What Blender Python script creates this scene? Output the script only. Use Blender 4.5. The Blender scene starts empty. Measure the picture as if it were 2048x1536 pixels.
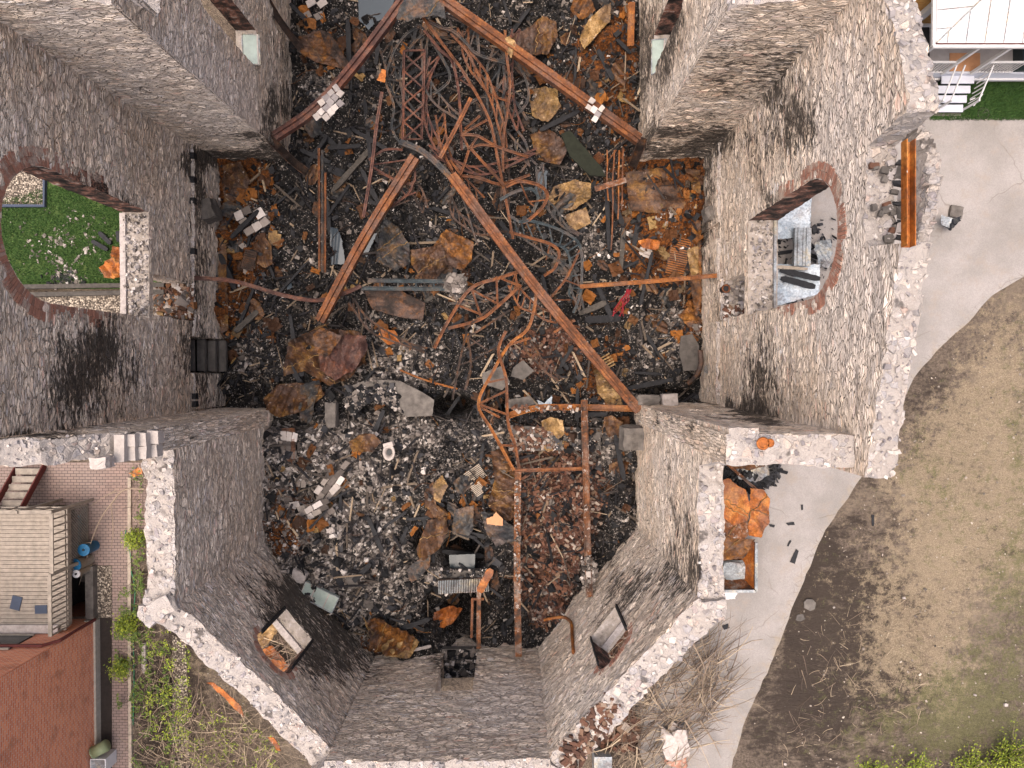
import bpy, bmesh, math, random
import numpy as np
from mathutils import Vector, Matrix, noise
from mathutils.geometry import delaunay_2d_cdt
random.seed(7); RNG = np.random.RandomState(11)
SC = bpy.context.scene; COL = SC.collection
# ------------------------------------------------------------------ camera
H = 26.0; FPX = 1365.0; TILT = math.atan(23/1365.0)
cam_d = bpy.data.cameras.new("camera"); cam = bpy.data.objects.new("camera", cam_d); COL.objects.link(cam)
cam.location = (0, 0, H); cam.rotation_euler = (-TILT, 0, 0)
cam_d.sensor_fit = 'HORIZONTAL'; cam_d.sensor_width = 36.0; cam_d.lens = 36.0*FPX/2048
cam_d.clip_start = 0.5; cam_d.clip_end = 2000
SC.camera = cam
# ------------------------------------------------------------------ sky, sun, exposure
SUN_EL, SUN_AZ = math.radians(76), math.radians(240)      # azimuth clockwise from +Y
w = bpy.data.worlds.new("World"); SC.world = w; w.use_nodes = True
nt = w.node_tree; bg = nt.nodes['Background']
sky = nt.nodes.new('ShaderNodeTexSky'); sky.sky_type = 'NISHITA'; sky.sun_disc = False
sky.sun_elevation = SUN_EL; sky.sun_rotation = SUN_AZ
sky.air_density = 0.7; sky.dust_density = 9.0; sky.ozone_density = 0.0; sky.altitude = 100
nt.links.new(sky.outputs[0], bg.inputs[0]); bg.inputs[1].default_value = 0.15
sl = bpy.data.lights.new("sun", 'SUN'); sl.energy = 0.65; sl.angle = math.radians(90); sl.color = (1.0, .955, .89)
so = bpy.data.objects.new("sun", sl); COL.objects.link(so)
sdir = Vector((math.sin(SUN_AZ)*math.cos(SUN_EL), math.cos(SUN_AZ)*math.cos(SUN_EL), math.sin(SUN_EL)))
so.rotation_euler = sdir.to_track_quat('Z', 'Y').to_euler(); so.location = (0, 0, 40)
SC.view_settings.view_transform = 'Standard'; SC.view_settings.look = 'None'
SC.view_settings.gamma = 1.0; SC.view_settings.exposure = 1.16
SC.render.engine = 'CYCLES'; SC.cycles.max_bounces = 5; SC.cycles.diffuse_bounces = 4; SC.cycles.glossy_bounces = 2
SC.cycles.use_denoising = True; SC.cycles.denoiser = 'OPENIMAGEDENOISE'; SC.cycles.denoising_input_passes = 'RGB_ALBEDO_NORMAL'
# ------------------------------------------------------------------ pixel <-> world
RX = Matrix.Rotation(-TILT, 3, 'X'); RXI = RX.transposed()
def P(px, py, z=0.0):
    d = RX @ Vector(((px-1024)/FPX, -(py-768)/FPX, -1.0))
    t = (z-H)/d.z
    return Vector((d.x*t, d.y*t, z))
def proj(x, y, z):
    v = RXI @ Vector((x, y, z-H))
    return 1024+FPX*v.x/-v.z, 768-FPX*v.y/-v.z
# ------------------------------------------------------------------ noise
def _h(ix, iy, s):
    n = (ix*374761393 + iy*668265263 + s*974711) & 0xffffffff
    n = ((n ^ (n >> 13))*1274126177) & 0xffffffff
    return ((n ^ (n >> 16)) & 0xffff)/65535.0
def vn(x, y, s=0):
    x = np.asarray(x, float); y = np.asarray(y, float)
    ix = np.floor(x).astype(np.int64); iy = np.floor(y).astype(np.int64)
    fx = x-ix; fy = y-iy; fx = fx*fx*(3-2*fx); fy = fy*fy*(3-2*fy)
    a = _h(ix, iy, s); b = _h(ix+1, iy, s); c = _h(ix, iy+1, s); d = _h(ix+1, iy+1, s)
    return (a*(1-fx)+b*fx)*(1-fy)+(c*(1-fx)+d*fx)*fy
def fbm(x, y, s=0, o=4, g=.5):
    r = 0; a = 1; t = 0
    x = np.asarray(x, float); y = np.asarray(y, float)
    for i in range(o):
        r = r+a*vn(x*2**i+i*17.3, y*2**i-i*9.1, s+i); t += a; a *= g
    return r/t
def tvn(x, y, s=0):
    sk = .366*(x+y); u = x+sk; v = y+sk; iu = np.floor(u).astype(np.int64); iv = np.floor(v).astype(np.int64); a = u-iu; b = v-iv
    h0 = _h(iu, iv, s); h1 = _h(iu+1, iv, s); h2 = _h(iu, iv+1, s); h3 = _h(iu+1, iv+1, s)
    return np.where(a > b, h0*(1-a)+h1*(a-b)+h3*b, h0*(1-b)+h2*(b-a)+h3*a)
def inpoly(x, y, poly):
    x = np.asarray(x, float); y = np.asarray(y, float)
    ins = np.zeros(x.shape, bool); n = len(poly); j = n-1
    for i in range(n):
        xi, yi = poly[i][0], poly[i][1]; xj, yj = poly[j][0], poly[j][1]
        c = ((yi > y) != (yj > y)) & (x < (xj-xi)*(y-yi)/((yj-yi) if yj != yi else 1e-9)+xi)
        ins ^= c; j = i
    return ins
# ------------------------------------------------------------------ materials
def lin(h):
    h = h.lstrip('#'); r = []
    for i in (0, 2, 4):
        c = int(h[i:i+2], 16)/255.0
        r.append(c/12.92 if c <= .04045 else ((c+.055)/1.055)**2.4)
    return tuple(r)+(1.0,)
class M:
    def __init__(s, name, rough=.85, metal=0.0):
        s.m = bpy.data.materials.new(name); s.m.use_nodes = True; s.t = s.m.node_tree
        s.b = s.t.nodes['Principled BSDF']; s.b.inputs['Roughness'].default_value = rough; s.b.inputs['Metallic'].default_value = metal
        s.b.inputs['Specular IOR Level'].default_value = .3
    def put(s, sock, v):
        if isinstance(v, bpy.types.NodeSocket): s.t.links.new(v, sock)
        elif v is not None: sock.default_value = v
    def pos(s): return s.t.nodes.new('ShaderNodeNewGeometry').outputs['Position']
    def obj(s): return s.t.nodes.new('ShaderNodeTexCoord').outputs['Object']
    def uv(s): return s.t.nodes.new('ShaderNodeTexCoord').outputs['UV']
    def rnd(s): return s.t.nodes.new('ShaderNodeObjectInfo').outputs['Random']
    def isl(s): return s.t.nodes.new('ShaderNodeNewGeometry').outputs['Random Per Island']
    def attr(s, n):
        a = s.t.nodes.new('ShaderNodeAttribute'); a.attribute_name = n; return a.outputs['Fac']
    def attrc(s, n):
        a = s.t.nodes.new('ShaderNodeAttribute'); a.attribute_name = n
        q = s.t.nodes.new('ShaderNodeSeparateColor'); s.put(q.inputs[0], a.outputs['Color']); return q.outputs
    def scale(s, v, xyz):
        n = s.t.nodes.new('ShaderNodeMapping'); s.put(n.inputs[0], v); n.inputs[3].default_value = xyz; return n.outputs[0]
    def warp(s, v, sc, amt):
        n = s.t.nodes.new('ShaderNodeTexNoise'); s.put(n.inputs['Vector'], v); n.inputs['Scale'].default_value = sc; n.inputs['Detail'].default_value = 2
        a = s.t.nodes.new('ShaderNodeVectorMath'); a.operation = 'MULTIPLY_ADD'
        s.put(a.inputs[0], n.outputs['Color']); a.inputs[1].default_value = (amt,)*3; s.put(a.inputs[2], v); return a.outputs[0]
    def noise(s, v, sc, det=4, ro=.55):
        n = s.t.nodes.new('ShaderNodeTexNoise'); s.put(n.inputs['Vector'], v); n.inputs['Scale'].default_value = sc
        n.inputs['Detail'].default_value = det; n.inputs['Roughness'].default_value = ro; return n.outputs['Fac']
    def vor(s, v, sc, feat='F1', rand=1.0):
        n = s.t.nodes.new('ShaderNodeTexVoronoi'); n.feature = feat; s.put(n.inputs['Vector'], v); n.inputs['Scale'].default_value = sc
        n.inputs['Randomness'].default_value = rand
        if feat == 'DISTANCE_TO_EDGE': return n.outputs['Distance']
        q = s.t.nodes.new('ShaderNodeSeparateColor'); s.put(q.inputs[0], n.outputs['Color'])
        return n.outputs['Distance'], q.outputs[0], q.outputs[1]
    def brick(s, v, sc, w_=.5, h_=.25, mort=.02):
        n = s.t.nodes.new('ShaderNodeTexBrick'); s.put(n.inputs['Vector'], v); n.inputs['Scale'].default_value = sc
        n.inputs['Brick Width'].default_value = w_; n.inputs['Row Height'].default_value = h_; n.inputs['Mortar Size'].default_value = mort
        n.inputs['Color1'].default_value = (0, 0, 0, 1); n.inputs['Color2'].default_value = (1, 1, 1, 1); n.inputs['Mortar'].default_value = (.5, .5, .5, 1)
        return n.outputs['Color'], n.outputs['Fac']
    def ramp(s, f, stops, const=False):
        n = s.t.nodes.new('ShaderNodeValToRGB'); s.put(n.inputs[0], f); e = n.color_ramp.elements
        if const: n.color_ramp.interpolation = 'CONSTANT'
        while len(e) < len(stops): e.new(.5)
        for i, (p, c) in enumerate(stops):
            e[i].position = p; e[i].color = c if not isinstance(c, (int, float)) else (c, c, c, 1)
        return n.outputs[0]
    def step(s, f, a, b):
        n = s.t.nodes.new('ShaderNodeMapRange'); s.put(n.inputs[0], f); n.inputs[1].default_value = a; n.inputs[2].default_value = b
        n.interpolation_type = 'SMOOTHSTEP'; return n.outputs[0]
    def math(s, op, a, b=None):
        n = s.t.nodes.new('ShaderNodeMath'); n.operation = op; s.put(n.inputs[0], a)
        if b is not None: s.put(n.inputs[1], b)
        return n.outputs[0]
    def mix(s, f, a, b, mode='MIX'):
        n = s.t.nodes.new('ShaderNodeMix'); n.data_type = 'RGBA'; n.blend_type = mode
        s.put(n.inputs[0], f); s.put(n.inputs[6], a); s.put(n.inputs[7], b); return n.outputs[2]
    def bump(s, h, st=.5, d=.02):
        n = s.t.nodes.new('ShaderNodeBump'); s.put(n.inputs['Height'], h); n.inputs['Strength'].default_value = st; n.inputs['Distance'].default_value = d
        s.put(s.b.inputs['Normal'], n.outputs[0])
    def col(s, c): s.put(s.b.inputs['Base Color'], c); return s
    def rough(s, r): s.put(s.b.inputs['Roughness'], r)
MT = {}
def stone_wall(name, tint, dark):
    m = M(name, .9); uv = m.uv(); v = m.warp(uv, 9.0, .035)
    sv = m.scale(v, (3.3, 13.5, 1))
    d, c1, c2 = m.vor(sv, 1.0); e = m.vor(sv, 1.0, 'DISTANCE_TO_EDGE')
    d2, b1, b2 = m.vor(m.scale(v, (2.0, 5.5, 1)), 1.0)
    col = m.ramp(c1, [(0, lin('#7a6e65')), (.18, lin('#9a8e83')), (.42, lin('#b6aa9e')), (.62, lin('#cabfb4')), (.8, lin('#b39d8a')), (.93, lin('#9fa1a7')), (1, lin('#ab7c68'))])
    big = m.ramp(b1, [(0, lin('#84756b')), (.5, lin('#a39d9d')), (1, lin('#97766a'))])
    col = m.mix(m.math('MULTIPLY', m.step(b2, .9, .92), .6), col, big)
    col = m.mix(m.math('MULTIPLY', m.step(c2, .84, .86), .7), col, lin('#463e38'))
    mort = m.mix(m.noise(uv, 1.3), lin('#bfb1a2'), lin('#dcd1c5'))
    jo = m.step(e, .01, .11)
    col = m.mix(jo, mort, col)
    gn = m.noise(m.scale(uv, (1.6, 7, 1)), 1.9, 5, .7)
    crev = m.math('MULTIPLY', m.math('SUBTRACT', 1.0, m.step(e, .0, .055)), m.step(m.noise(uv, 2.6, 3), .42, .55))
    col = m.mix(m.math('MULTIPLY', crev, .6), col, lin('#4a413a'))  # dark crevices: shade of recessed joints painted into the colour, along with soot
    gap = m.step(gn, .585, .63)
    col = m.mix(m.math('MULTIPLY', gap, .75), col, lin('#332c27'))
    big_n = m.noise(uv, .4, 4, .6)
    col = m.mix(m.step(big_n, .35, .7), col, tint, 'MULTIPLY')
    fine = m.noise(m.scale(uv, (5, 13, 1)), 1.6, 5, .7)
    col = m.mix(.7, col, m.ramp(fine, [(.36, .46), (.56, 1.16)]), 'MULTIPLY')
    if dark < 1: col = m.mix(1.0, col, (dark, dark, dark, 1), 'MULTIPLY')
    col = m.mix(.30, col, lin('#d2c6b8')); col = m.mix(1.0, col, (1.56, 1.53, 1.50, 1), 'MULTIPLY')
    pl = m.attr('pale'); pf = m.step(m.math('ADD', pl, m.math('MULTIPLY', m.math('SUBTRACT', m.noise(m.scale(uv, (1.2, 3, 1)), 1.5, 6, .75), .5), 1.6)), .3, .85)
    col = m.mix(m.math('MULTIPLY', pf, .62), col, m.mix(m.step(fine, .35, .6), lin('#bfb1a6'), lin('#e6dcd4')))
    so = m.attr('soot')
    sn = m.noise(m.scale(uv, (2.4, 7, 1)), 2.2, 6, .8); sn2 = m.noise(m.scale(uv, (1, 1.3, 1)), .8, 4, .6)
    sf = m.step(m.math('ADD', m.math('ADD', m.math('ADD', so, m.math('MULTIPLY', m.math('SUBTRACT', c2, .5), .45)), m.math('MULTIPLY', m.math('SUBTRACT', sn, .5), 2.6)), m.math('MULTIPLY', m.math('SUBTRACT', sn2, .5), 1.2)), .55, .8)
    col = m.mix(m.math('MULTIPLY', sf, .9), col, m.mix(m.noise(uv, 12), lin('#171411'), lin('#332c27')))
    m.col(col)
    hh = m.math('ADD', m.math('MULTIPLY', jo, .7), m.math('ADD', m.math('MULTIPLY', c2, .8), m.math('MULTIPLY', fine, .35)))
    hh = m.math('SUBTRACT', hh, m.math('MULTIPLY', m.math('MAXIMUM', gap, crev), 1.3))
    m.bump(hh, 1.0, .09); return m.m
MT['stone'] = stone_wall('rubble_stone', lin('#e6d9ca'), 1.0)
MT['stone2'] = stone_wall('apse_stone', lin('#ddd3c9'), .95)
def mk():
    m = M('wall_top_rubble', .95); p = m.obj(); v = m.warp(p, 5, .14)
    d, c1, c2 = m.vor(v, 5.2); e = m.vor(v, 5.2, 'DISTANCE_TO_EDGE')
    st = m.ramp(c1, [(0, lin('#85807f')), (.25, lin('#a29d9e')), (.5, lin('#b5adaa')), (.75, lin('#c4b7ab')), (.9, lin('#ab968c')), (1, lin('#918c90'))])
    mo = m.mix(m.noise(p, 1.3, 3), lin('#aaa39f'), lin('#9f948b'))
    has = m.step(m.math('ADD', m.noise(p, .9, 3), m.math('MULTIPLY', c2, .5)), .72, .8)
    jo = m.math('MULTIPLY', m.math('MULTIPLY', m.step(e, .03, .14), has), .85)
    col = m.mix(jo, mo, st)
    spk = m.noise(p, 11, 8, .85)
    col = m.mix(m.math('MULTIPLY', m.step(spk, .56, .64), .8), col, lin('#665c5a'))
    col = m.mix(m.step(spk, .42, .32), col, lin('#c9c3bf'))
    col = m.mix(m.math('MULTIPLY', m.step(m.noise(p, 1.7, 4), .62, .7), .75), col, lin('#3a3432'))
    so = m.attr('soot'); col = m.mix(m.step(m.math('ADD', so, m.math('SUBTRACT', spk, .5)), .45, .7), col, lin('#2a2523'))
    m.col(col); m.bump(m.math('ADD', jo, m.math('MULTIPLY', spk, 1.4)), .8, .06); MT['top'] = m.m
    # brick
    m = M('old_brick', .9); r = m.isl()
    c = m.ramp(r, [(0, lin('#6b4a3e')), (.3, lin('#8d5a48')), (.6, lin('#9c6b57')), (.85, lin('#7d5245')), (1, lin('#ab978a'))])
    n = m.noise(m.obj(), 14, 4, .7); c = m.mix(.3, c, lin('#94796a')); c = m.mix(m.math('MULTIPLY', m.step(m.noise(m.obj(), 2.2, 5, .7), .48, .62), .8), c, lin('#a39487'))
    so = m.attr('soot'); c = m.mix(m.step(m.math('ADD', so, m.math('SUBTRACT', n, .5)), .45, .75), c, lin('#1c1815'))
    m.col(c); m.bump(n, .5, .02); MT['brick'] = m.m
    # sooty reveal
    m = M('scorched_reveal', .95); n = m.noise(m.obj(), 2.4, 5, .7)
    c = m.ramp(n, [(.38, lin('#191614')), (.5, lin('#4b3a33')), (.58, lin('#7d5546')), (.68, lin('#a39489'))])
    m.col(c); m.bump(n, .8, .06); MT['reveal'] = m.m
    m = M('plaster_sill', .9); n = m.noise(m.obj(), 4, 6, .72)
    c = m.ramp(n, [(.3, lin('#39332f')), (.42, lin('#8d8379')), (.55, lin('#978d85')), (.7, lin('#b5aca5'))])
    m.col(c); m.bump(n, .9, .05); MT['sill'] = m.m
    # rubble ground inside
    m = M('burnt_rubble', .9); p = m.pos(); q = m.attrc('zone')     # r rust, g ash/plaster, b brick
    n1 = m.noise(p, 3.2, 6, .72); n2 = m.noise(m.scale(p, (1, 1, 1)), 11, 5, .75)
    d, c1, c2 = m.vor(m.warp(p, 6, .08), 9.0); d3, f1, f2 = m.vor(p, 26.0)
    base = m.ramp(c1, [(0, lin('#0e0d0e')), (.5, lin('#1a1817')), (.8, lin('#2a2624')), (1, lin('#3f3935'))])
    base = m.mix(m.step(f1, .93, .95), base, lin('#98918c'))
    rust = m.ramp(n2, [(.3, lin('#28190f')), (.48, lin('#573216')), (.6, lin('#7d4818')), (.8, lin('#96652f'))])
    ash = m.ramp(c1, [(0, lin('#2b2826')), (.3, lin('#4f4945')), (.65, lin('#7b726c')), (.85, lin('#a0978f')), (1, lin('#c4bcb6'))])
    bri = m.ramp(c1, [(0, lin('#35241d')), (.4, lin('#523529')), (.75, lin('#68463a')), (1, lin('#988a80'))])
    def th(a, n, k=1.6): return m.step(m.math('ADD', a, m.math('MULTIPLY', m.math('SUBTRACT', n, .5), k)), .42, .58)
    c = m.mix(th(q[1], m.noise(m.scale(p, (1, 1, 1)), 4.5, 6, .75), 2.2), base, ash)
    c = m.mix(th(q[2], n2), c, bri); c = m.mix(th(q[0], n1), c, rust)
    m.col(c); m.bump(m.math('ADD', m.math('MULTIPLY', c2, 1.0), m.math('ADD', n1, n2)), .9, .10); m.rough(m.ramp(n1, [(.4, .95), (.6, .6)]))
    MT['rubble'] = m.m
    # chips with per-island colour
    def chips(name, stops, rough=.9, sc=9, mottle=.4):
        m = M(name, rough); c = m.ramp(m.isl(), stops); n = m.noise(m.pos(), sc, 4, .7)
        m.col(m.mix(mottle, c, m.ramp(n, [(.3, .25), (.65, 1.0)]), 'MULTIPLY')); m.bump(n, .6, .02); return m.m
    MT['c_black'] = chips('charcoal', [(0, lin('#0b0b0d')), (.5, lin('#171618')), (.85, lin('#26262a')), (1, lin('#3b3a3c'))], .7)
    MT['c_white'] = chips('broken_plaster', [(0, lin('#3d3835')), (.35, lin('#655d58')), (.75, lin('#8a817a')), (.93, lin('#aaa19b')), (1, lin('#d0c9c4'))], .9, 9, .25)
    MT['c_rust'] = chips('rust_scrap', [(0, lin('#2c1c12')), (.3, lin('#4a2e1a')), (.6, lin('#6e441e')), (.75, lin('#8a5520')), (.9, lin('#40342b')), (1, lin('#8f7348'))], .75)
    MT['c_brick'] = chips('loose_brick', [(0, lin('#35251e')), (.3, lin('#50382d')), (.6, lin('#664637')), (.8, lin('#75604f')), (1, lin('#a4988e'))])
    MT['c_wood'] = chips('splintered_wood', [(0, lin('#131214')), (.45, lin('#252326')), (.7, lin('#4c443d')), (.9, lin('#7a6a59')), (1, lin('#a08e78'))])
    MT['twig'] = chips('dry_twig', [(0, lin('#4d4136')), (.4, lin('#75655a')), (.75, lin('#94836f')), (1, lin('#b8a68d'))], .9, 5, .3)
    MT['leaf'] = chips('spring_leaf', [(0, lin('#4c5a1e')), (.5, lin('#6f7f26')), (1, lin('#98a035'))], .7, 5, .2)
    MT['leaf_dk'] = chips('weed_leaf', [(0, lin('#3a4a20')), (.5, lin('#4f6428')), (1, lin('#6f7a34'))], .7, 5, .2)
    MT['blade'] = chips('grass_blade', [(0, lin('#1d3513')), (.5, lin('#2c4c1c')), (1, lin('#465f2c'))], .7, 3, .2)
    MT['pebble'] = chips('pebble', [(0, lin('#4d4641')), (.4, lin('#7f756c')), (.75, lin('#a3968a')), (1, lin('#c9bcae'))])
    MT['wallchip'] = chips('mortar_stone', [(0, lin('#6c6667')), (.35, lin('#8f8988')), (.7, lin('#aaa098')), (1, lin('#beb6b1'))], .95, 8, .3)
    # steel
    def steel(name, a, b, c_, white=0.0, rough=.75, sc=2.2):
        m = M(name, rough, .15); p = m.obj(); n = m.noise(m.warp(p, 3, .3), sc, 8, .72); n2 = m.noise(p, 14, 5, .75); n3 = m.noise(m.warp(p, 1.3, .5), sc*.6, 6, .7)
        c = m.ramp(n, [(.36, lin(a)), (.5, lin(b)), (.62, lin(c_))])
        c = m.mix(m.math('MULTIPLY', m.step(n3, .5, .62), .8), c, lin(a))
        c = m.mix(m.math('MULTIPLY', m.step(m.noise(m.warp(p, 2, .4), 1.1, 5, .7), .48, .6), .45), c, lin('#66544d'))
        c = m.mix(.7, c, m.ramp(n2, [(.32, .2), (.6, 1.0)]), 'MULTIPLY')
        c = m.mix(m.math('MULTIPLY', m.step(n2, .66, .72), .5), c, lin('#b0a59a'))
        if white: c = m.mix(m.step(m.noise(p, 3.5, 6, .75), .66-white*.2, .7-white*.2), c, lin('#a89f9a'))
        m.col(c); m.bump(n2, .3, .012); return m.m
    MT['rust'] = steel('rusted_steel', '#4f3324', '#75472b', '#8f5a30')
    MT['rust2'] = steel('orange_rust', '#6b4022', '#92592a', '#ab7033')
    MT['rustp'] = steel('purple_rust', '#3f2b28', '#5f3e35', '#7d4c34')
    MT['rustd'] = steel('dark_rust', '#221c1a', '#40322b', '#6a4526')
    MT['rustg'] = steel('grey_scale_steel', '#2a2d31', '#4a4745', '#6f5138')
    MT['teal'] = steel('blued_steel', '#262d32', '#3f4a4f', '#5d5750')
    MT['flaky'] = steel('flaking_painted_steel', '#3b2e28', '#7b4a26', '#8f8379', .3)
    MT['ruin_plate'] = steel('rusty_sheet', '#362a25', '#6a431f', '#92612a', .0, .65, 1.6)
    MT['orange_plate'] = steel('orange_sheet', '#6f3c1a', '#a35d24', '#b97a3c', .05, .6, 1.3)
    MT['tan_plate'] = steel('tan_sheet', '#54422b', '#8a6b40', '#b39468', .05, .65, 1.6)
    MT['grey_plate'] = steel('grey_sheet', '#23252a', '#43413f', '#6a5136', .0, .6, 1.4)
    MT['brown_plate'] = steel('brown_sheet', '#2b201b', '#563a26', '#7d5a2c', .05, .6, 1.5)
    MT['white_plate'] = steel('painted_sheet', '#8d99a3', '#b9c2ca', '#cfd2d4', .1, .55, 1.0)
    MT['lead'] = steel('galvanised_sheet', '#6f7478', '#9a9fa3', '#b0a58f', .1, .55, 1.3)
mk()
def plain(key, name, hexs, rough=.8, n=.25, sc=6, bump=.2, metal=0):
    m = M(name, rough, metal); nn = m.noise(m.obj(), sc, 5, .65)
    m.col(m.mix(n, lin(hexs), m.ramp(nn, [(.3, .2), (.65, 1.0)]), 'MULTIPLY')); m.bump(nn, bump, .02); MT[key] = m.m
plain('char', 'charred_timber', '#242427', .75, .7, 9, .7)
plain('char2', 'burnt_timber', '#4a4540', .8, .7, 7, .7)
plain('wood', 'bare_timber', '#a29586', .8, .5, 7, .5)
plain('deck', 'weathered_board', '#8d8378', .85, .5, 5, .4)
plain('conc', 'concrete_block', '#67615c', .9, .7, 3.5, .5)
plain('conc_dk', 'scorched_concrete', '#57524e', .9, .6, 4, .5)
plain('pale', 'pale_plaster', '#aca29c', .9, .5, 7, .4)
plain('white', 'white_paint', '#bdbbbb', .6, .12, 4, .1)
plain('roofw', 'white_roof_metal', '#c4c2c6', .55, .14, 1.6, .15)
plain('tile', 'glazed_tile', '#a89e98', .6, .4, 9, .3)
plain('glassb', 'greenish_glass_block', '#97a39b', .35, .35, 3, .15)
plain('black', 'black_paint', '#1b1c20', .5, .3)
plain('slate', 'dark_glass', '#2a3236', .25, .2)
plain('water', 'pooled_water', '#3c444b', .08, .1, 2, .03)
plain('ftan', 'tan_board', '#b1825f', .8, .2)
plain('blue', 'blue_plastic', '#1f5f86', .45, .15)
plain('red', 'red_paint', '#7d1f28', .6, .1)
plain('olive', 'olive_plastic', '#7c8464', .5, .15)
plain('bluegrey', 'blue_rubber_mat', '#3a4252', .8, .2)
plain('dredge', 'dark_red_paint', '#5b2c28', .8, .35)
plain('foundation', 'painted_foundation', '#9b9489', .9, .35)
plain('hose', 'green_hose', '#1f6a44', .5, .1)
plain('moss', 'mossy_slab', '#22251c', .95, .6)
plain('soil', 'dark_soil', '#2e2723', .95, .5)
plain('greydeck', 'grey_porch_floor', '#a29c9a', .8, .25, 3)
plain('greystep', 'grey_painted_step', '#b5b7c0', .7, .15, 3)
plain('teal_tarp', 'teal_tarp', '#24707e', .6, .2)
def mk2():
    m = M('red_brickwork', .9); uv = m.uv(); b, f = m.brick(uv, 1.0, .215, .075, .012)
    c = m.mix(b, lin('#b3603c'), lin('#cf7f55')); c = m.mix(f, c, lin('#b59a8c'))
    n = m.noise(uv, 1.2, 5, .6); c = m.mix(m.math('MULTIPLY', m.step(n, .5, .75), .5), c, lin('#4f2d27')); m.col(c); m.bump(m.math('MULTIPLY', f, -1.0), .5, .01); MT['redbrick'] = m.m
    m = M('tan_brickwork', .9); uv = m.uv(); b, f = m.brick(uv, 1.0, .215, .075, .006)
    c = m.mix(b, lin('#94672f'), lin('#aa7f45')); c = m.mix(f, c, lin('#8a7558')); m.col(c); MT['tanbrick'] = m.m
    m = M('brick_paving', .9); p = m.pos(); v = m.warp(p, 1.2, .02); b, f = m.brick(v, 1.0, .22, .11, .008)
    b2, f2 = m.brick(m.scale(v, (1, 1, 1)), 1.0, .33, .22, .008)
    c = m.mix(b, lin('#6f5c55'), lin('#8a7168')); c = m.mix(m.noise(p, .7, 4), c, lin('#7d716b'))
    c = m.mix(f, c, lin('#3d3430')); m.col(c); m.bump(m.math('MULTIPLY', f, -1.0), .6, .01); MT['paving'] = m.m
    m = M('gravel', .95); p = m.pos(); d, a, b = m.vor(p, 16); c = m.ramp(a, [(0, lin('#4b433c')), (.5, lin('#85796c')), (1, lin('#b3a797'))])
    m.col(m.mix(m.step(d, .3, .75), c, lin('#3a332d'))); m.bump(m.math('MULTIPLY', d, -1), .8, .03); MT['gravel'] = m.m
    m = M('asphalt_drive', .95); p = m.pos(); n = m.noise(p, .5, 5, .6); n2 = m.noise(p, 26, 3, .7)
    c = m.mix(m.step(n, .3, .7), lin('#7f7a76'), lin('#928c89')); c = m.mix(.4, c, m.ramp(n2, [(.35, .5), (.65, 1)]), 'MULTIPLY')
    e = m.vor(m.warp(p, 1.2, .6), .34, 'DISTANCE_TO_EDGE'); e2 = m.vor(m.warp(p, 3, .25), 2.2, 'DISTANCE_TO_EDGE')
    cr = m.math('SUBTRACT', 1.0, m.step(e, .002, .009)); wear = m.attr('wear')
    cr2 = m.math('MULTIPLY', m.math('SUBTRACT', 1.0, m.step(e2, .01, .035)), m.step(m.math('ADD', wear, m.math('SUBTRACT', n, .5)), .45, .65))
    c = m.mix(m.math('MULTIPLY', m.math('MAXIMUM', m.math('MULTIPLY', cr, m.step(m.noise(p, .35, 2), .5, .6)), cr2), .5), c, lin('#5f574f'))
    c = m.mix(m.math('MULTIPLY', m.step(m.noise(p, 1.1, 7, .78), .5, .66), .5), c, lin('#857a70')); c = m.mix(m.math('MULTIPLY', m.step(m.noise(p, 3.5, 7, .8), .62, .7), .6), c, lin('#6f665e'))
    c = m.mix(m.math('MULTIPLY', m.step(m.math('ADD', wear, m.math('MULTIPLY', m.math('SUBTRACT', m.noise(p, 2.2, 6, .75), .5), 1.3)), .5, .9), .75), c, lin('#857a6c'))
    m.col(c); m.bump(n2, .3, .01); MT['drive'] = m.m
    m = M('dirt_and_turf', .95); p = m.pos(); q = m.attrc('gz')      # r dry turf, g green, b dark soil
    n1 = m.noise(m.warp(p, 1.0, .5), 1.1, 8, .78); n2 = m.noise(p, 9, 8, .82); n3 = m.noise(p, 34, 4, .8); n4 = m.noise(m.warp(p, .6, 1.2), .45, 6, .7)
    tr = m.noise(m.scale(m.warp(p, .8, 1.0), (1.0, 4.0, 1)), 1.4, 6, .7)
    c = m.mix(m.step(n2, .38, .62), lin('#4e443c'), lin('#786a5d')); c = m.mix(m.math('MULTIPLY', m.step(n4, .45, .62), .5), c, lin('#8c7d6c'))
    c = m.mix(m.math('MULTIPLY', m.step(m.math('ADD', q[2], m.math('ADD', m.math('MULTIPLY', m.math('SUBTRACT', tr, .5), 1.6), m.math('MULTIPLY', m.math('SUBTRACT', n1, .5), 2.2))), .22, .8), .9), c, lin('#362d27'))
    def th(a, n, k=1.3, lo=.35, hi=.95): return m.step(m.math('ADD', a, m.math('MULTIPLY', m.math('SUBTRACT', n, .5), k)), lo, hi)
    dry = m.mix(m.step(n3, .4, .62), lin('#7f705c'), lin('#b3a186')); gr = m.mix(m.step(n3, .4, .62), lin('#4a4d2e'), lin('#747147'))
    c = m.mix(m.math('MULTIPLY', th(q[0], m.noise(p, 2.1, 8, .85), 4.5), .75), c, dry)
    c = m.mix(m.math('MULTIPLY', m.step(m.math('MULTIPLY', n1, n2), .3, .36), .5), c, lin('#4d4338'))
    c = m.mix(m.math('MULTIPLY', th(q[1], m.noise(m.scale(p, (1, 1, 1)), 1.9, 8, .88), 5.5), .65), c, gr)
    v1 = m.vor(p, 6.0); c = m.mix(m.math('MULTIPLY', m.step(v1[1], .92, .93), m.step(v1[0], .2, .1)), c, lin('#a99f92'))
    m.col(c); m.bump(m.math('ADD', m.math('ADD', n2, n1), m.math('MULTIPLY', tr, 1.5)), 1.0, .12); MT['ground'] = m.m
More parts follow.
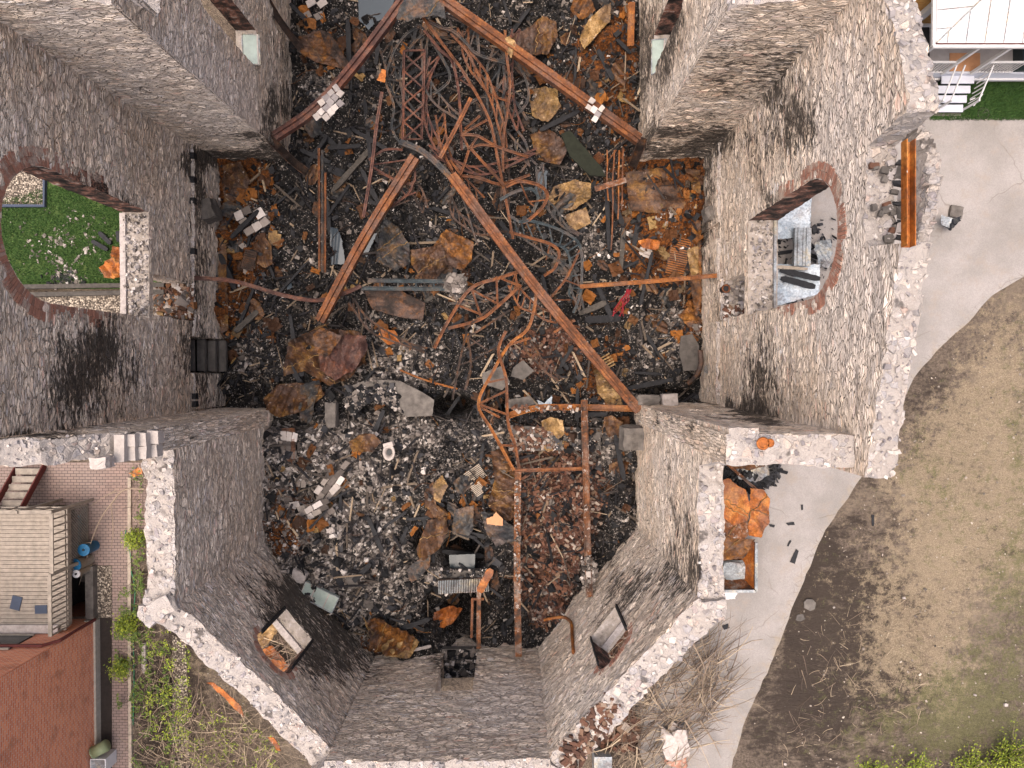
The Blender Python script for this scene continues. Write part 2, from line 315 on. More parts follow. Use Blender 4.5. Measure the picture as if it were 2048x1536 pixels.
    m = M('lawn_grass', .9); p = m.pos(); n = m.noise(p, 1.1, 5, .7); n2 = m.noise(p, 22, 4, .8)
    c = m.mix(m.step(n2, .3, .7), lin('#263617'), lin('#465f2c')); c = m.mix(m.math('MULTIPLY', m.step(n, .48, .7), .6), c, lin('#5c6a38'))
    m.col(c); m.bump(n2, .9, .05); MT['lawn'] = m.m
mk2()
# ------------------------------------------------------------------ object helpers
def thing(name, label, cat, loc=(0, 0, 0), group=None, rot=0):
    o = bpy.data.objects.new(name, None); COL.objects.link(o); o.location = loc; o.rotation_euler = (0, 0, rot)
    o.empty_display_size = .2; return tag(o, label, cat, group)
def tag(o, label=None, cat=None, group=None, kind=None):
    if label: o['label'] = label
    if cat: o['category'] = cat
    if group: o['group'] = group
    if kind: o['kind'] = kind
    return o
class MB:
    def __init__(s): s.v = []; s.f = []; s.n = 0; s.mi = []
    def add(s, vs, fs, mi=0):
        b = s.n; s.v.extend([tuple(v) for v in vs]); s.n += len(vs)
        s.f.extend([tuple(b+i for i in f) for f in fs]); s.mi.extend([mi]*len(fs)); return s
    def box(s, c, size, R=None, j=0.0, mi=0):
        hx, hy, hz = size[0]/2, size[1]/2, size[2]/2; vs = []
        for z in (-hz, hz):
            for x, y in ((-hx, -hy), (hx, -hy), (hx, hy), (-hx, hy)):
                p = Vector((x, y, z))
                if j: p += Vector((random.uniform(-j, j)*size[0], random.uniform(-j, j)*size[1], random.uniform(-j, j)*size[2]))
                vs.append((R @ p if R else p)+Vector(c))
        return s.add(vs, [(3, 2, 1, 0), (4, 5, 6, 7), (0, 1, 5, 4), (1, 2, 6, 5), (2, 3, 7, 6), (3, 0, 4, 7)], mi)
    def prof(s, pts, sec, up=Vector((0, 0, 1)), mi=0, twist=0.0, tz=None):
        """sweep a closed 2D section (list of (side, up)) along pts"""
        pts = [Vector(p) for p in pts]; n = len(pts); k = len(sec); vs = []
        for i, p in enumerate(pts):
            t = (pts[min(i+1, n-1)]-pts[max(i-1, 0)])
            if t.length < 1e-6: t = Vector((1, 0, 0))
            t.normalize(); sd = t.cross(up)
            if sd.length < 1e-3: sd = t.cross(Vector((0, 1, 0)))
            sd.normalize(); u2 = sd.cross(t)
            if twist:
                q = Matrix.Rotation(twist*i/max(1, n-1), 3, t); sd = q @ sd; u2 = q @ u2
            for a, b in sec: vs.append(p+sd*a+u2*b)
        fs = []
        for i in range(n-1):
            for j in range(k):
                a = i*k+j; b = i*k+(j+1) % k; fs.append((a, b, b+k, a+k))
        fs.append(tuple(range(k-1, -1, -1))); fs.append(tuple((n-1)*k+j for j in range(k)))
        return s.add(vs, fs, mi)
    def bar(s, pts, w_, h_, **k): return s.prof(pts, [(-w_/2, -h_/2), (w_/2, -h_/2), (w_/2, h_/2), (-w_/2, h_/2)], **k)
    def tube(s, pts, r, seg=6, **k):
        return s.prof(pts, [(r*math.cos(2*math.pi*i/seg), r*math.sin(2*math.pi*i/seg)) for i in range(seg)], **k)
    def taper(s, pts, r0, r1, seg=4, mi=0):
        pts = [Vector(p) for p in pts]; n = len(pts); vs = []
        for i, p in enumerate(pts):
            t = (pts[min(i+1, n-1)]-pts[max(i-1, 0)])
            if t.length < 1e-6: t = Vector((1, 0, 0))
            t.normalize(); sd = t.cross(Vector((0.1, .2, 1))).normalized(); u = sd.cross(t)
            r = r0+(r1-r0)*i/(n-1)
            for q in range(seg): a = 2*math.pi*q/seg; vs.append(p+sd*r*math.cos(a)+u*r*math.sin(a))
        fs = [(i*seg+q, i*seg+(q+1) % seg, (i+1)*seg+(q+1) % seg, (i+1)*seg+q) for i in range(n-1) for q in range(seg)]
        return s.add(vs, fs, mi)
    def build(s, name, mats, parent=None, smooth=False):
        me = bpy.data.meshes.new(name); me.from_pydata(s.v, [], s.f); me.update()
        for m in (mats if isinstance(mats, (list, tuple)) else [mats]): me.materials.append(MT[m] if isinstance(m, str) else m)
        if max(s.mi, default=0): me.polygons.foreach_set('material_index', s.mi)
        if smooth: me.polygons.foreach_set('use_smooth', [True]*len(me.polygons))
        return link(name, me, parent)
def link(name, me, parent=None):
    o = bpy.data.objects.new(name, me); COL.objects.link(o)
    if parent is not None:
        o.parent = parent; o.matrix_parent_inverse = MPI(parent)
    return o
def WM(o):
    m = Matrix.LocRotScale(o.location, o.rotation_euler, o.scale)
    return WM(o.parent) @ o.matrix_parent_inverse @ m if o.parent else m
def MPI(p): return WM(p).inverted()
def set_attr(me, name, vals):
    a = me.attributes.new(name, 'FLOAT', 'POINT'); a.data.foreach_set('value', np.asarray(vals, np.float32))
def set_attrc(me, name, vals):
    a = me.color_attributes.new(name, 'FLOAT_COLOR', 'POINT'); v = np.ones((len(vals), 4), np.float32); v[:, :3] = vals
    a.data.foreach_set('color', v.ravel())
def resample(pts, step, closed=False, jit=0.0):
    out = []; n = len(pts); rng = n if closed else n-1
    for i in range(rng):
        a = Vector(pts[i]); b = Vector(pts[(i+1) % n]); L = (b-a).length; k = max(1, int(round(L/step)))
        for q in range(k):
            p = a.lerp(b, q/k)
            if jit and q > 0: p = p+Vector([random.uniform(-jit, jit) for _ in range(len(p))])
            out.append(p)
    if not closed: out.append(Vector(pts[-1]))
    return out
def cdt(loops, step, jit=.35):
    """triangulate area inside loops[0] minus other loops; returns verts(2D), tris, loop index lists"""
    vs = []; es = []; idx = []
    for lp in loops:
        b = len(vs); vs.extend([Vector((p[0], p[1])) for p in lp]); k = len(lp)
        idx.append(list(range(b, b+k))); es.extend([(b+i, b+(i+1) % k) for i in range(k)])
    xs = [v.x for v in vs]; ys = [v.y for v in vs]
    gx = np.arange(min(xs)+step/2, max(xs), step); gy = np.arange(min(ys)+step/2, max(ys), step)
    X, Y = np.meshgrid(gx, gy); X = X.ravel()+RNG.uniform(-jit, jit, X.size)*step; Y = Y.ravel()+RNG.uniform(-jit, jit, Y.size)*step
    ok = inpoly(X, Y, loops[0])
    for h in loops[1:]: ok &= ~inpoly(X, Y, h)
    vs.extend([Vector((a, b)) for a, b in zip(X[ok], Y[ok])])
    r = delaunay_2d_cdt(vs, es, [], 0, 1e-5)
    ov, of, orig = r[0], r[2], r[3]
    m = {}
    for i, o in enumerate(orig):
        for q in o: m[q] = i
    A = np.array([[v.x, v.y] for v in ov]); T = np.array([f for f in of if len(f) == 3]); C = A[T].mean(axis=1)
    ok = inpoly(C[:, 0], C[:, 1], loops[0])
    for h in loops[1:]: ok &= ~inpoly(C[:, 0], C[:, 1], h)
    return A, T[ok], [[m[i] for i in l] for l in idx]
# ================================================================== the ruined church
SOOT = [(412,500,28,220,.42),(1425,480,25,220,.42),(1420,770,25,50,.4),(410,770,30,60,.5),(500,322,110,18,.6),(1360,322,80,20,.6),(900,1312,200,14,.4),(1240,1130,60,40,.3),(620,1240,90,40,.25),(1500,560,40,60,.3),(170,740,75,105,1.0),(250,700,50,70,.45),(160,375,75,45,.5),(245,400,45,40,.6),(410,360,35,90,.75),(405,560,40,60,.55),(420,700,60,70,.5),
 (1530,740,32,125,.85),(1570,260,60,90,.75),(1515,440,28,80,.8),(1420,440,30,110,.5),(1445,640,30,60,.4),(1490,150,150,80,.6),(1370,290,110,40,.85),(1560,60,100,60,.3),
 (1480,832,90,16,.9),(1350,1010,26,140,.7),(1385,1150,20,50,.6),(1290,1170,90,60,.65),(1230,1240,40,40,.6),(545,1165,70,60,.6),(650,1290,55,60,.95),(600,1210,50,50,.7),
 (710,1330,50,50,.7),(790,1400,70,50,.3),(565,210,32,130,.8),(520,40,60,60,.35),(1292,120,32,150,.8),(1345,30,36,60,.95),(470,315,110,22,.95),(300,190,120,22,.45),
 (425,1000,50,90,.22),(1310,840,40,20,.5),(1180,1390,40,60,.3),(920,1340,60,50,.5),(0,870,200,12,.7),(300,845,120,12,.3),(80,800,120,60,.35)]
def soot_at(p):
    x, y = proj(*p); s = .0
    x += 70*(float(vn(p[0]*.7+p[2]*.5, p[1]*.7+p[2]*.3, 5))-.5); y += 70*(float(vn(p[0]*.8-p[2]*.4, p[1]*.6+p[2]*.6, 8))-.5)
    for bx, by, rx, ry, st in SOOT:
        d = ((x-bx)/rx)**2+((y-by)/ry)**2
        if d < 4: s += st*math.exp(-d*.9)
    return min(s, 1.0)
PALE = [(1700,250,90,250,.8),(1760,600,80,260,.8),(1690,480,60,160,.6),(1650,650,60,120,.4),(300,130,150,60,.7),(450,210,90,60,.8),(130,60,120,50,.6),(1200,1390,90,50,.6),(1000,1400,80,60,.9),(1590,885,120,30,.6),(1440,40,70,60,.6),(1350,180,60,70,.5),(1330,950,30,90,.5),
 (60,250,80,120,.35),(20,700,60,120,.35),(1520,250,60,60,.3),(430,1150,60,120,.15),(1180,1230,60,60,.3),(830,1400,90,40,.35),(250,870,100,20,.5)]
def pale_at(p):
    x, y = proj(*p); s = .12; x += 60*(float(vn(p[0]*.9+p[2]*.5, p[1]*.9+p[2]*.3, 15))-.5); y += 60*(float(vn(p[0]*.8-p[2]*.4, p[1]*.6+p[2]*.6, 18))-.5)
    for bx, by, rx, ry, st in PALE:
        d = ((x-bx)/rx)**2+((y-by)/ry)**2
        if d < 4: s += st*math.exp(-d*.9)
    return min(s, 1.0)
church = thing('church_ruin', 'burnt out roofless stone church with bare rubble walls around a debris filled interior', 'ruin', (0, 3.5, 0))
def wall(B0, B1, T0, T1, prof, holes, thick, tjit=.06, lab=None, mat='stone', tt=None, step=.2, name='wall', cap=True, relief=.055):
    """B0,B1 foot, T0,T1 top (nominal), inner face on the left of B0->B1 seen from above is -n; prof: list of (u fraction, v metres above foot)
    holes: dicts(kind 'arch'/'rect', u0,u1,v0,v1, mat)"""
    B0, B1, T0, T1 = map(Vector, (B0, B1, T0, T1)); L = (B1-B0).length; hn = T0.z-B0.z
    d = (B1-B0).normalized(); out = Vector((d.y, -d.x, 0)).normalized()*thick      # outward = right of travel
    def mp(u, v):
        a = u/L; b = v/hn
        return B0.lerp(B1, a).lerp(T0.lerp(T1, a), b)
    top = [(a*L, v) for a, v in prof]
    tp = resample([(a, b) for a, b in [(p[0], p[1]) for p in top]], .14)
    tp = [Vector((p.x, p.y+(fbm(p.x*1.7, hn*3.1, 5, 3)-.5)*tjit*3+random.uniform(-1, 1)*tjit*.3)) for p in map(lambda q: Vector((q[0], q[1])), [(t.x, t.y) for t in tp])]
    tp[0].x = 0; tp[-1].x = L
    bl = resample([Vector((0, 0)), Vector((L, 0))], .5)
    rt = resample([Vector((L, 0)), tp[-1]], .3)[1:-1]; lf = resample([tp[0], Vector((0, 0))], .3)[1:-1]
    outer = [Vector((p.x, p.y)) for p in bl]+rt+tp[::-1]+lf
    nb = len(bl)+len(rt); nt_ = len(tp)
    loops = [[(p.x, p.y) for p in outer]]
    for h in holes:
        if h['kind'] == 'rect': q = [(h['u0'], h['v0']), (h['u1'], h['v0']), (h['u1'], h['v1']), (h['u0'], h['v1'])]
        else:
            r = (h['u1']-h['u0'])/2; cx = (h['u0']+h['u1'])/2; cz = h['v1']-r*h.get('fl', 1.0)
            q = [(h['u0'], h['v0']), (h['u1'], h['v0'])]+[(cx+r*math.cos(t), cz+r*h.get('fl', 1.0)*math.sin(t)) for t in np.linspace(0, math.pi, 13)]
        q = resample([Vector(p) for p in q], .2, True)
        loops.append([(p.x+random.uniform(-.02, .02), p.y+random.uniform(-.02, .02)) for p in q])
    A, T, idx = cdt(loops, step)
    bset = set(i for l in idx for i in l)
    n = len(A); co = []; so = []; uv = []
    uo = random.uniform(0, 50)
    for i in range(n):
        u, v = A[i]; p = mp(u, v)
        if i not in bset: p = p+out.normalized()*((noise.noise(Vector((u*2.2, v*5, 1.3)))+.6*noise.noise(Vector((u*6, v*9, 7))))*relief)
        co.append(p); so.append(soot_at(p)); uv.append((u+uo, v))
    faces = [tuple(t) for t in T]; mi = [0]*len(faces); fuv = [[uv[i] for i in t] for t in faces]
    # outer face
    nin = n
    for i in range(n): p = co[i]+out*(1 if tt is None else 1+(tt/thick-1)*max(0, min(1, (A[i][1]-6)/(hn-6)))); co.append(p); so.append(.05)
    for t in T: faces.append((t[2]+nin, t[1]+nin, t[0]+nin)); mi.append(0); fuv.append([uv[t[2]], uv[t[1]], uv[t[0]]])
    on = out.normalized()
    for q in range(nb, nb+nt_):
        if q < len(idx[0]):
            i = idx[0][q]; p0 = co[i].copy(); co[i] = p0+on*(noise.noise(p0*2.7)*.07+noise.noise(p0*8)*.04); co[i+nin] = co[i+nin]+on*(noise.noise(p0*2.3+Vector((4, 4, 4)))*.11+noise.noise(p0*7+Vector((4, 4, 4)))*.06)
    K = 6
    for li, l in enumerate(idx):
        m = len(l)
        grid = []
        for q in range(m):
            i = l[q]; col = [i]
            istop = li == 0 and nb <= q < nb+nt_
            ishole = li > 0
            for k in range(1, K):
                w_ = k/K; p = co[i].lerp(co[i+nin], w_)
                a = noise.noise(p*3.1)+.7*noise.noise(p*7.3)
                if istop: p = p+Vector((noise.noise(p*4)*.04, noise.noise(p*4+Vector((9, 9, 9)))*.04, a*.09+.02))
                elif ishole: p = p+Vector((a*.02, a*.02, a*.03))
                co.append(p); so.append(soot_at(p)*(.5 if istop else 1)+(0.35 if (ishole and holes[li-1].get('sooty')) else 0)); col.append(len(co)-1); uv.append((0, 0))
            col.append(i+nin); grid.append(col)
        for q in range(m):
            q2 = (q+1) % m; istop = li == 0 and nb <= q < nb+nt_-1
            if li == 0 and q < len(bl)-1: continue
            s_ = 2 if (istop and cap) else (0 if li == 0 else 1)
            if li > 0 and holes[li-1].get('rev') is not None: s_ = holes[li-1]['rev']
            if li > 0:
                mz = (A[l[q]][1]+A[l[q2]][1])/2
                if mz < holes[li-1]['v0']+.05: s_ = 3
            for k in range(K):
                a, b, c, d_ = grid[q][k], grid[q2][k], grid[q2][k+1], grid[q][k+1]
                f = (a, d_, c, b)
                faces.append(f); mi.append(s_)
                du = (co[a]-co[b]).length
                base = q*.2+uo; pv = [(base, k/K*thick), (base, (k+1)/K*thick), (base+du, (k+1)/K*thick), (base+du, k/K*thick)]
                fuv.append(pv)
    me = bpy.data.meshes.new(name); me.from_pydata([tuple(p) for p in co], [], faces); me.update()
    for k in (mat, 'reveal', 'top', 'sill'): me.materials.append(MT[k])
    me.polygons.foreach_set('material_index', mi)
    ul = me.uv_layers.new(name='UVMap'); ul.data.foreach_set('uv', np.array([c for f in fuv for c in f], np.float32).ravel())
    set_attr(me, 'soot', so); set_attr(me, 'pale', [pale_at(p) for p in co])
    o = link(name, me, church)
    if lab: o['label'] = lab
    return o, mp, out
def brick_ring(o, mp, out, u0, u1, v0, v1, jamb, fl=1.0, wd=.38, name='brick_arch', lab=None):
    """voussoirs round an arched opening, standing 15 mm proud of the wall face, with stepped brick jambs below"""
    r = (u1-u0)/2; cx = (u0+u1)/2; cz = v1-r*fl; n0 = -out.normalized(); res = None
    na = int(math.pi*(r+.1)/.085)
    for part, path in ((name, [(cx+r*math.cos(t), cz+r*fl*math.sin(t), t) for t in np.linspace(0, math.pi, na)]), ('brick_jamb', [(u1, v, 0) for v in np.arange(max(v0, cz-jamb), cz-.04, .085)]), ('brick_jamb', [(u0, v, math.pi) for v in np.arange(cz-.085, max(v0, cz-jamb), -.085)])):
        mb = MB(); so = []
        for k, (u, v, t) in enumerate(path):
            if part != name and random.random() < .04: continue
            ww = wd*(1 if part == name else random.choice([.55, .8, 1.0, .3]))*random.uniform(.93, 1.05)
            rows = 2 if ww > .3 else 1
            for rr in range(rows):
                a = ww*rr/rows+.004; b = ww*(rr+1)/rows-.006; th = .037
                q = []
                for (rad, tt) in ((a, -th), (b, -th*1.1), (b, th*1.1), (a, th)):
                    q.append((u+rad*math.cos(t)-tt*math.sin(t), v+rad*math.sin(t)+tt*math.cos(t)))
                pr = random.uniform(.004, .02)
                vs = [mp(*c)+n0*pr for c in q]+[mp(*c)+out*.3 for c in q]
                mb.add(vs, [(0, 1, 2, 3), (0, 4, 5, 1), (1, 5, 6, 2), (2, 6, 7, 3), (3, 7, 4, 0)])
                so += [soot_at(vs[0])+.12]*8
        if mb.n == 0: continue
        o2 = mb.build(part, 'brick', o); set_attr(o2.data, 'soot', so)
        if part == name and lab: o2['label'] = lab
ZB = -3.2
WX = -12.17
def plumb(name, x0, y0, x1, y1, zt, prof, holes, thick, lab, lean=(0, 0), **k):
    """prof in absolute z, hole v in absolute z"""
    for h in holes: h['v0'] -= ZB; h['v1'] -= ZB
    return wall((x0, y0, ZB), (x1, y1, ZB), (x0+lean[0], y0+lean[1], zt), (x1+lean[0], y1+lean[1], zt), [(a, z-ZB) for a, z in prof], holes, thick, lab=lab, **k)
# outward is to the right of travel: west wall must travel south -> north?  right of +Y is +X, so travel north->south
W_, wmp, wout = plumb('wall', WX, 8.95, WX, -1.55, 11, [(0, 10.6), (.5, 12.6), (1, 10.2)],
   [dict(kind='arch', u0=8.95-5.36, u1=8.95-1.82, v0=3.05, v1=9.7, sooty=1), dict(kind='rect', u0=8.95-3.35, u1=8.95-1.95, v0=.02, v1=2.8, rev=0),
    dict(kind='rect', u0=8.95-1.35, u1=8.95+.02, v0=-2.9, v1=.15, rev=0)], .88, 'sooty gable wall with a tall arched window over a green lawn')
brick_ring(W_, wmp, wout, 8.95-5.36, 8.95-1.82, 3.05-ZB, 9.7-ZB, 2.6, wd=.5, lab='brick window arch framing the lawn')
# --- east transept wall, travels south->north, outward +X
EX = 7.92
E_, emp, eout = plumb('wall', EX, -2.35, EX, 8.95, 11, [(0, 10.8), (.05, 10.9), (.44, 12.1), (.455, 10.9), (.47, 10.65), (.655, 10.7), (.67, 12.2), (.70, 12.3), (.93, 11.3), (1, 11.0)],
   [dict(kind='arch', u0=2.35+1.95, u1=2.35+5.1, v0=3.05, v1=9.35, sooty=1), dict(kind='rect', u0=2.35+2.0, u1=2.35+3.4, v0=.7, v1=2.7, rev=0)], 1.0,
   'pale stone gable wall with arched window and a broken notch at its peak', tt=.6)
brick_ring(E_, emp, eout, 2.35+1.95, 2.35+5.1, 3.05-ZB, 9.35-ZB, 2.2, wd=.42, lab='brick window arch above grey sheet debris')
# --- transept north walls (face south): travel west->east gives outward = -Y ; so travel east->west (outward +Y)
NW_, _, _ = plumb('wall', -9.15, 8.75, WX-.3, 8.75, 10.6, [(0, 10.4), (.3, 11.0), (1, 11.2)], [], .8, 'bright stone wall facing the camera at upper left', lean=(.1, -.45), step=.2)
NE_, _, _ = plumb('wall', EX+.05, 8.72, 5.2, 8.72, 9.75, [(0, 10.0), (.5, 9.9), (.95, 9.6), (1, 9.3)], [], .8, 'sooty stone wall facing the camera at upper right')
# --- transept south walls (face north): travel west->east, outward -Y
SW_, _, _ = plumb('wall', WX, -1.47, -9.62, -1.47, 9.0, [(0, 10.3), (.35, 9.8), (.6, 8.9), (.85, 8.2), (1, 7.5)], [], .62, 'stone wall with dressed white blocks on its broken top, left', lean=(.1, -.08))
SE_, _, _ = plumb('wall', 5.0, -1.22, EX, -1.22, 10, [(0, 10.1), (.3, 10.1), (1, 10.25)], [], .72, 'stone wall with rusty rings on its pale top, right', lean=(0, -.22))
# --- apse
AW_, _, _ = plumb('wall', -9.6, -1.5, -9.6, -6.68, 6.7, [(0, 7.6), (.08, 6.7), (.9, 6.6), (1, 6.9)], [], .82, 'left side wall of the apse with grey rubble top', mat='stone2')
SWD_, dmp, dout = plumb('wall', -9.6, -6.6, -5.5, -11.55, 6.0, [(0, 6.8), (.1, 6.4), (.6, 5.7), (1, 5.4)], [dict(kind='arch', u0=2.3, u1=3.92, v0=1.75, v1=4.75, fl=.6, sooty=1)], .74, 'angled apse wall with a small brick headed window, lower left', mat='stone2')
brick_ring(SWD_, dmp, dout, 2.3, 3.92, 1.75-ZB, 4.75-ZB, .4, fl=.6, wd=.24, name='brick_arch')
S_, smp, sout = plumb('wall', -5.5, -11.42, 1.1, -11.22, 6.2, [(0, 6.2), (.5, 6.3), (1, 6.4)], [dict(kind='rect', u0=2.75, u1=4.1, v0=-1.5, v1=1.9, rev=0)], .8, 'end wall of the apse with a debris filled doorway', mat='stone2')
SED_, gmp, gout = plumb('wall', 1.05, -11.25, 5.05, -6.1, 7.0, [(0, 6.3), (.5, 6.9), (.9, 7.4), (1, 7.7)], [dict(kind='arch', u0=2.65, u1=4.15, v0=2.7, v1=5.5, fl=.6, sooty=1)], .8, 'angled apse wall with a small window over red bricks, lower right', mat='stone2')
brick_ring(SED_, gmp, gout, 2.65, 4.15, 2.7-ZB, 5.5-ZB, .3, fl=.6, wd=.22)
AE_, _, _ = plumb('wall', 5.0, -6.15, 5.0, -1.3, 7.6, [(0, 7.6), (.75, 7.6), (.79, 8.6), (.84, 10.0), (1, 10.1)], [], .7, 'right side wall of the apse with cream rubble top', lean=(.05, 0))
def corner(pts, z, dz=.0):
    """stone corner filling the wedge between the ends of two wall walks"""
    q = resample([Vector(p) for p in pts], .12, True, .02); A, T, idx = cdt([[(p.x, p.y) for p in q]], .12); n = len(A)
    co = [(x, y, z+dz*0+.10*noise.noise(Vector((x*4, y*4, z)))+.05*noise.noise(Vector((x*9, y*9, z)))) for x, y in A]+[(x, y, ZB) for x, y in A]; l = idx[0]
    F = [tuple(t) for t in T]+[(l[i], l[(i+1) % len(l)], l[(i+1) % len(l)]+n, l[i]+n) for i in range(len(l))]
    me = bpy.data.meshes.new('wall_corner'); me.from_pydata(co, [], F); me.materials.append(MT['top']); set_attr(me, 'soot', [0.0]*len(co)); link('wall_corner', me, church)
corner([(-9.66, -6.66), (-10.5, -6.55), (-10.52, -6.85), (-10.2, -7.2), (-9.95, -6.95)], 6.95)
corner([(-5.55, -11.62), (-6.1, -12.0), (-5.9, -12.3), (-5.49, -12.25)], 6.0)
corner([(1.12, -11.34), (1.08, -12.05), (1.5, -12.1), (1.72, -11.78)], 6.4)
corner([(5.08, -6.17), (5.75, -6.1), (5.8, -6.4), (5.7, -6.66)], 7.75)
# --- nave
NVW_, _, _ = plumb('wall', -9.1, 22, -9.1, 8.75, 10.4, [(0, 9), (.6, 9.2), (.86, 8.2), (.955, 8.4), (.975, 10.2), (1, 10.4)], [dict(kind='arch', u0=22-12.25, u1=22-10.95, v0=1.6, v1=6.2, sooty=1)], .72, 'nave wall with narrow window, upper left', lean=(.08, -.4))
NVE_, _, _ = plumb('wall', 5.2, 8.72, 5.2, 22, 9.6, [(0, 9.4), (.06, 9.6), (.1, 9.2), (1, 9)], [dict(kind='arch', u0=2.3, u1=3.6, v0=.8, v1=5.4, sooty=1)], .72, 'nave wall with narrow window, upper right', lean=(0, .15))
NN_, _, _ = plumb('wall', 5.9, 22, -9.8, 22, 9.6, [(0, 9.0), (.5, 12.0), (1, 9)], [], .8, 'far end wall of the nave', step=.5)
# --- thicker foundation courses below floor level in the transept
def found(x0, y0, x1, y1, holes=[], zt=0.0, t=.14, lab='lower foundation course blackened by fire'):
    return wall((x0, y0, ZB), (x1, y1, ZB), (x0, y0, zt), (x1, y1, zt), [(0, zt-ZB), (1, zt-ZB)], holes, t, tjit=.03, name='foundation_wall', step=.22, relief=.05)[0]
found(WX+.13, 8.7, WX+.13, 1.38); found(WX+.13, -.04, WX+.13, -1.4)
found(EX-.13, -1.2, EX-.13, 1.95, zt=-.02); found(EX-.13, 1.95, EX-.13, 3.5, zt=.45, t=.16); found(EX-.13, 3.5, EX-.13, 5.1, zt=-.02); found(EX-.13, 5.7, EX-.13, 8.7, zt=-.02)
# window sills of stone
def sill(par, mp, out, u0, u1, v, w0, w1, mat, name='window_sill', h=.14, lab=None):
    mb = MB(); o_ = out.normalized(); n = 10
    for k in range(n):
        a = u0+(u1-u0)*k/n+.004; b = u0+(u1-u0)*(k+1)/n
        q = [mp(a, v)+o_*w0, mp(b, v)+o_*w0, mp(b, v)+o_*w1, mp(a, v)+o_*w1]
        j = [Vector((0, 0, h+random.uniform(-.01, .01))) for _ in range(4)]
        mb.add(q+[x+y for x, y in zip(q, j)], [(0, 1, 5, 4), (1, 2, 6, 5), (2, 3, 7, 6), (3, 0, 4, 7), (4, 5, 6, 7)])
    s_ = mb.build(name, mat, par)
    if lab: s_['label'] = lab
sill(W_, wmp, wout, 3.62, 7.1, 3.02-ZB, .74, .93, 'pale', h=.12)
sill(E_, emp, eout, 4.32, 7.42, 3.02-ZB, .82, .9, 'lead', h=.16, lab='thin metal window frame edge')
sill(SWD_, dmp, dout, 2.34, 3.88, 1.72-ZB, .46, .66, 'pale', h=.12, lab='white timber window sill')
sill(SED_, gmp, gout, 2.69, 4.11, 2.67-ZB, .46, .66, 'pale', h=.12, lab='white timber window sill')
# ------------------------------------------------------------------ ground outside
FP = [(WX-.5, 9.2), (-9.5, 9.2), (-9.5, 22.4), (5.6, 22.4), (5.6, 9.2), (EX+.5, 9.2), (EX+.5, -1.6), (5.4, -1.6), (5.4, -6.3), (1.3, -11.6), (-5.7, -11.85), (-9.95, -6.8), (-9.95, -1.8), (WX-.5, -1.8)]
def rel_g(px, py): p = P(px, py, 0); return p.x, p.y
GB = [('b',1640,1130,70,120,.7),('b',1760,930,60,120,.5),('b',1560,1420,90,120,.5),('g',2050,900,60,200,.35),('g',1800,1480,160,60,.35),('b',1700,1350,170,190,.9),('b',1600,1250,60,120,.6),('b',1780,1180,110,70,.6),('b',1830,760,60,110,.45),('r',1900,1100,170,170,1.0),('r',1980,700,80,200,.7),('r',1960,900,140,150,.95),('r',1830,1260,140,60,.3),
 ('r',1880,1380,120,80,.4),('b',1990,1060,70,40,.7),('b',1920,880,60,50,.45),('g',2050,1150,60,150,.8),('g',1900,1420,170,80,.8),('g',1860,930,40,30,.45),('g',1870,1010,60,90,.25),('g',1980,1400,110,100,.7),('g',2040,640,50,60,.4),
 ('g',470,1440,110,90,.35),('r',450,1350,120,100,.5),('b',360,1300,60,200,.8),('b',300,1450,60,120,.8),('r',1330,1400,90,90,.35),('g',1950,960,140,180,.25),('r',1840,1330,120,90,.6)]
def ground():
    bnd = [(-34, -30), (30, -30), (30, 30), (-34, 30)]
    b2 = resample([Vector(p) for p in bnd], 1.5, True)
    stair = [(-18.6, -9.35), (-15.93, -9.35), (-15.93, -6.9), (-18.6, -6.9)]
    A, T, _ = cdt([[(p.x, p.y) for p in b2], [(p[0], p[1]) for p in resample([Vector(q) for q in FP], .6, True)], stair], .5)
    gz = np.zeros((len(A), 3)); co = []
    for i, (x, y) in enumerate(A):
        px, py = proj(x, y, 0); px += 140*(float(fbm(x*.5, y*.5, 61, 3))-.5); py += 140*(float(fbm(x*.5, y*.5, 77, 3))-.5)
        for ch, bx, by, rx, ry, st in GB:
            d = ((px-bx)/rx)**2+((py-by)/ry)**2
            if d < 5: gz[i]['rgb'.index(ch)] += st*math.exp(-d)
        co.append((x, y, float((fbm(x*.8, y*.8, 3)-.55)*.10)-.012 if x > 5 and y < -2 else -.012))
    far = [(-400, -400), (400, -400), (400, 400), (-400, 400)]; n = len(co)
    # ring to the horizon
    co += [(x, y, -.012) for x, y in far]+[(x, y, -.012) for x, y in bnd]
    F = [tuple(t) for t in T]+[(n+i, n+(i+1) % 4, n+4+(i+1) % 4, n+4+i) for i in range(4)]
    me = bpy.data.meshes.new('ground'); me.from_pydata(co, [], F); me.materials.append(MT['ground'])
    set_attrc(me, 'gz', np.clip(np.vstack([gz, np.tile([[.4, .4, .1]], (8, 1))]), 0, 1))
    tag(link('ground', me), kind='structure')
ground()
def sheet(name, pts, z, mat, step=.5, jag=0.0, attr=None, px=True, kind='structure', holes=[]):
    q = [Vector((P(a, b, z).x, P(a, b, z).y)) if px else Vector((a, b)) for a, b in pts]
    q = resample(q, step*.7, True, jag)
    A, T, idx = cdt([[(p.x, p.y) for p in q]]+holes, step)
    me = bpy.data.meshes.new(name); me.from_pydata([(x, y, z) for x, y in A], [], [tuple(t) for t in T]); me.materials.append(MT[mat])
    if attr: set_attr(me, attr[0], [attr[1](x, y) for x, y in A])
    o = link(name, me)
    if kind: o['kind'] = kind
    return o, A
DR = [(1900, 236), (2300, 240), (2300, 470), (2048, 553), (1985, 590), (1925, 655), (1870, 705), (1826, 758), (1740, 930), (1650, 1060), (1595, 1190), (1540, 1330), (1490, 1440), (1430, 1600), (1330, 1600), (1300, 1500), (1240, 1400), (1200, 1290), (1330, 1150), (1330, 700), (1480, 700), (1480, 236)]
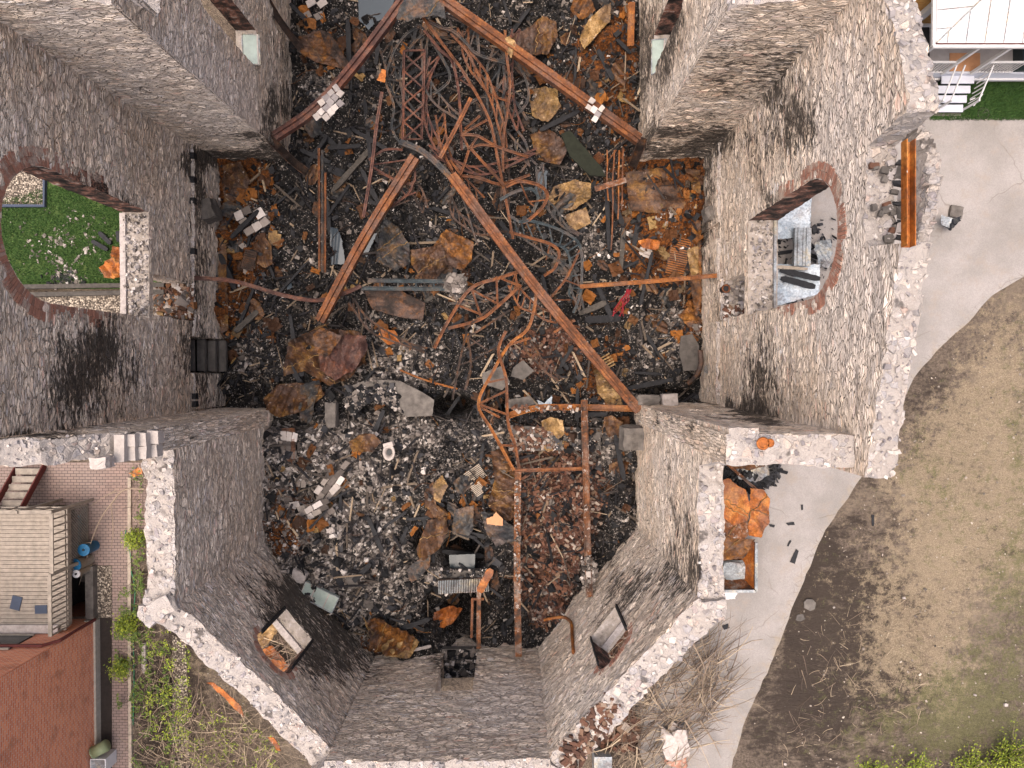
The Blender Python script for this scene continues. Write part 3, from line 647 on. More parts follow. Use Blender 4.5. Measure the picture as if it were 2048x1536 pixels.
FPH = [(p[0], p[1]) for p in resample([Vector(q) for q in [(WX-.5, 9.2)]+FP[1:]], .6, True)]
def wear(x, y):
    px, py = proj(x, y, 0); w_ = 0
    for ax, ay, bx, by in ((2048, 553, 1925, 655), (1925, 655, 1826, 758), (1740, 930, 1650, 1060), (1650, 1060, 1595, 1190), (1595, 1190, 1540, 1330), (1540, 1330, 1430, 1600), (1330, 1600, 1200, 1290)):
        L2 = (bx-ax)**2+(by-ay)**2; t = max(0, min(1, ((px-ax)*(bx-ax)+(py-ay)*(by-ay))/L2)); d = math.hypot(px-ax-t*(bx-ax), py-ay-t*(by-ay))
        w_ = max(w_, math.exp(-d/28)*.75)
    if px < 1420 and py > 1240: w_ = max(w_, .55)
    return w_
# the driveway stops at the outer wall line
drive_poly = [rel_g(*p) for p in DR]
def clip_drive():
    right = [rel_g(*p) for p in DR[:13]]
    q = right+[rel_g(1430, 1640), rel_g(1330, 1640), rel_g(1240, 1400), (1.9, -11.2), (5.6, -6.5), (5.6, -1.7), (EX+.6, -1.7), (EX+.6, 8.8), rel_g(1500, 236)]
    return q
sheet('driveway', clip_drive(), .02, 'drive', .45, .03, ('wear', wear), px=False)
sheet('lawn', [(1500, 120), (2400, 120), (2400, 238), (1500, 240)], .015, 'lawn', .6, .02)
sheet('lawn', [(-700, -80), (330, -80), (330, 578), (-700, 578)], .012, 'lawn', .6)
sheet('gravel_bed', [(-80, 340), (88, 340), (88, 412), (-80, 412)], .03, 'gravel', .5)
sheet('gravel_bed', [(-200, 584), (330, 584), (330, 640), (-200, 640)], .025, 'gravel', .5)
sheet('brick_patio', [(-300, 925), (330, 925), (330, 960), (268, 1120), (259, 1140), (259, 1700), (224, 1700), (224, 1131), (150, 1131), (150, 1010), (-300, 1010)], .02, 'paving', .6)
sheet('gravel_bed', [(192, 1132), (223, 1132), (223, 1235), (192, 1235)], .02, 'gravel', .4)
sheet('soil_bed', [(198, 1236), (223, 1236), (223, 1700), (198, 1700)], .02, 'soil', .4)
sheet('gravel_path', [(345, 1270), (372, 1285), (385, 1700), (345, 1700)], .015, 'gravel', .4)
# ================================================================== rubble inside the ruin
def wb(px, py, rx, ry, z=-2.0): p = P(px, py, z); s = (H-z)/FPX; return p.x, p.y, rx*s, ry*s
# height blobs: px,py,rx,ry,dh
HB = [(640, 720, 90, 80, .7), (760, 800, 120, 50, .35), (1040, 720, 100, 60, .4), (600, 960, 110, 180, .75), (690, 1120, 120, 110, .7), (780, 930, 130, 60, .5), (560, 1010, 50, 160, .45),
 (1340, 400, 90, 90, .5), (480, 430, 60, 80, .3), (640, 120, 60, 120, .3), (1200, 120, 80, 120, .3), (420, 560, 40, 110, .2), (500, 720, 60, 60, .3), (1390, 700, 60, 100, .35),
 (905, 812, 46, 20, -3.0), (1000, 815, 30, 16, -1.4), (925, 1105, 42, 28, -3.4), (925, 1240, 40, 55, -3.6), (1000, 1225, 60, 60, -1.7), (845, 1075, 14, 22, -1.6), (660, 560, 30, 40, -.5), (868, 1205, 18, 35, -1.2), (600, 845, 40, 12, -1.2),
 (1340, 790, 50, 14, -1.3), (680, 360, 40, 30, -.4), (840, 110, 80, 80, -.4), (1100, 1000, 60, 120, -.35), (1100, 1170, 80, 60, -.55), (1200, 1020, 50, 140, .25), (405, 710, 60, 40, -1.0), (1000, 1060, 40, 50, .35), (870, 1000, 50, 50, .3), (600, 1180, 90, 45, .8), (780, 1290, 90, 30, .2), (1245, 1060, 30, 100, .4)]
ZBL = [('r',470,400,60,90,.6),('r',470,600,50,70,.45),('r',1350,380,80,80,.5),('r',1340,520,70,60,.45),('r',1240,200,40,140,.35),('g',640,1120,110,120,.45),('g',600,980,70,110,.3),('g',760,1100,90,140,.25),('r',490,350,60,35,.7),('r',450,430,25,110,.55),('g',490,430,55,45,.45),('r',480,520,60,50,.6),('g',650,170,60,70,.4),('r',650,100,50,60,.55),('r',1335,370,85,60,1.0),('r',1320,450,80,60,.7),('g',1320,450,80,70,.3),('r',1395,520,22,110,.8),('r',1300,540,60,40,.5),
 ('r',1150,200,80,110,.35),('g',1060,200,60,50,.15),('r',1200,90,70,70,.4),('r',1250,60,25,160,.45),('g',1100,440,80,60,.15),('g',690,420,80,60,-.1),('r',410,600,30,50,.7),('b',505,600,35,18,.6),('g',505,600,60,40,.35),('b',1365,580,40,14,.6),('g',1370,620,50,40,.4),
 ('g',470,690,60,35,.5),('g',520,740,60,50,.25),('g',770,760,80,50,.45),('g',800,700,90,70,.4),('r',790,680,60,40,.3),('g',700,960,130,60,.45),('g',600,940,70,90,1.0),('g',640,1010,90,90,.7),('r',600,1000,70,90,.4),('g',690,1160,110,80,.6),('g',760,1220,60,50,.5),('g',800,860,130,35,.6),('g',640,1080,80,50,.35),
 ('g',1000,880,60,40,.4),('b',1090,700,85,60,1.0),('g',1060,700,70,40,.45),('b',1090,880,60,45,.8),('g',1085,880,60,30,.45),('b',1110,960,80,70,1.0),('b',1090,1100,60,130,1.0),('b',1140,1020,60,100,.75),('b',1080,1190,50,50,.6),('g',1180,880,40,40,.5),('g',1230,900,40,60,.5),('r',1240,940,30,50,.3),('g',1240,1040,30,60,.3),
 ('g',1310,680,60,60,.35),('g',1360,700,40,30,.4),('r',1380,650,60,60,.35),('r',1230,700,60,60,.35),('g',1250,760,80,40,.2),('r',1190,770,40,50,.5),('r',880,560,90,50,.3),('g',1190,480,30,50,.4),('g',940,600,40,30,.3),('g',1050,600,60,40,.35),('g',790,590,50,30,.3),
 ('r',980,980,50,80,.45),('g',870,1130,30,60,.5),('g',900,940,80,40,.25),('r',880,1010,50,60,.3),('g',1040,1150,12,120,.6),('g',910,1330,50,60,.4),('r',900,1380,40,14,.8),('r',760,1270,60,40,.5),('g',1200,660,60,60,.1),('r',460,660,90,40,.3),('r',640,640,90,80,.2),
 ('g',960,100,60,60,.1),('r',1000,400,120,60,.12),('g',740,1010,60,120,.25),('g',560,1110,40,50,.5),('r',600,1060,50,30,.4),('b',360,600,26,40,.9),('g',350,590,30,50,.6),('r',320,590,25,40,.5),('b',1465,610,25,35,.6),('g',1465,590,30,40,.8)]
HBW = [wb(*b[:4])+(b[4],) for b in HB]; ZBW = [wb(*b[1:5])+(b[0], b[5]) for b in ZBL]
def theight(x, y):
    x = np.asarray(x, float); y = np.asarray(y, float)
    z = -2.25+(fbm(x*.45, y*.45, 3, 3)-.5)*.9+(fbm(x*1.6, y*1.6, 9, 4, .6)-.5)*1.3+(fbm(x*7, y*7, 21, 3, .7)-.5)*.22
    z = z+np.where(y < -1.6, .75, 0)*np.clip((-1.3-y)/1.2, 0, 1)
    for cx, cy, rx, ry, dh in HBW:
        d = ((x-cx)/rx)**2+((y-cy)/ry)**2; z = z+dh*np.exp(-d*(1.0 if dh > 0 else .9)*d)
    return z
def tzone(x, y):
    x = np.asarray(x, float); y = np.asarray(y, float); r = np.zeros(x.shape+(3,)); r[..., 0] = .06; r[..., 1] = .16
    for cx, cy, rx, ry, ch, st in ZBW:
        d = ((x-cx)/rx)**2+((y-cy)/ry)**2; r[..., 'rgb'.index(ch)] += st*np.exp(-d)
    return np.clip(r, 0, 1)
def th1(x, y): return float(theight(np.array([x]), np.array([y]))[0])
def G(px, py, dz=0.0):
    z = -2.0
    for _ in range(5): p = P(px, py, z); z = .5*z+.5*(th1(p.x, p.y)+dz)
    return P(px, py, z)
def inside(x, y, m=0.0):
    x = np.asarray(x, float); y = np.asarray(y, float)
    t = (x > WX+m) & (x < EX-m) & (y > -1.4+m) & (y < 8.6-m); n_ = (x > -9.1+m) & (x < 5.2-m) & (y >= 8.4) & (y < 22.2)
    a = inpoly(x, y, [(-9.6+m, -1), (-9.6+m, -6.7), (-5.5, -11.4+m), (1.1, -11.2+m), (5.0-m, -6.1), (5.0-m, -1)])
    return t | n_ | a
def terrain():
    s = .075; xs = np.arange(-13.0, 8.6, s); ys = np.arange(-12.2, 22.3, s); X, Y = np.meshgrid(xs, ys)
    X = X+RNG.uniform(-.3, .3, X.shape)*s; Y = Y+RNG.uniform(-.3, .3, Y.shape)*s
    Z = theight(X, Y)+RNG.uniform(-1, 1, X.shape)*.018; ny, nx = X.shape
    keep = inside(X, Y, -.75)
    idx = np.arange(nx*ny).reshape(ny, nx); q = np.stack([idx[:-1, :-1], idx[:-1, 1:], idx[1:, 1:], idx[1:, :-1]], -1).reshape(-1, 4)
    kk = keep.ravel()[q].all(axis=1); q = q[kk]
    used = np.unique(q); rm = -np.ones(nx*ny, int); rm[used] = np.arange(len(used)); q = rm[q]
    co = np.stack([X.ravel()[used], Y.ravel()[used], Z.ravel()[used]], -1)
    me = bpy.data.meshes.new('rubble_floor'); me.from_pydata(co.tolist(), [], q.tolist()); me.materials.append(MT['rubble'])
    set_attrc(me, 'zone', tzone(co[:, 0], co[:, 1]))
    tag(link('rubble_floor', me), 'blackened heap of char, ash, rust and brick covering the whole interior', 'rubble', kind='stuff')
terrain()
CUBE = np.array([[-1,-1,-1],[1,-1,-1],[1,1,-1],[-1,1,-1],[-1,-1,1],[1,-1,1],[1,1,1],[-1,1,1]], float)/2
CF = np.array([[3,2,1,0],[4,5,6,7],[0,1,5,4],[1,2,6,5],[2,3,7,6],[3,0,4,7]])
def rots(n, tilt=.6):
    a = RNG.uniform(0, 2*np.pi, n); b = RNG.normal(0, tilt, n); c = RNG.normal(0, tilt, n)
    ca, sa, cb, sb, cc, sc_ = np.cos(a), np.sin(a), np.cos(b), np.sin(b), np.cos(c), np.sin(c); O = np.zeros(n); I = np.ones(n)
    Rz = np.stack([ca, -sa, O, sa, ca, O, O, O, I], -1).reshape(n, 3, 3); Rx = np.stack([I, O, O, O, cb, -sb, O, sb, cb], -1).reshape(n, 3, 3); Ry = np.stack([cc, O, sc_, O, I, O, -sc_, O, cc], -1).reshape(n, 3, 3)
    return Rz @ Rx @ Ry
def chunks(name, pos, size, jit, mat, tilt=.6, label=None, cat='rubble', kind='stuff'):
    n = len(pos); v = np.tile(CUBE, (n, 1, 1))+RNG.uniform(-jit, jit, (n, 8, 3)); v = v*size[:, None, :]
    v = np.einsum('nij,nkj->nki', rots(n, tilt), v)+pos[:, None, :]
    f = (CF[None]+np.arange(n)[:, None, None]*8).reshape(-1, 4)
    me = bpy.data.meshes.new(name); me.from_pydata(v.reshape(-1, 3).tolist(), [], f.tolist()); me.materials.append(MT[mat])
    return tag(link(name, me), label, cat, kind=kind)
def scatter(n, bounds, prob, lift=.02):
    x = RNG.uniform(bounds[0], bounds[1], n); y = RNG.uniform(bounds[2], bounds[3], n)
    k = inside(x, y, .05); x, y = x[k], y[k]; k = (RNG.uniform(0, 1, len(x)) < prob(x, y)) & (theight(x, y) > -3.15); x, y = x[k], y[k]
    return np.stack([x, y, theight(x, y)+lift], -1)
BD = (-12.2, 8.0, -11.6, 18.5)
def cl(x, y): return fbm(x*1.3, y*1.3, 44, 4, .6)
def szs(n, a, b, fx=(1, 1, .6)): s = a*(b/a)**(RNG.uniform(0, 1, n)**2.2); return s[:, None]*np.array(fx)*RNG.uniform(.6, 1.4, (n, 3))
def debris():
    Z = lambda x, y: tzone(x, y)
    p = scatter(26000, BD, lambda x, y: .55+.0*x); chunks('char_debris', p, szs(len(p), .04, .26), .25, 'c_black', label='small lumps of charcoal strewn over the whole interior')
    p = scatter(80000, BD, lambda x, y: np.clip((Z(x, y)[..., 1]-.1)*.7+(cl(x, y)-.56)*2.6, .008, .75)); chunks('plaster_debris', p, szs(len(p), .022, .2, (1, .8, .5)), .25, 'c_white', label='pale crumbs of plaster and mortar strewn over the burnt heap')
    p = scatter(30000, BD, lambda x, y: np.clip((Z(x, y)[..., 2]-.25)*.85, 0, .65)); chunks('brick_rubble', p, RNG.uniform(.9, 1.1, (len(p), 3))*np.array([.2, .1, .065])*RNG.choice([1, 1, .7, .5], len(p))[:, None], .05, 'c_brick', .35, label='loose red brick rubble spread along the right of the apse')
    p = scatter(16000, BD, lambda x, y: np.clip((Z(x, y)[..., 0]-.12)*.55, 0.01, .5)); chunks('rust_debris', p, szs(len(p), .05, .4, (1, .55, .12)), .3, 'c_rust', .5, label='rusty scraps of tin strewn over the burnt heap')
    p = scatter(9000, BD, lambda x, y: .12+.5*np.clip(fbm(x*.8, y*.8, 91)-.45, 0, 1)*2, .05); n = len(p)
    s = np.stack([RNG.uniform(.3, 1.5, n)**1.0, RNG.uniform(.02, .09, n), RNG.uniform(.02, .07, n)], -1); chunks('timber_debris', p, s, .12, 'c_wood', .16, label='charred splinters and short laths littering the floor')
    # wire and thin rods
    mb = MB(); p = scatter(700, BD, lambda x, y: .35+.4*Z(x, y)[..., 0], .12)
    for q in p:
        a = random.uniform(0, 6.3); L = random.uniform(.4, 1.6); b = random.uniform(-1.5, 1.5); pts = []; c = Vector(q)
        for k in range(5): pts.append(c.copy()); c += Vector((math.cos(a), math.sin(a), random.uniform(-.15, .15)))*L/4; a += b/4
        mb.taper(pts, .010, .008, 3)
    tag(mb.build('tangled_wire', 'c_rust'), 'thin rusty wires and rods curling over the heap', 'wire', kind='stuff')
debris()
# ================================================================== steel, sheets and timber lying in the ruin
def Q(l): return [P(*p) if len(p) == 3 else G(p[0], p[1], .25) for p in l]
def smoothp(pts, n=5):
    pts = [Vector(p) for p in pts]
    if len(pts) < 3: return pts
    out = []
    for i in range(len(pts)-1):
        p0 = pts[max(i-1, 0)]; p1 = pts[i]; p2 = pts[i+1]; p3 = pts[min(i+2, len(pts)-1)]
        for k in range(n):
            t = k/n; out.append(.5*((2*p1)+(p2-p0)*t+(2*p0-5*p1+4*p2-p3)*t*t+(3*p1-p0-3*p2+p3)*t**3))
    return out+[pts[-1]]
def isec(w_, h_, t=.03):
    a, b = w_/2, h_/2; return [(-a, -b), (a, -b), (a, -b+t), (t/2, -b+t), (t/2, b-t), (a, b-t), (a, b), (-a, b), (-a, b-t), (-t/2, b-t), (-t/2, -b+t), (-a, -b+t)]
def usec(w_, h_, t=.02):
    a, b = w_/2, h_/2; return [(-a, -b), (a, -b), (a, b), (a-t, b), (a-t, -b+t), (-a+t, -b+t), (-a+t, b), (-a, b)]
def chsec(w_, h_):   # top flange with a raised rib: reads as the double line of a built-up chord
    a, b = w_/2, h_/2; return [(-a, -b), (a, -b), (a, b*.55), (a*.35, b*.55), (a*.30, b), (-a*.05, b), (-a*.1, b*.4), (-a, b*.4)]
def member(name, label, cat, pts, w_, h_, mat, kind='I', group=None, parent=None, jit=.0):
    mb = MB(); q = Q(pts); q = smoothp(q) if len(q) > 2 else resample(q, .5)
    if jit: q = [p+Vector((noise.noise(p*.9), noise.noise(p*.9+Vector((5, 0, 0))), noise.noise(p*.7)))*jit for p in q]
    sec = {'I': isec(w_, h_), 'U': usec(w_, h_), 'C': chsec(w_, h_)}.get(kind)
    if kind == 'T': mb.tube(q, w_/2, 7)
    else: mb.prof(q, sec)
    o = mb.build(name, mat, parent, smooth=(kind == 'T'))
    if label: tag(o, label, cat, group)
    return o
BL = 'steel beam'
b1 = member('steel_beam', 'heavy rusted roof beam sloping down to the upper right wall corner', BL, [(868, -14, 1.1), (1279, 279, -.2)], .40, .40, 'rust', 'C')
b2 = member('steel_beam', 'heavy rusted roof beam sloping down to the upper left wall corner', BL, [(812, -8, 1.1), (760, 63, .9), (713, 124, .7), (666, 180, .5), (632, 214, .35), (600, 240, .25), (549, 273, .12)], .33, .36, 'rustp', 'C')
b3 = member('steel_beam', 'rusted beam lying over the grey puddle and ending at the crumpled brown sheets', BL, [(830, 314, .3), (732, 470, -.1), (640, 642, -.6)], .38, .36, 'rust', 'C')
b4 = member('steel_beam', 'longest rusted beam crossing the middle of the ruin down to the lower right wall corner', BL, [(903, 350, .45), (1080, 585, 0), (1278, 821, -.45)], .38, .36, 'rust', 'C')
mb = MB(); q = P(1262, 804, -.25)
for k in range(5): mb.tube([q+Vector((random.uniform(-.15, .15), .12*k, .08)), q+Vector((random.uniform(-.1, .1), .12*k, .13))], .02, 6)
mb.build('bolt_heads', 'rustg', b4)
member('steel_beam', 'short curved dark chord bridging the gap between the two middle beams', BL, [(800, 284, .1), (840, 300, .25), (875, 328, .35), (910, 364, .2)], .22, .2, 'rustg', 'C')
member('steel_bar', 'bent red and orange bar running from the left wall recess to the long beam', 'steel bar', [(388, 556, .2), (470, 563, -.1), (565, 590, -.5), (635, 601, -.7), (690, 586, -.9), (722, 572, -.9)], .15, .1, 'rustp', 'U')
member('steel_bar', 'straight bright orange bar reaching the right transept wall', 'steel bar', [(1160, 573, -.7), (1300, 563, -.3), (1434, 551, .15)], .16, .1, 'rust2', 'U')
for i, (x0, x1, y0, y1) in enumerate(((638, 639, 296, 540), (645, 645, 300, 545), (651, 650, 345, 545))):
    member('steel_rod', ('leftmost of three long parallel rusty rods left of the grey puddle', 'middle grey brown one of three long parallel rods left of the grey puddle', 'rightmost and shortest of three long parallel rods left of the grey puddle')[i], 'rod', [(x0, y0, -.5), (x1, y1, -1.2)], .075, .075, 'rustg' if i == 1 else 'rust', 'U', 'three parallel rods by the puddle')
member('steel_beam', 'rust and grey double channel lying lengthwise over the bricks in the apse', BL, [(1168, 800, -.35), (1172, 960, -.45), (1176, 1130, -.35), (1179, 1195, -.2)], .25, .16, 'flaky', 'U')
member('steel_beam', 'horizontal orange beam under the foot of the longest beam', BL, [(1012, 833, -.7), (1060, 818, -.6), (1120, 814, -.6), (1275, 817, -.6)], .24, .2, 'rust2', 'U')
member('steel_post', 'long post with flaking white crust lying beside the brick filled trench', 'post', [(1036, 935, -.9), (1034, 1120, -.9), (1037, 1312, -.6)], .26, .2, 'flaky', 'I')
fr = thing('metal_stand', 'small upright rusty frame of two rails over the black pit', 'frame', tuple(G(952, 1240)))
member('rail', None, None, [(945, 1196, -1.0), (943, 1275, -1.0)], .1, .1, 'rust', 'I', parent=fr)
member('rail', None, None, [(958, 1180, -.9), (957, 1296, -.9)], .17, .14, 'flaky', 'I', parent=fr)
member('crossbar', None, None, [(943, 1198, -.95), (968, 1198, -.95)], .09, .09, 'rust', 'I', parent=fr)
pr = thing('steel_channel', 'pair of grey blue channels lying side by side left of the plaster lump', 'channel', tuple(G(810, 570)))
member('channel', None, None, [(735, 561, -.9), (893, 563, -.9)], .15, .12, 'teal', 'U', parent=pr)
member('channel', None, None, [(722, 577, -1.0), (890, 578, -1.0)], .15, .12, 'teal', 'U', parent=pr)
for i in range(4): member('spacer', None, None, [(760+i*36, 562, -1.0), (760+i*36, 577, -1.05)], .05, .05, 'teal', 'I', parent=pr)
member('steel_beam', 'rusty beam laid across the broken notch in the right gable top', BL, [(1817, 281, 12.55), (1817, 493, 12.6)], .18, .2, 'orange_plate', 'U')
member('bent_pipe', 'hooked orange pipe hanging against the lower right angled wall', 'pipe', [(1088, 1240, -.9), (1108, 1236, -.8), (1130, 1235, -.6), (1142, 1246, .15), (1144, 1268, .95), (1147, 1306, 2.35)], .13, .1, 'rust2', 'T')
member('steel_beam', 'dark rusted stub beam diving from the upper left wall corner into the debris', BL, [(534, 272, .35), (585, 322, -1.0), (616, 346, -1.6)], .32, .3, 'rustd', 'U')
member('steel_beam', 'dark rusted stub beam diving from the upper right wall corner into the debris', BL, [(1285, 281, .0), (1262, 338, -1.5)], .34, .3, 'rustd', 'U')
member('steel_beam', 'dark beam with orange edge diving along the upper left nave wall', BL, [(530, -8, .4), (560, 42, -.4), (603, 99, -1.4)], .26, .2, 'rustd', 'U')
member('steel_beam', 'orange strip beam standing against the upper right nave wall', BL, [(1263, 5, -.9), (1261, 92, -1.4)], .24, .2, 'rust2', 'I')
member('steel_bar', 'flat rusty bar bridging the two brick heaps beside the trench', 'steel bar', [(1030, 941, -.6), (1170, 937, -.7)], .14, .08, 'rust', 'U')
member('steel_bar', 'thin orange stem crossing the ash left of the collapsed slab hole', 'steel bar', [(800, 740), (850, 760), (915, 778)], .07, .05, 'rust2', 'U')
member('steel_bar', 'short orange and grey strap lying on the right hand char planks', 'steel bar', [(1190, 378, -1.0), (1252, 360, -1.0)], .22, .06, 'flaky', 'I')
for i, (a, b) in enumerate((((1228, 300), (1222, 500)), ((1238, 300), (1236, 440)), ((1246, 295), (1243, 420)), ((1213, 300), (1216, 400)), ((1232, 300), (1210, 330)))):
    member('steel_rod', ('longest rusty rod, left of the middle of the bunch below the upper right wall corner', 'middle rusty rod of the bunch below the upper right wall corner', 'rightmost rusty rod of the bunch below the upper right wall corner', 'leftmost rusty rod of the bunch below the upper right wall corner', 'short slanting rusty rod crossing the bunch below the upper right wall corner')[i], 'rod', [a+(-.9,), b+(-1.4,)], .05, .05, 'rust2' if i % 2 else 'rust', 'U', jit=.06)
# gusset plates
def plate(name, label, pts, dz=.18, amp=.12, mat='ruin_plate', cat='sheet metal', step=.085, z=None, seed=None, th=.014, lam=.8, group=None, parent=None, seams=0, curl=.1, jag=.03, tilt=(0, 0)):
    rs = random.Random(seed if seed is not None else hash((pts[0][0], pts[0][1], len(pts))) & 0xffff)
    if z is None: z = max(th1(*P(px, py, -2)[:2]) for px, py in pts)*.5+sum(th1(*P(px, py, -2)[:2]) for px, py in pts)/len(pts)*.5+dz
    q = [P(px, py, z) for px, py in pts]; q2 = resample([Vector((p.x, p.y)) for p in q], step*.8, True)
    ox = rs.random()*40; wj = jag*.6; q2 = [p+Vector((rs.uniform(-jag, jag)*.5+wj*(noise.noise(Vector((p.x*2.6, p.y*2.6, ox)))+.5*noise.noise(Vector((p.x*6, p.y*6, ox)))), rs.uniform(-jag, jag)*.5+wj*(noise.noise(Vector((p.x*2.6, p.y*2.6, ox+9)))+.5*noise.noise(Vector((p.x*6, p.y*6, ox+5)))))) for p in q2]
    A, T, idx = cdt([[(p.x, p.y) for p in q2]], step); c = A.mean(axis=0); sz = max(np.ptp(A[:, 0]), np.ptp(A[:, 1]))/2+.01
    X = A[:, 0]-c[0]; Y = A[:, 1]-c[1]; Z = np.zeros(len(A))
    an = rs.uniform(0, 3.14); ca, sa = math.cos(an), math.sin(an); XX = X*ca+Y*sa; YY = -X*sa+Y*ca; sd = rs.randint(0, 999); w1 = .12*(fbm(X*2, Y*2, sd, 2)-.5)
    Z = amp*2.6*(tvn((XX+w1)/lam*1.5+50, (YY-w1)/lam*1.1+50, sd)-.5)+amp*1.3*(tvn(XX/lam*3.1+50, YY/lam*2.6+50, sd+3)-.5)+amp*.5*(tvn(YY/lam*7+50, XX/lam*7+50, sd+5)-.5)
    pw = (XX+.35*lam*tvn(YY/lam*1.3+50, XX/lam*.6+50, sd+8))/(lam*.42); Z = Z*.55+amp*.75*(2*np.abs(pw-np.floor(pw+.5))-.5)*(.5+fbm(YY*1.5, XX*.5, sd+2, 2))
    Z *= 1 if curl else .3
    Z += curl*np.clip(((X/sz)**2+(Y/sz)**2)-.4, 0, 1)*(fbm(X*2+9, Y*2, 4, 2)-.35)*2
    Z += tilt[0]*X+tilt[1]*Y+z
    n = len(A); co = [(A[i, 0], A[i, 1], Z[i]) for i in range(n)]+[(A[i, 0], A[i, 1], Z[i]-th) for i in range(n)]
    F = [tuple(t) for t in T]+[(t[2]+n, t[1]+n, t[0]+n) for t in T]; l = idx[0]
    F += [(l[(i+1) % len(l)], l[i], l[i]+n, l[(i+1) % len(l)]+n) for i in range(len(l))]
    me = bpy.data.meshes.new(name); me.from_pydata(co, [], F); me.materials.append(MT[mat]); o = link(name, me, parent)
    if label: tag(o, label, cat, group)
    if seams:
        for k in range(seams):
            an = rs.uniform(0, 3.14); off = rs.uniform(-.4, .4)*sz; d = np.abs(X*math.cos(an)+Y*math.sin(an)-off); s_ = np.argsort(-X*math.sin(an)+Y*math.cos(an)); s_ = [i for i in s_ if d[i] < step*.7][::2]
            if len(s_) > 3:
                mb = MB(); mb.tube([Vector((A[i, 0], A[i, 1], Z[i]+.015)) for i in s_], .016, 5); mb.build('seam', 'tan_plate', o)
    return o
PL = plate
PL('gusset_plate', 'grey folded sheet wrapped over the apex where the two upper beams meet', [(792, 38), (800, 10), (812, -6), (868, -6), (888, 8), (892, 38), (868, 30), (845, 36), (820, 44)], mat='rustg', z=1.35, amp=.1, seams=1)
PL('sheet_metal', 'large crumpled brown sheet at left below the end of the long beam', [(578, 682), (640, 655), (722, 664), (734, 682), (728, 722), (700, 755), (660, 772), (610, 742), (566, 752)], mat='brown_plate', amp=.35, dz=.55, seams=2, lam=1.2)
PL('sheet_metal', 'reddish purple folded sheet forming the right fold of the crumpled heap', [(640, 700), (690, 668), (735, 672), (736, 700), (712, 738), (668, 762), (640, 740)], mat='rustp', amp=.3, dz=.95, lam=.9)
PL('sheet_metal', 'orange panel on top of the crumpled brown heap', [(625, 668), (640, 655), (684, 672), (668, 695), (650, 716), (628, 700)], mat='ruin_plate', amp=.2, dz=1.15, lam=.7)
PL('sheet_metal', 'dark wrinkled sheet drooping at the lower left of the crumpled heap', [(528, 800), (550, 770), (590, 765), (640, 770), (650, 790), (615, 820), (560, 835), (532, 822)], mat='brown_plate', amp=.3, dz=.5, seams=1)
PL('sheet_metal', 'grey leaf shaped sheet hanging below the crumpled heap', [(600, 770), (640, 760), (632, 800), (622, 848), (600, 840), (596, 800)], mat='grey_plate', amp=.2, dz=.6)
PL('sheet_metal', 'tall grey brown folded sheet right of the pale puddles', [(767, 434), (797, 455), (820, 490), (819, 528), (790, 542), (752, 522), (758, 470)], mat='grey_plate', amp=.18, dz=.4, seams=2)
PL('sheet_metal', 'olive orange sheet beside the tall grey folded one', [(822, 500), (884, 490), (896, 528), (870, 562), (846, 560), (822, 530)], mat='brown_plate', amp=.16, dz=.35, seams=1)
PL('sheet_metal', 'rusty five sided sheet sprinkled with ash in the middle of the heap', [(868, 492), (892, 458), (948, 484), (942, 522), (925, 542), (888, 528)], mat='ruin_plate', amp=.16, dz=.35)
PL('sheet_metal', 'small rusty sheet under the white plaster lump', [(842, 520), (900, 508), (910, 560), (860, 575)], mat='brown_plate', amp=.12, dz=.22)
PL('sheet_metal', 'olive tan dented sheet right of the looping truss', [(1092, 404), (1108, 372), (1150, 360), (1181, 368), (1182, 396), (1144, 422), (1104, 414)], mat='tan_plate', amp=.12, dz=.35, seams=1)
PL('sheet_metal', 'small square rusty sheet below the dented olive one', [(1128, 432), (1172, 414), (1183, 446), (1150, 462), (1136, 450)], mat='tan_plate', amp=.1, dz=.3)
PL('sheet_metal', 'broad orange sheet beneath the upper right beam', [(1022, 70), (1060, 52), (1088, 30), (1112, 44), (1116, 70), (1096, 108), (1058, 110), (1036, 96)], mat='brown_plate', amp=.14, dz=.4, seams=1)
PL('sheet_metal', 'pale tan leaf shaped sheet near the top right of the nave', [(1158, 80), (1176, 40), (1200, 18), (1222, 4), (1220, 42), (1188, 78), (1170, 98)], mat='tan_plate', amp=.1, dz=.45)
PL('sheet_metal', 'small twisted tan strip hooked over the upper right beam', [(1002, 80), (1018, 72), (1032, 84), (1028, 100), (1022, 118), (1010, 96)], mat='tan_plate', amp=.1, z=.75)
PL('sheet_metal', 'blotchy tan sheet in the debris under the upper right beam', [(1056, 182), (1090, 172), (1112, 186), (1122, 214), (1096, 246), (1064, 232)], mat='tan_plate', amp=.14, dz=.3)
PL('sheet_metal', 'low rusty sheet left of the upper right wall corner', [(1060, 270), (1100, 258), (1140, 290), (1120, 330), (1074, 320)], mat='brown_plate', amp=.14, dz=.15)
PL('sheet_metal', 'rusty sheet with bite marks in the upper left debris', [(600, 76), (642, 58), (690, 98), (686, 140), (640, 128), (602, 108)], mat='ruin_plate', amp=.2, dz=.25, seams=1)
PL('sheet_metal', 'long dark rusty strip leaning in the upper left debris', [(640, 60), (660, 66), (700, 130), (690, 142), (655, 104)], mat='rustd', amp=.14, dz=.6)
PL('sheet_metal', 'crumpled cream and orange sheet at the foot of the lower left angled wall', [(735, 1240), (760, 1234), (785, 1252), (830, 1272), (822, 1300), (780, 1312), (742, 1296)], mat='ruin_plate', amp=.26, dz=.5, seams=1)
PL('sheet_metal', 'olive sheet with raised rim under the crumpled orange sheet', [(722, 1228), (740, 1270), (770, 1312), (820, 1318), (838, 1285), (826, 1268), (760, 1285)], mat='tan_plate', amp=.1, dz=.2)
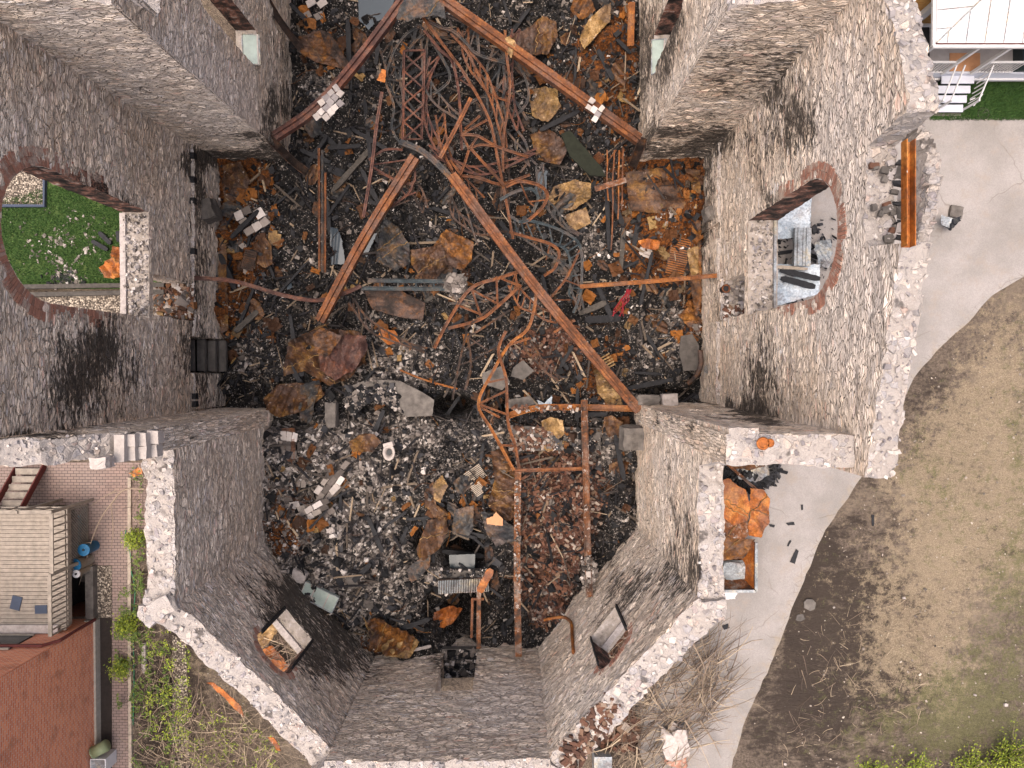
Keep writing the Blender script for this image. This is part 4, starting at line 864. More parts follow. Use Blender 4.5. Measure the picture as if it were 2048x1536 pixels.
PL('sheet_metal', 'long tan brown sheet curling beside the black pit', [(832, 1098), (856, 1040), (892, 1034), (896, 1062), (880, 1096), (848, 1120), (836, 1116)], mat='brown_plate', amp=.2, dz=.5, seams=1, lam=1.3)
PL('sheet_metal', 'purple grey curled end of the sheet beside the black pit', [(812, 1140), (846, 1112), (862, 1110), (858, 1136), (836, 1158), (822, 1164)], mat='rustg', amp=.14, dz=.45)
PL('sheet_metal', 'gold brown fin shaped scrap above the black pit', [(866, 968), (884, 950), (896, 972), (880, 1006), (868, 1000)], mat='tan_plate', amp=.1, dz=.5)
PL('sheet_metal', 'rusty scrap sheet left of the fin shaped one', [(848, 985), (868, 960), (872, 1010), (900, 1030), (870, 1035), (850, 1012)], mat='brown_plate', amp=.16, dz=.3)
PL('sheet_metal', 'dark grey folded panel standing over the black pit', [(908, 1020), (948, 1010), (946, 1058), (938, 1072), (904, 1064)], mat='grey_plate', amp=.12, dz=.5)
PL('sheet_metal', 'long rumpled brown sheet leading down to the trench post', [(982, 902), (1012, 895), (1030, 940), (1032, 1034), (1008, 1046), (976, 1008), (990, 956)], mat='brown_plate', amp=.22, dz=.4, seams=2)
PL('sheet_metal', 'grey sheet with torn points above the black hole', [(962, 1022), (998, 1030), (1034, 1058), (1046, 1090), (1010, 1086), (992, 1094), (970, 1060)], mat='grey_plate', amp=.16, dz=.5)
PL('fibre_board', 'plain salmon coloured board scrap on the grey torn sheet', [(972, 1038), (985, 1032), (992, 1024), (1006, 1038), (1006, 1052), (974, 1048)], mat='ftan', amp=.02, dz=.85, cat='board')
PL('sheet_metal', 'folded tan sheet with white crust lying on the brick block', [(1082, 842), (1100, 834), (1126, 840), (1128, 868), (1116, 878), (1100, 862), (1086, 858)], mat='tan_plate', amp=.14, dz=.75)
PL('sheet_metal', 'small tan leaf of sheet metal below the folded one on the bricks', [(1086, 895), (1108, 878), (1120, 884), (1112, 900), (1094, 904)], mat='tan_plate', amp=.06, dz=.6)
PL('sheet_metal', 'lumpy orange brown sheet above the white toilet bowl', [(698, 884), (722, 868), (748, 868), (762, 884), (744, 904), (706, 904)], mat='brown_plate', amp=.14, dz=.35)
PL('sheet_metal', 'bundle of crumpled yellow brown sheets under the foot of the longest beam', [(1186, 738), (1214, 744), (1240, 790), (1248, 822), (1222, 818), (1196, 786)], mat='tan_plate', amp=.26, dz=.3, seams=1)
PL('sheet_metal', 'ribbed orange strip scraps left of the brick heap', [(762, 655), (792, 662), (802, 684), (776, 690), (756, 672)], mat='orange_plate', amp=.14, dz=.3)
PL('roof_fragment', 'fallen piece of layered shingle roof right of the pale puddles', [(728, 582), (792, 576), (850, 606), (846, 640), (796, 634), (744, 618)], mat='rustd', amp=.07, dz=.45, cat='roof piece')
PL('sheet_metal', 'flat brown tin lying against the right transept foundation', [(1250, 345), (1320, 335), (1400, 340), (1402, 400), (1340, 430), (1262, 420)], mat='brown_plate', amp=.10, dz=.12, lam=1.4)
PL('sheet_metal', 'tall narrow rusty sheet standing beside the right foundation wall', [(1384, 440), (1402, 440), (1403, 600), (1392, 640), (1380, 560)], mat='ruin_plate', amp=.06, dz=.15)
PL('sheet_metal', 'orange brown sheet tangled above the ribbed rusty radiator', [(1276, 482), (1296, 476), (1320, 484), (1316, 500), (1286, 496)], mat='orange_plate', amp=.1, dz=.35)
PL('sheet_metal', 'curling brown sheet in the lower right corner of the transept', [(1356, 630), (1380, 610), (1404, 640), (1396, 666), (1372, 650)], mat='ruin_plate', amp=.18, dz=.25)
PL('sheet_metal', 'long rusty sheet lying at the foot of the left foundation wall', [(446, 330), (480, 322), (500, 360), (482, 400), (450, 410), (444, 370)], mat='brown_plate', amp=.08, dz=.12)
PL('sheet_metal', 'rusty strip wall panel leaning on the left foundation near the bent bar', [(440, 440), (452, 438), (456, 660), (442, 668), (436, 560)], mat='brown_plate', amp=.06, dz=.18)
PL('sheet_metal', 'narrow orange flap right of the ribbed rusty radiator', [(1374, 500), (1396, 490), (1398, 545), (1384, 556)], mat='tan_plate', amp=.1, dz=.3)
PL('sheet_metal', 'bent white gutter piece beside the horizontal orange beam', [(1075, 800), (1090, 806), (1104, 790), (1104, 810), (1092, 818), (1078, 812)], mat='white_plate', amp=.08, dz=.6)
PL('sheet_metal', 'rusty scrap sheet at the top edge of the nave', [(1150, -10), (1180, -8), (1190, 20), (1165, 40), (1140, 20)], mat='ruin_plate', amp=.14, dz=.3)
PL('sheet_metal', 'brown fallen sheet in the doorway of the end wall', [(868, 1384), (880, 1366), (900, 1370), (908, 1386), (888, 1392)], mat='orange_plate', amp=.1, z=-.6)
PL('sheet_metal', 'crumpled rusty sheet at the rim of the deep black pit', [(868, 1225), (900, 1212), (925, 1216), (912, 1240), (888, 1256), (866, 1250)], mat='orange_plate', amp=.2, dz=.5)
PL('sheet_metal', 'rust brown sheet hanging right of the deep black pit', [(968, 1080), (985, 1096), (1000, 1170), (990, 1190), (972, 1150)], mat='rustd', amp=.14, dz=.3)
# slabs
def slab(name, label, pts, z, th, mat, tilt=(0, 0), cat='slab', parent=None, amp=.02):
    return plate(name, label, pts, z=z, amp=amp, mat=mat, cat=cat, th=th, curl=0, lam=1.5, tilt=tilt, jag=.015, parent=parent)
slab('concrete_slab', 'large curved grey slab tipped up out of the ash at the mouth of the apse', [(686, 800), (700, 772), (742, 758), (800, 762), (845, 785), (868, 800), (864, 832), (812, 834), (780, 812), (738, 800), (706, 836)], -1.1, .12, 'conc', (-.05, .06), amp=.10)
slab('concrete_slab', 'pale flat stone slab left of the brick heap', [(964, 746), (1004, 732), (1020, 764), (1004, 780), (966, 768)], -1.35, .12, 'conc', (.1, 0))
slab('concrete_slab', 'dark tilted square slab on the brick heap', [(1026, 735), (1046, 720), (1068, 742), (1046, 760), (1022, 752)], -1.2, .1, 'conc_dk', (0, .2))
slab('concrete_slab', 'dark green mossy slab lying in the char near the upper right beam', [(1122, 268), (1140, 262), (1204, 335), (1212, 352), (1180, 350), (1140, 312)], -1.5, .12, 'moss', (.05, .1), amp=.05)
slab('concrete_slab', 'square grey paving slab in the lower right of the transept', [(1362, 672), (1384, 668), (1398, 690), (1396, 740), (1368, 742), (1358, 706)], -1.45, .1, 'conc_dk', (0, .05))
slab('concrete_slab', 'brown grey slab lying among bricks under the lower truss', [(1012, 800), (1060, 792), (1072, 808), (1030, 818), (1010, 815)], -1.4, .2, 'conc', (0, 0))
slab('concrete_lintel', 'broad concrete lintel topped with brick rubble across the mouth of the apse', [(1018, 852), (1200, 856), (1202, 900), (1024, 902)], -1.0, .45, 'conc_dk', cat='lintel', amp=.05)
slab('concrete_lintel', 'sooty horizontal ledge crossing above the black pit', [(880, 1140), (985, 1142), (985, 1158), (882, 1158)], -1.0, .3, 'conc_dk', cat='lintel', amp=.05)
slab('concrete_slab', 'dark flat panel lying in the pit above the white ribbed radiator', [(898, 1110), (950, 1108), (950, 1140), (900, 1142)], -1.3, .05, 'slate')
n = 520; pp = []
while len(pp) < n:
    a, b = random.uniform(686, 868), random.uniform(758, 836)
    if inpoly([a], [b], [(686, 800), (700, 772), (742, 758), (790, 770), (800, 815), (812, 834), (780, 812), (738, 800), (706, 836)])[0] and (random.random() < (.9 if a < 800 and b > 775 else .15)): q = P(a, b, -1.02); c0_ = P(775, 800, -1.1); pp.append((q.x, q.y, -1.06-.05*(q.x-c0_.x)+.06*(q.y-c0_.y)+random.uniform(0, .06)))
pp = np.array(pp); chunks('slab_debris', pp[:300], szs(300, .03, .16), .25, 'c_white', .4, 'pale crumbs and lumps lying on the curved grey slab'); chunks('slab_debris', pp[300:], szs(220, .05, .22), .25, 'c_black', .4, 'charcoal lumps lying on the curved grey slab')
def cover(px0, px1, py0, py1, z, items):
    for mt, n, lo, hi, lb in items:
        p = np.array([list(P(RNG.uniform(px0, px1), RNG.uniform(py0, py1), z+RNG.uniform(0, .1))) for _ in range(n)]); chunks('ledge_debris', p, np.tile([[.2, .1, .07]], (n, 1)) if mt == 'c_brick' else szs(n, lo, hi), .15, mt, .4, lb)
cover(1022, 1110, 855, 900, -.97, (('c_brick', 110, 0, 0, 'bricks lying on the left half of the broad lintel'), ('c_white', 130, .04, .2, 'mortar crumbs on the left half of the broad lintel')))
cover(1110, 1200, 856, 900, -.97, (('c_black', 90, .04, .25, 'charcoal on the right half of the broad lintel'), ('c_white', 110, .03, .16, 'pale crumbs on the right half of the broad lintel'), ('c_rust', 24, .06, .3, 'rusty scraps on the right half of the broad lintel')))
cover(1030, 1042, 960, 1300, -.78, (('c_white', 150, .03, .12, 'white plaster crumbs stuck along the crusted post'),))
cover(1016, 1170, 812, 824, -.55, (('c_white', 60, .03, .12, 'mortar crumbs on the horizontal orange beam'), ('c_brick', 14, 0, 0, 'bricks resting on the horizontal orange beam')))
cover(1162, 1192, 1110, 1180, -.35, (('c_white', 110, .04, .2, 'crumbled plaster around the foot of the long double channel'),))
cover(880, 985, 1138, 1158, -.96, (('c_black', 60, .04, .16, 'charcoal on the sooty ledge'), ('c_white', 50, .03, .1, 'pale crumbs on the sooty ledge')))
# puddles
for pts in ([(660, 454), (676, 458), (684, 480), (690, 528), (662, 530)], [(722, 468), (754, 466), (746, 486), (733, 514), (724, 500)], [(716, -10), (790, -10), (782, 30), (752, 44), (738, 60), (718, 40)], [(572, 566), (584, 562), (584, 576), (574, 580)], [(1075, 345), (1095, 340), (1092, 392), (1070, 380)]):
    q = [P(a, b, -1.9) for a, b in pts]; z = max(th1(p.x, p.y) for p in q)*.6+max(th1(p.x, p.y) for p in q)*.4+.10
    q = [P(a, b, z) for a, b in pts]
    for k in (0,):
        r_ = resample([Vector((p.x, p.y)) for p in q], .06, True, .02); me = bpy.data.meshes.new('puddle'); me.from_pydata([(p.x, p.y, z) for p in r_], [], [tuple(range(len(r_)))]); me.materials.append(MT['water']); tag(link('puddle', me), kind='structure')
# trusses
def truss(label, chords, braces=(), mat='rustp', w_=.12, zig=None, name='roof_truss', bw=.05):
    w_ *= .82
    c0 = Q([q for q in chords[0] if not isinstance(q, str)])[0]; t = thing(name, label, 'truss', (c0.x, c0.y, c0.z))
    cs = []
    for c in chords:
        m_ = mat if not isinstance(c[-1], str) else c[-1]; c = [q for q in c if not isinstance(q, str)]
        member('chord', None, None, c, w_, w_*.8, m_, 'U', parent=t); cs.append(smoothp(Q(c), 8))
    for b in braces: member('brace', None, None, b, bw, bw, mat, 'U', parent=t)
    if zig:
        for i, j, n in zig:
            A, B = cs[i], cs[j]; f = lambda C, t_: C[min(len(C)-1, int(t_*(len(C)-1)))]
            for k in range(n):
                for a, b in (((k)/n, (k+1)/n),) if n > 7 or k % 2 == 0 else (((k+1)/n, k/n),):
                    mb = MB(); mb.prof([f(A, a), f(B, b)], usec(bw, bw)); mb.build('brace', mat, t)
    return t
lad = [[(808, 102, .2), (807, 190, 0), (806, 280, -.2)], [(849, 100, .2), (847, 190, 0), (843, 278, -.2)]]
xb = []
for k in range(5):
    y0 = 108+k*34; y1 = y0+34; xb += [[(808, y0, .15), (846, y1, 0)], [(847, y0, .15), (807, y1, 0)]]
truss('straight ladder like lattice truss with crossed bracing in the upper middle', lad, xb+[[(803, 279, -.2), (846, 278, -.2)], [(806, 102, .2), (850, 100, .2)]], 'rustp', .11, bw=.055)
truss('long red double truss sweeping down from the roof apex to the middle beam', [[(845, 34, .9), (873, 72, .7), (903, 112, .5), (930, 150, .4), (978, 238, .1), (996, 322, -.1), (1008, 380, -.2), (1026, 478, -.5), 'rust'], [(848, 60, .4), (880, 100, .3), (905, 125, .2), (918, 190, -.1), (922, 262, -.3), (924, 300, -.3)]], [[(903, 112, .5), (905, 125, .2)], [(930, 150, .4), (914, 160, .0)], [(918, 158, 0), (952, 180, .2)]], 'rustp', .12)
truss('dark double chord curving right from the roof apex', [[(852, 40, .8), (880, 55, .6), (905, 62, .5), (930, 84, .4), (955, 109, .2), (1012, 127, .1), 'rustg'], [(890, 30, .6), (930, 46, .5), (952, 58, .4), (958, 110, .2)]], [[(905, 62, .5), (900, 40, .5)], [(950, 60, .4), (940, 95, .2)]], 'rustg', .12)
truss('tall bundled truss running straight down right of the ladder truss', [[(1010, 60, .7), (1014, 116, .5), (1020, 172, .3), (1014, 230, .1), (1007, 274, 0), (1006, 345, -.2), 'rust'], [(1004, 118, .0), (1010, 170, -.2), (1000, 230, -.4), (998, 300, -.4)]], mat='rustg', zig=[(0, 1, 6)], w_=.11)
truss('buckled left hand truss hanging below the apex', [[(840, 52, .6), (812, 70, .5), (792, 96, .4), (778, 130, .2), (772, 164, .1), (788, 212, -.1), (784, 256, -.2), (806, 296, -.2)], [(858, 60, .3), (830, 84, .2), (812, 110, 0), (800, 150, -.2), (806, 200, -.4), (800, 250, -.4)]], mat='rustg', zig=[(0, 1, 9)], w_=.10)
PL('gusset_plate', 'small bright orange gusset on the buckled left truss', [(754, 160), (764, 138), (772, 142), (770, 166)], mat='orange_plate', z=.35, amp=.02)
member('steel_bar', 'long red bar slanting down left of the ladder truss to the middle beam', 'steel bar', [(764, 184, .1), (752, 260, .1), (744, 330, .1), (727, 434, -.1)], .12, .1, 'rustp', 'C')
member('steel_bar', 'red double bar slanting across the centre of the truss tangle', 'steel bar', [(942, 196, .5), (918, 244, .4), (880, 316, .3)], .15, .1, 'rust', 'C')
truss('fan shaped truss with radiating bars in the middle of the tangle', [[(922, 270, .1), (955, 272, .1), (993, 293, .0), (1056, 314, -.3)], [(938, 300, .2), (922, 346, .1), (902, 374, -.1), 'rust'], [(942, 298, .2), (1002, 364, .2), (1010, 372, .1), 'rust'], [(922, 352, .0), (960, 356, 0), (1000, 368, -.1), (1060, 350, -.4)]],
   [[(925, 270, .1), (938, 298, .2)], [(955, 274, .1), (940, 296, .2)], [(993, 293, 0), (960, 290, .1), (942, 298, .2)], [(922, 350, 0), (900, 320, -.1)], [(940, 352, .0), (1000, 370, 0)], [(924, 268, .1), (975, 240, .1)], [(930, 258, .1), (960, 232, 0)], [(905, 340, .1), (888, 300, 0), (912, 262, 0)]], 'rust', .12, bw=.08)
truss('truss looping round in a bow below the fan shaped one', [[(1012, 374, .3), (1040, 363, .3), (1078, 371, .2), (1095, 390, 0), (1084, 416, -.2), (1056, 441, -.4), (1040, 446, -.5)], [(1000, 400, -.2), (1030, 384, -.1), (1062, 378, -.1), (1076, 395, -.3), (1066, 425, -.5), 'teal']], [[(1040, 363, .3), (1056, 400, -.3), (1068, 412, -.4)], [(1090, 400, -.1), (1056, 404, -.3)]], 'rust', .14)
truss('blue grey truss trailing right and down from the bow', [[(1018, 430, -.4), (1040, 444, -.4), (1062, 442, -.4), (1110, 456, -.5), (1150, 478, -.6), (1162, 500, -.7), (1164, 536, -.8), (1160, 590, -.9), (1146, 626, -1.0)], [(1020, 462, -.6), (1050, 476, -.7), (1100, 486, -.8), (1132, 500, -.9), (1142, 540, -1.0), (1138, 590, -1.1)]], mat='teal', zig=[(0, 1, 14)], w_=.12)
truss('rusty truss strip hooking down right of the middle beam', [[(1018, 464, -.5), (1060, 476, -.6), (1100, 488, -.7), (1118, 505, -.8), (1110, 535, -.9), (1088, 552, -1.0)]], [[(1100, 488, -.7), (1092, 520, -1.0)]], 'rust', .13)
truss('triangular lattice truss lying over the horizontal grey channels', [[(1044, 541, -.2), (1000, 556, -.3), (942, 577, -.5), (898, 640, -.8), (869, 697, -1.0)], [(1042, 570, -.4), (994, 614, -.6), (958, 640, -.8), (896, 657, -1.0)]],
   [[(993, 553, -.3), (995, 610, -.6)], [(944, 580, -.5), (992, 606, -.6)], [(944, 580, -.5), (963, 636, -.8)], [(920, 612, -.7), (965, 630, -.8)], [(1030, 546, -.2), (1036, 580, -.4)], [(1000, 556, -.3), (1040, 572, -.4)]], 'rust', .15, bw=.08)
truss('long grey truss spine running down through the ash in the middle', [[(978, 618, -.7), (935, 655, -.9), (932, 670, -1), (918, 730, -1.2), (905, 800, -1.4)], [(934, 672, -1), (942, 725, -1.1), (930, 780, -1.3)], [(1020, 620, -.5), (975, 650, -.8), (936, 674, -1)]], [[(918, 730, -1.2), (942, 722, -1.1)], [(925, 700, -1.1), (960, 680, -1)], [(936, 674, -1), (975, 700, -1.1)], [(940, 725, -1.1), (1000, 690, -1.0)]], 'rustd', .10)
truss('tall double truss standing from the white plaster patch down to the trench', [[(1074, 574, -.1), (1068, 620, -.2), (1054, 660, -.3), (1018, 690, -.4), (985, 745, -.5), (957, 808, -.5), (985, 862, -.5), (1028, 941, -.5), 'rust2'], [(1012, 662, -.3), (997, 702, -.3), (1012, 757, -.4), (1016, 843, -.5), (1030, 890, -.5), (1038, 937, -.5), 'rust']],
   [[(957, 808, -.5), (1012, 828, -.5)], [(962, 815, -.5), (1000, 835, -.5)], [(975, 765, -.5), (1012, 757, -.4)], [(1000, 890, -.5), (1032, 892, -.5)], [(1018, 690, -.4), (1062, 676, -.4)], [(957, 808, -.5), (1016, 780, -.5)]], 'rust', .14, bw=.08)
truss('small rusty truss brace left of the ladder truss foot', [[(738, 320, -.2), (770, 300, -.1), (805, 300, -.1)], [(742, 332, -.3), (790, 360, -.3), (826, 366, -.2), (830, 340, -.1)], [(826, 366, -.2), (812, 392, -.3), (750, 432, -.5)]], [[(742, 330, -.3), (826, 318, -.1)], [(790, 360, -.3), (812, 392, -.3)], [(812, 392, -.3), (832, 385, -.3)]], 'rustp', .10)
truss('looped dark truss behind the tall bundle in the upper right of the tangle', [[(1030, 120, -.2), (1052, 160, -.4), (1056, 200, -.5), (1030, 232, -.5), (1000, 236, -.4)], [(1006, 160, -.2), (985, 190, -.3), (960, 196, -.3), (930, 214, -.4)], [(1024, 250, -.5), (1048, 280, -.6), (1058, 318, -.7), (1040, 345, -.7)]], [[(1052, 160, -.4), (1010, 180, -.3)], [(1056, 200, -.5), (1008, 170, -.3)], [(1030, 232, -.5), (1002, 180, -.3)]], 'rustg', .11)
truss('ragged truss piece below the middle beam near the orange bar', [[(1102, 600, -.5), (1120, 640, -.7), (1160, 655, -.8)], [(1160, 500, -.8), (1130, 560, -.8), (1088, 610, -.7)], [(1108, 665, -.4), (1150, 640, -.3)]], [[(1102, 600, -.5), (1140, 600, -.7)], [(1130, 560, -.8), (1160, 572, -.8)]], 'rust', .11)
truss('dark truss arch crossing behind the upper beams', [[(870, 190, -.3), (850, 206, -.4), (835, 215, -.5)], [(862, 80, .1), (900, 150, -.1), (880, 180, -.2), (848, 196, -.3)], [(1055, 240, -.6), (1020, 200, -.4), (985, 280, -.5), (970, 300, -.5)]], [], 'rustg', .12)
for lb, p0, p1, bow, z0, z1, mt in (('extra bowed truss crossing under the apex from left to right', (830, 90), (1060, 150), -40, -.3, -.5, 'rustg'), ('purple bowed truss left of the long red truss', (870, 110), (900, 330), 34, .0, -.4, 'rustp'), ('dark truss curving round the right side of the tangle', (1000, 90), (1066, 330), 50, -.1, -.6, 'rustg'), ('brown truss sagging across the fan shaped one', (860, 300), (1070, 300), 40, -.2, -.4, 'rustp'),
   ('narrow orange truss leaning through the centre of the tangle', (905, 60), (1010, 300), -20, .3, -.2, 'rust'), ('dark truss lying low between fan and bow', (900, 400), (1010, 470), 24, -.6, -.9, 'rustd'), ('grey truss bending below the apex plate', (850, 60), (960, 260), 46, .1, -.4, 'rustg'), ('brown double truss right of the tall bundle', (1030, 60), (1040, 260), 20, .0, -.5, 'rustp'),
   ('dark low truss left of the lattice over the channels', (760, 340), (850, 420), -20, -.5, -.8, 'rustd'), ('rusty truss strip beside the plaster patch', (1020, 560), (1120, 640), 16, -.6, -.8, 'rust'), ('dark truss reaching to the right hand char cluster', (1080, 330), (1160, 470), 26, -.5, -.9, 'rustg'),
   ('thin truss sloping from the left beam into the ladder truss', (770, 90), (830, 230), 12, -.2, -.5, 'rustg'), ('brown truss folded over just below the apex plate', (930, 60), (1020, 200), 30, .1, -.3, 'rust'), ('dark truss lying under the lower part of the long red one', (960, 200), (1010, 420), -18, -.4, -.8, 'rustd'),
   ('rusty truss strip over the gap between the middle beams', (880, 230), (960, 400), 20, -.3, -.7, 'rust'), ('grey truss fallen across the triangular lattice', (900, 600), (1060, 560), 14, -.7, -.8, 'rustg'), ('dark truss trailing below the plaster patch into the bricks', (1040, 660), (1120, 760), 10, -.8, -1.0, 'rustd'),
   ('grey truss beneath the middle of the longest beam', (1060, 480), (1160, 620), -26, -.8, -1.0, 'rustg'), ('dull truss sagging left of the middle beam foot', (700, 600), (850, 700), 20, -1.0, -1.2, 'rustd')):
    dx, dy = p1[0]-p0[0], p1[1]-p0[1]; L_ = math.hypot(dx, dy); nx_, ny_ = -dy/L_, dx/L_; w9 = random.uniform(14, 24)
    ch = [[(p0[0]+dx*t+nx_*(bow*math.sin(t*3.14)+s9*w9*(1-.3*t))+random.uniform(-4, 4), p0[1]+dy*t+ny_*(bow*math.sin(t*3.14)+s9*w9*(1-.3*t))+random.uniform(-4, 4), z0+(z1-z0)*t+s9*.1) for t in (0, .2, .4, .6, .8, 1)] for s9 in (-.5, .5)]
    truss(lb, ch, mat=mt, w_=.09, zig=[(0, 1, 9)], bw=.05)
member('pipe', 'slim tube curving under the middle beam by the fan truss', 'pipe', [(920, 380, -.3), (940, 440, -.6), (952, 480, -.8), (956, 490, -.9)], .09, .09, 'rustg', 'T')
member('pipe', 'thin rusty tube crossing in front of the folded grey sheet', 'pipe', [(752, 434, -.6), (790, 412, -.5), (820, 400, -.4)], .07, .09, 'rustd', 'T')
# timbers
def timber(label, a, b, w_, h_=.12, mat='char', z=None, name='charred_timber', cat='timber', group=None):
    pa = G(a[0], a[1], .22) if z is None else P(a[0], a[1], z[0]); pb = G(b[0], b[1], .22) if z is None else P(b[0], b[1], z[1])
    mb = MB(); n = 9; pts = [pa.lerp(pb, i/n) for i in range(n+1)]; rs = [1+random.uniform(-.12, .12) for _ in range(n+1)]; rs[0] *= .55; rs[-1] *= .6
    t = (pb-pa).normalized(); sd = t.cross(Vector((0, 0, 1))).normalized(); up = sd.cross(t); vs = []
    for p, r in zip(pts, rs):
        for q, (x, y) in enumerate(((-.5, -.5), (0, -.5), (.5, -.5), (.5, .5), (0, .5), (-.5, .5))): vs.append(p+sd*x*w_*r*random.uniform(.93, 1.07)+up*y*h_*random.uniform(.85, 1.1))
    F = [(i*6+k, i*6+(k+1) % 6, (i+1)*6+(k+1) % 6, (i+1)*6+k) for i in range(n) for k in range(6)]+[tuple(range(5, -1, -1)), tuple(n*6+k for k in range(6))]
    mb.add(vs, F); return tag(mb.build(name, mat), label, cat, group)
TB = [('long pointed grey timber leaning left of the ladder truss', (664, 384), (750, 288), .2), ('thick burnt timber under the upper left stub beam', (608, 318), (696, 352), .3), ('burnt timber parallel to the thick one under the stub beam', (600, 300), (660, 325), .18),
 ('black plank standing in the right hand char cluster', (1212, 360), (1218, 500), .16), ('slanting black plank crossing the right hand char cluster', (1213, 368), (1246, 452), .2), ('grey scaled plank at the bottom of the right hand char cluster', (1247, 458), (1240, 545), .2), ('short black plank branching left in the right hand cluster', (1234, 444), (1212, 470), .18),
 ('black timber leaning at the left foundation wall', (440, 508), (470, 578), .22), ('split grey timber above the stairwell rubble at left', (470, 664), (516, 622), .22), ('pale split laths left of the triangular truss', (846, 606), (892, 578), .14), ('upright black plank in the upper left of the nave', (696, 40), (701, 205), .2), ('second upright black plank in the upper left of the nave, nearer the ladder truss', (730, 200), (742, 330), .17),
 ('grey timber right of the lower trusses', (1158, 628), (1212, 605), .24), ('pale standing lath in the lower right corner of the transept', (1300, 740), (1298, 785), .16), ('black post right of the pale lath in the lower right corner', (1316, 735), (1311, 785), .18), ('black post frame end in the lower right corner', (1350, 740), (1349, 778), .2), ('horizontal rusty lath across the lower right frame', (1268, 745), (1380, 752), .12),
 ('black timber diagonal above the fin shaped scrap', (848, 984), (888, 1012), .16), ('dark lath over the gold brown scrap', (852, 975), (888, 966), .12), ('burnt plank sloping across the pit mouth', (884, 1102), (968, 1112), .2), ('dark fallen plank right of the sheet bundle in the apse corner', (1230, 870), (1248, 960), .18), ('thick black log lying on the ash in the lower right of the transept', (1170, 640), (1240, 636), .3),
 ('long dark plank in the middle right debris', (1190, 560), (1225, 640), .2), ('dark board lying at top right of the nave', (1196, 100), (1226, 160), .2), ('charred board at the mouth of the trench', (1150, 830), (1215, 828), .18), ('dark stick across the white tiles at the left of the apse', (640, 1010), (700, 980), .08),
 ('short black timber poking up from the collapsed slab', (712, 792), (722, 808), .12), ('black timber near the top of the nave by the apex', (760, 60), (752, 130), .16), ('black timber left of the puddles', (655, 400), (660, 470), .16), ('burnt board above the ribbed piece at left', (500, 500), (548, 520), .12),
 ('leaning charred plank at the right foundation wall', (1196, 470), (1188, 560), .18), ('burnt batten below the plaster patch', (1110, 700), (1136, 740), .16), ('burnt batten beside the brick heap', (1146, 690), (1120, 735), .14), ('black plank under the horizontal orange beam', (1180, 800), (1262, 798), .2), ('long fallen rafter along the foot of the left transept wall', (460, 690), (540, 668), .18)]
for lb, a, b, w_ in TB: timber(lb, a, b, w_, mat='char2' if any(k in lb for k in ('grey', 'pale', 'split')) else 'char')
timber('narrow white board lying in the ash at the lower left of the apse', (652, 1090), (690, 1152), .14, .04, 'pale', name='white_board', cat='board')
timber('orange painted strip bridging the black pit beside the radiator', (983, 1138), (958, 1184), .32, .05, 'orange_plate', z=(-.7, -.7), name='metal_strip', cat='metal strip')
timber('short pale lath at the end wall left of the doorway', (818, 1302), (862, 1292), .12, .05, 'pale', name='wooden_lath', cat='lath')
# tile panels
def tiles(label, poly, size, ang, z, mat='c_white', rows=None, name='tile_panel', cat='tiles', th=.04):
    q = [P(a, b, z) for a, b in poly]; c = sum(q, Vector())/len(q); p2 = [((p-c).x, (p-c).y) for p in q]; mb = MB(); R = Matrix.Rotation(ang, 3, 'Z'); sag = random.uniform(0, 6)
    for i in range(-14, 15):
        for j in range(-14, 15):
            v = R @ Vector((i*size[0]+(j % 2)*(size[0]/2 if rows else 0), j*size[1], 0))
            if inpoly([v.x], [v.y], p2)[0] and random.random() > .16:
                dz = .06*math.sin(v.x*2.2+sag)+.05*math.sin(v.y*2.7)
                mb.box(c+v+Vector((random.uniform(-.02, .02), random.uniform(-.02, .02), dz)), (size[0]*random.uniform(.8, 1.02), size[1]*random.uniform(.82, 1.0), th), R @ Matrix.Rotation(random.uniform(-.12, .12), 3, 'X') @ Matrix.Rotation(random.uniform(-.12, .12), 3, 'Y') @ Matrix.Rotation(random.gauss(0, .09), 3, 'Z'), j=.09)
    return tag(mb.build(name, mat), label, cat)
gz_ = lambda a, b, d: G(a, b, d).z
tiles('sagging panel of large white tiles beside the left foundation wall', [(462, 450), (474, 425), (490, 410), (512, 422), (520, 408), (536, 420), (546, 438), (522, 452), (504, 470), (474, 474)], (.36, .36), .55, gz_(500, 440, .3))
tiles('cracked white panel stuck over the upper left beam', [(630, 236), (640, 206), (664, 180), (690, 176), (684, 206), (664, 232)], (.24, .24), .7, .62, 'wallchip')
tiles('white wrapped sleeve over the lower end of the upper right beam', [(1170, 202), (1192, 206), (1222, 236), (1212, 244), (1196, 236), (1186, 246)], (.22, .22), -.6, .32, 'wallchip')
tiles('column of pale tiles along the left side of the apse', [(560, 870), (600, 862), (612, 960), (596, 985), (562, 968)], (.36, .22), 1.5, gz_(580, 920, .22))
tiles('diagonal patch of large pale blocks right of the tile column', [(630, 975), (668, 912), (702, 930), (692, 962), (662, 995), (638, 1004)], (.42, .24), .9, gz_(665, 955, .25), rows=1)
tiles('scattered pale blocks at the lower left of the apse', [(560, 990), (640, 1000), (630, 1040), (575, 1040)], (.36, .24), .3, gz_(600, 1015, .22), rows=1)
tiles('row of pale blocks running below the tile column', [(600, 1020), (655, 1000), (668, 1020), (610, 1060)], (.34, .22), .5, gz_(640, 1030, .2), rows=1)
tiles('pale split blocks at the top left of the nave', [(600, 5), (640, -5), (660, 30), (618, 40)], (.4, .3), .6, gz_(630, 20, .2))
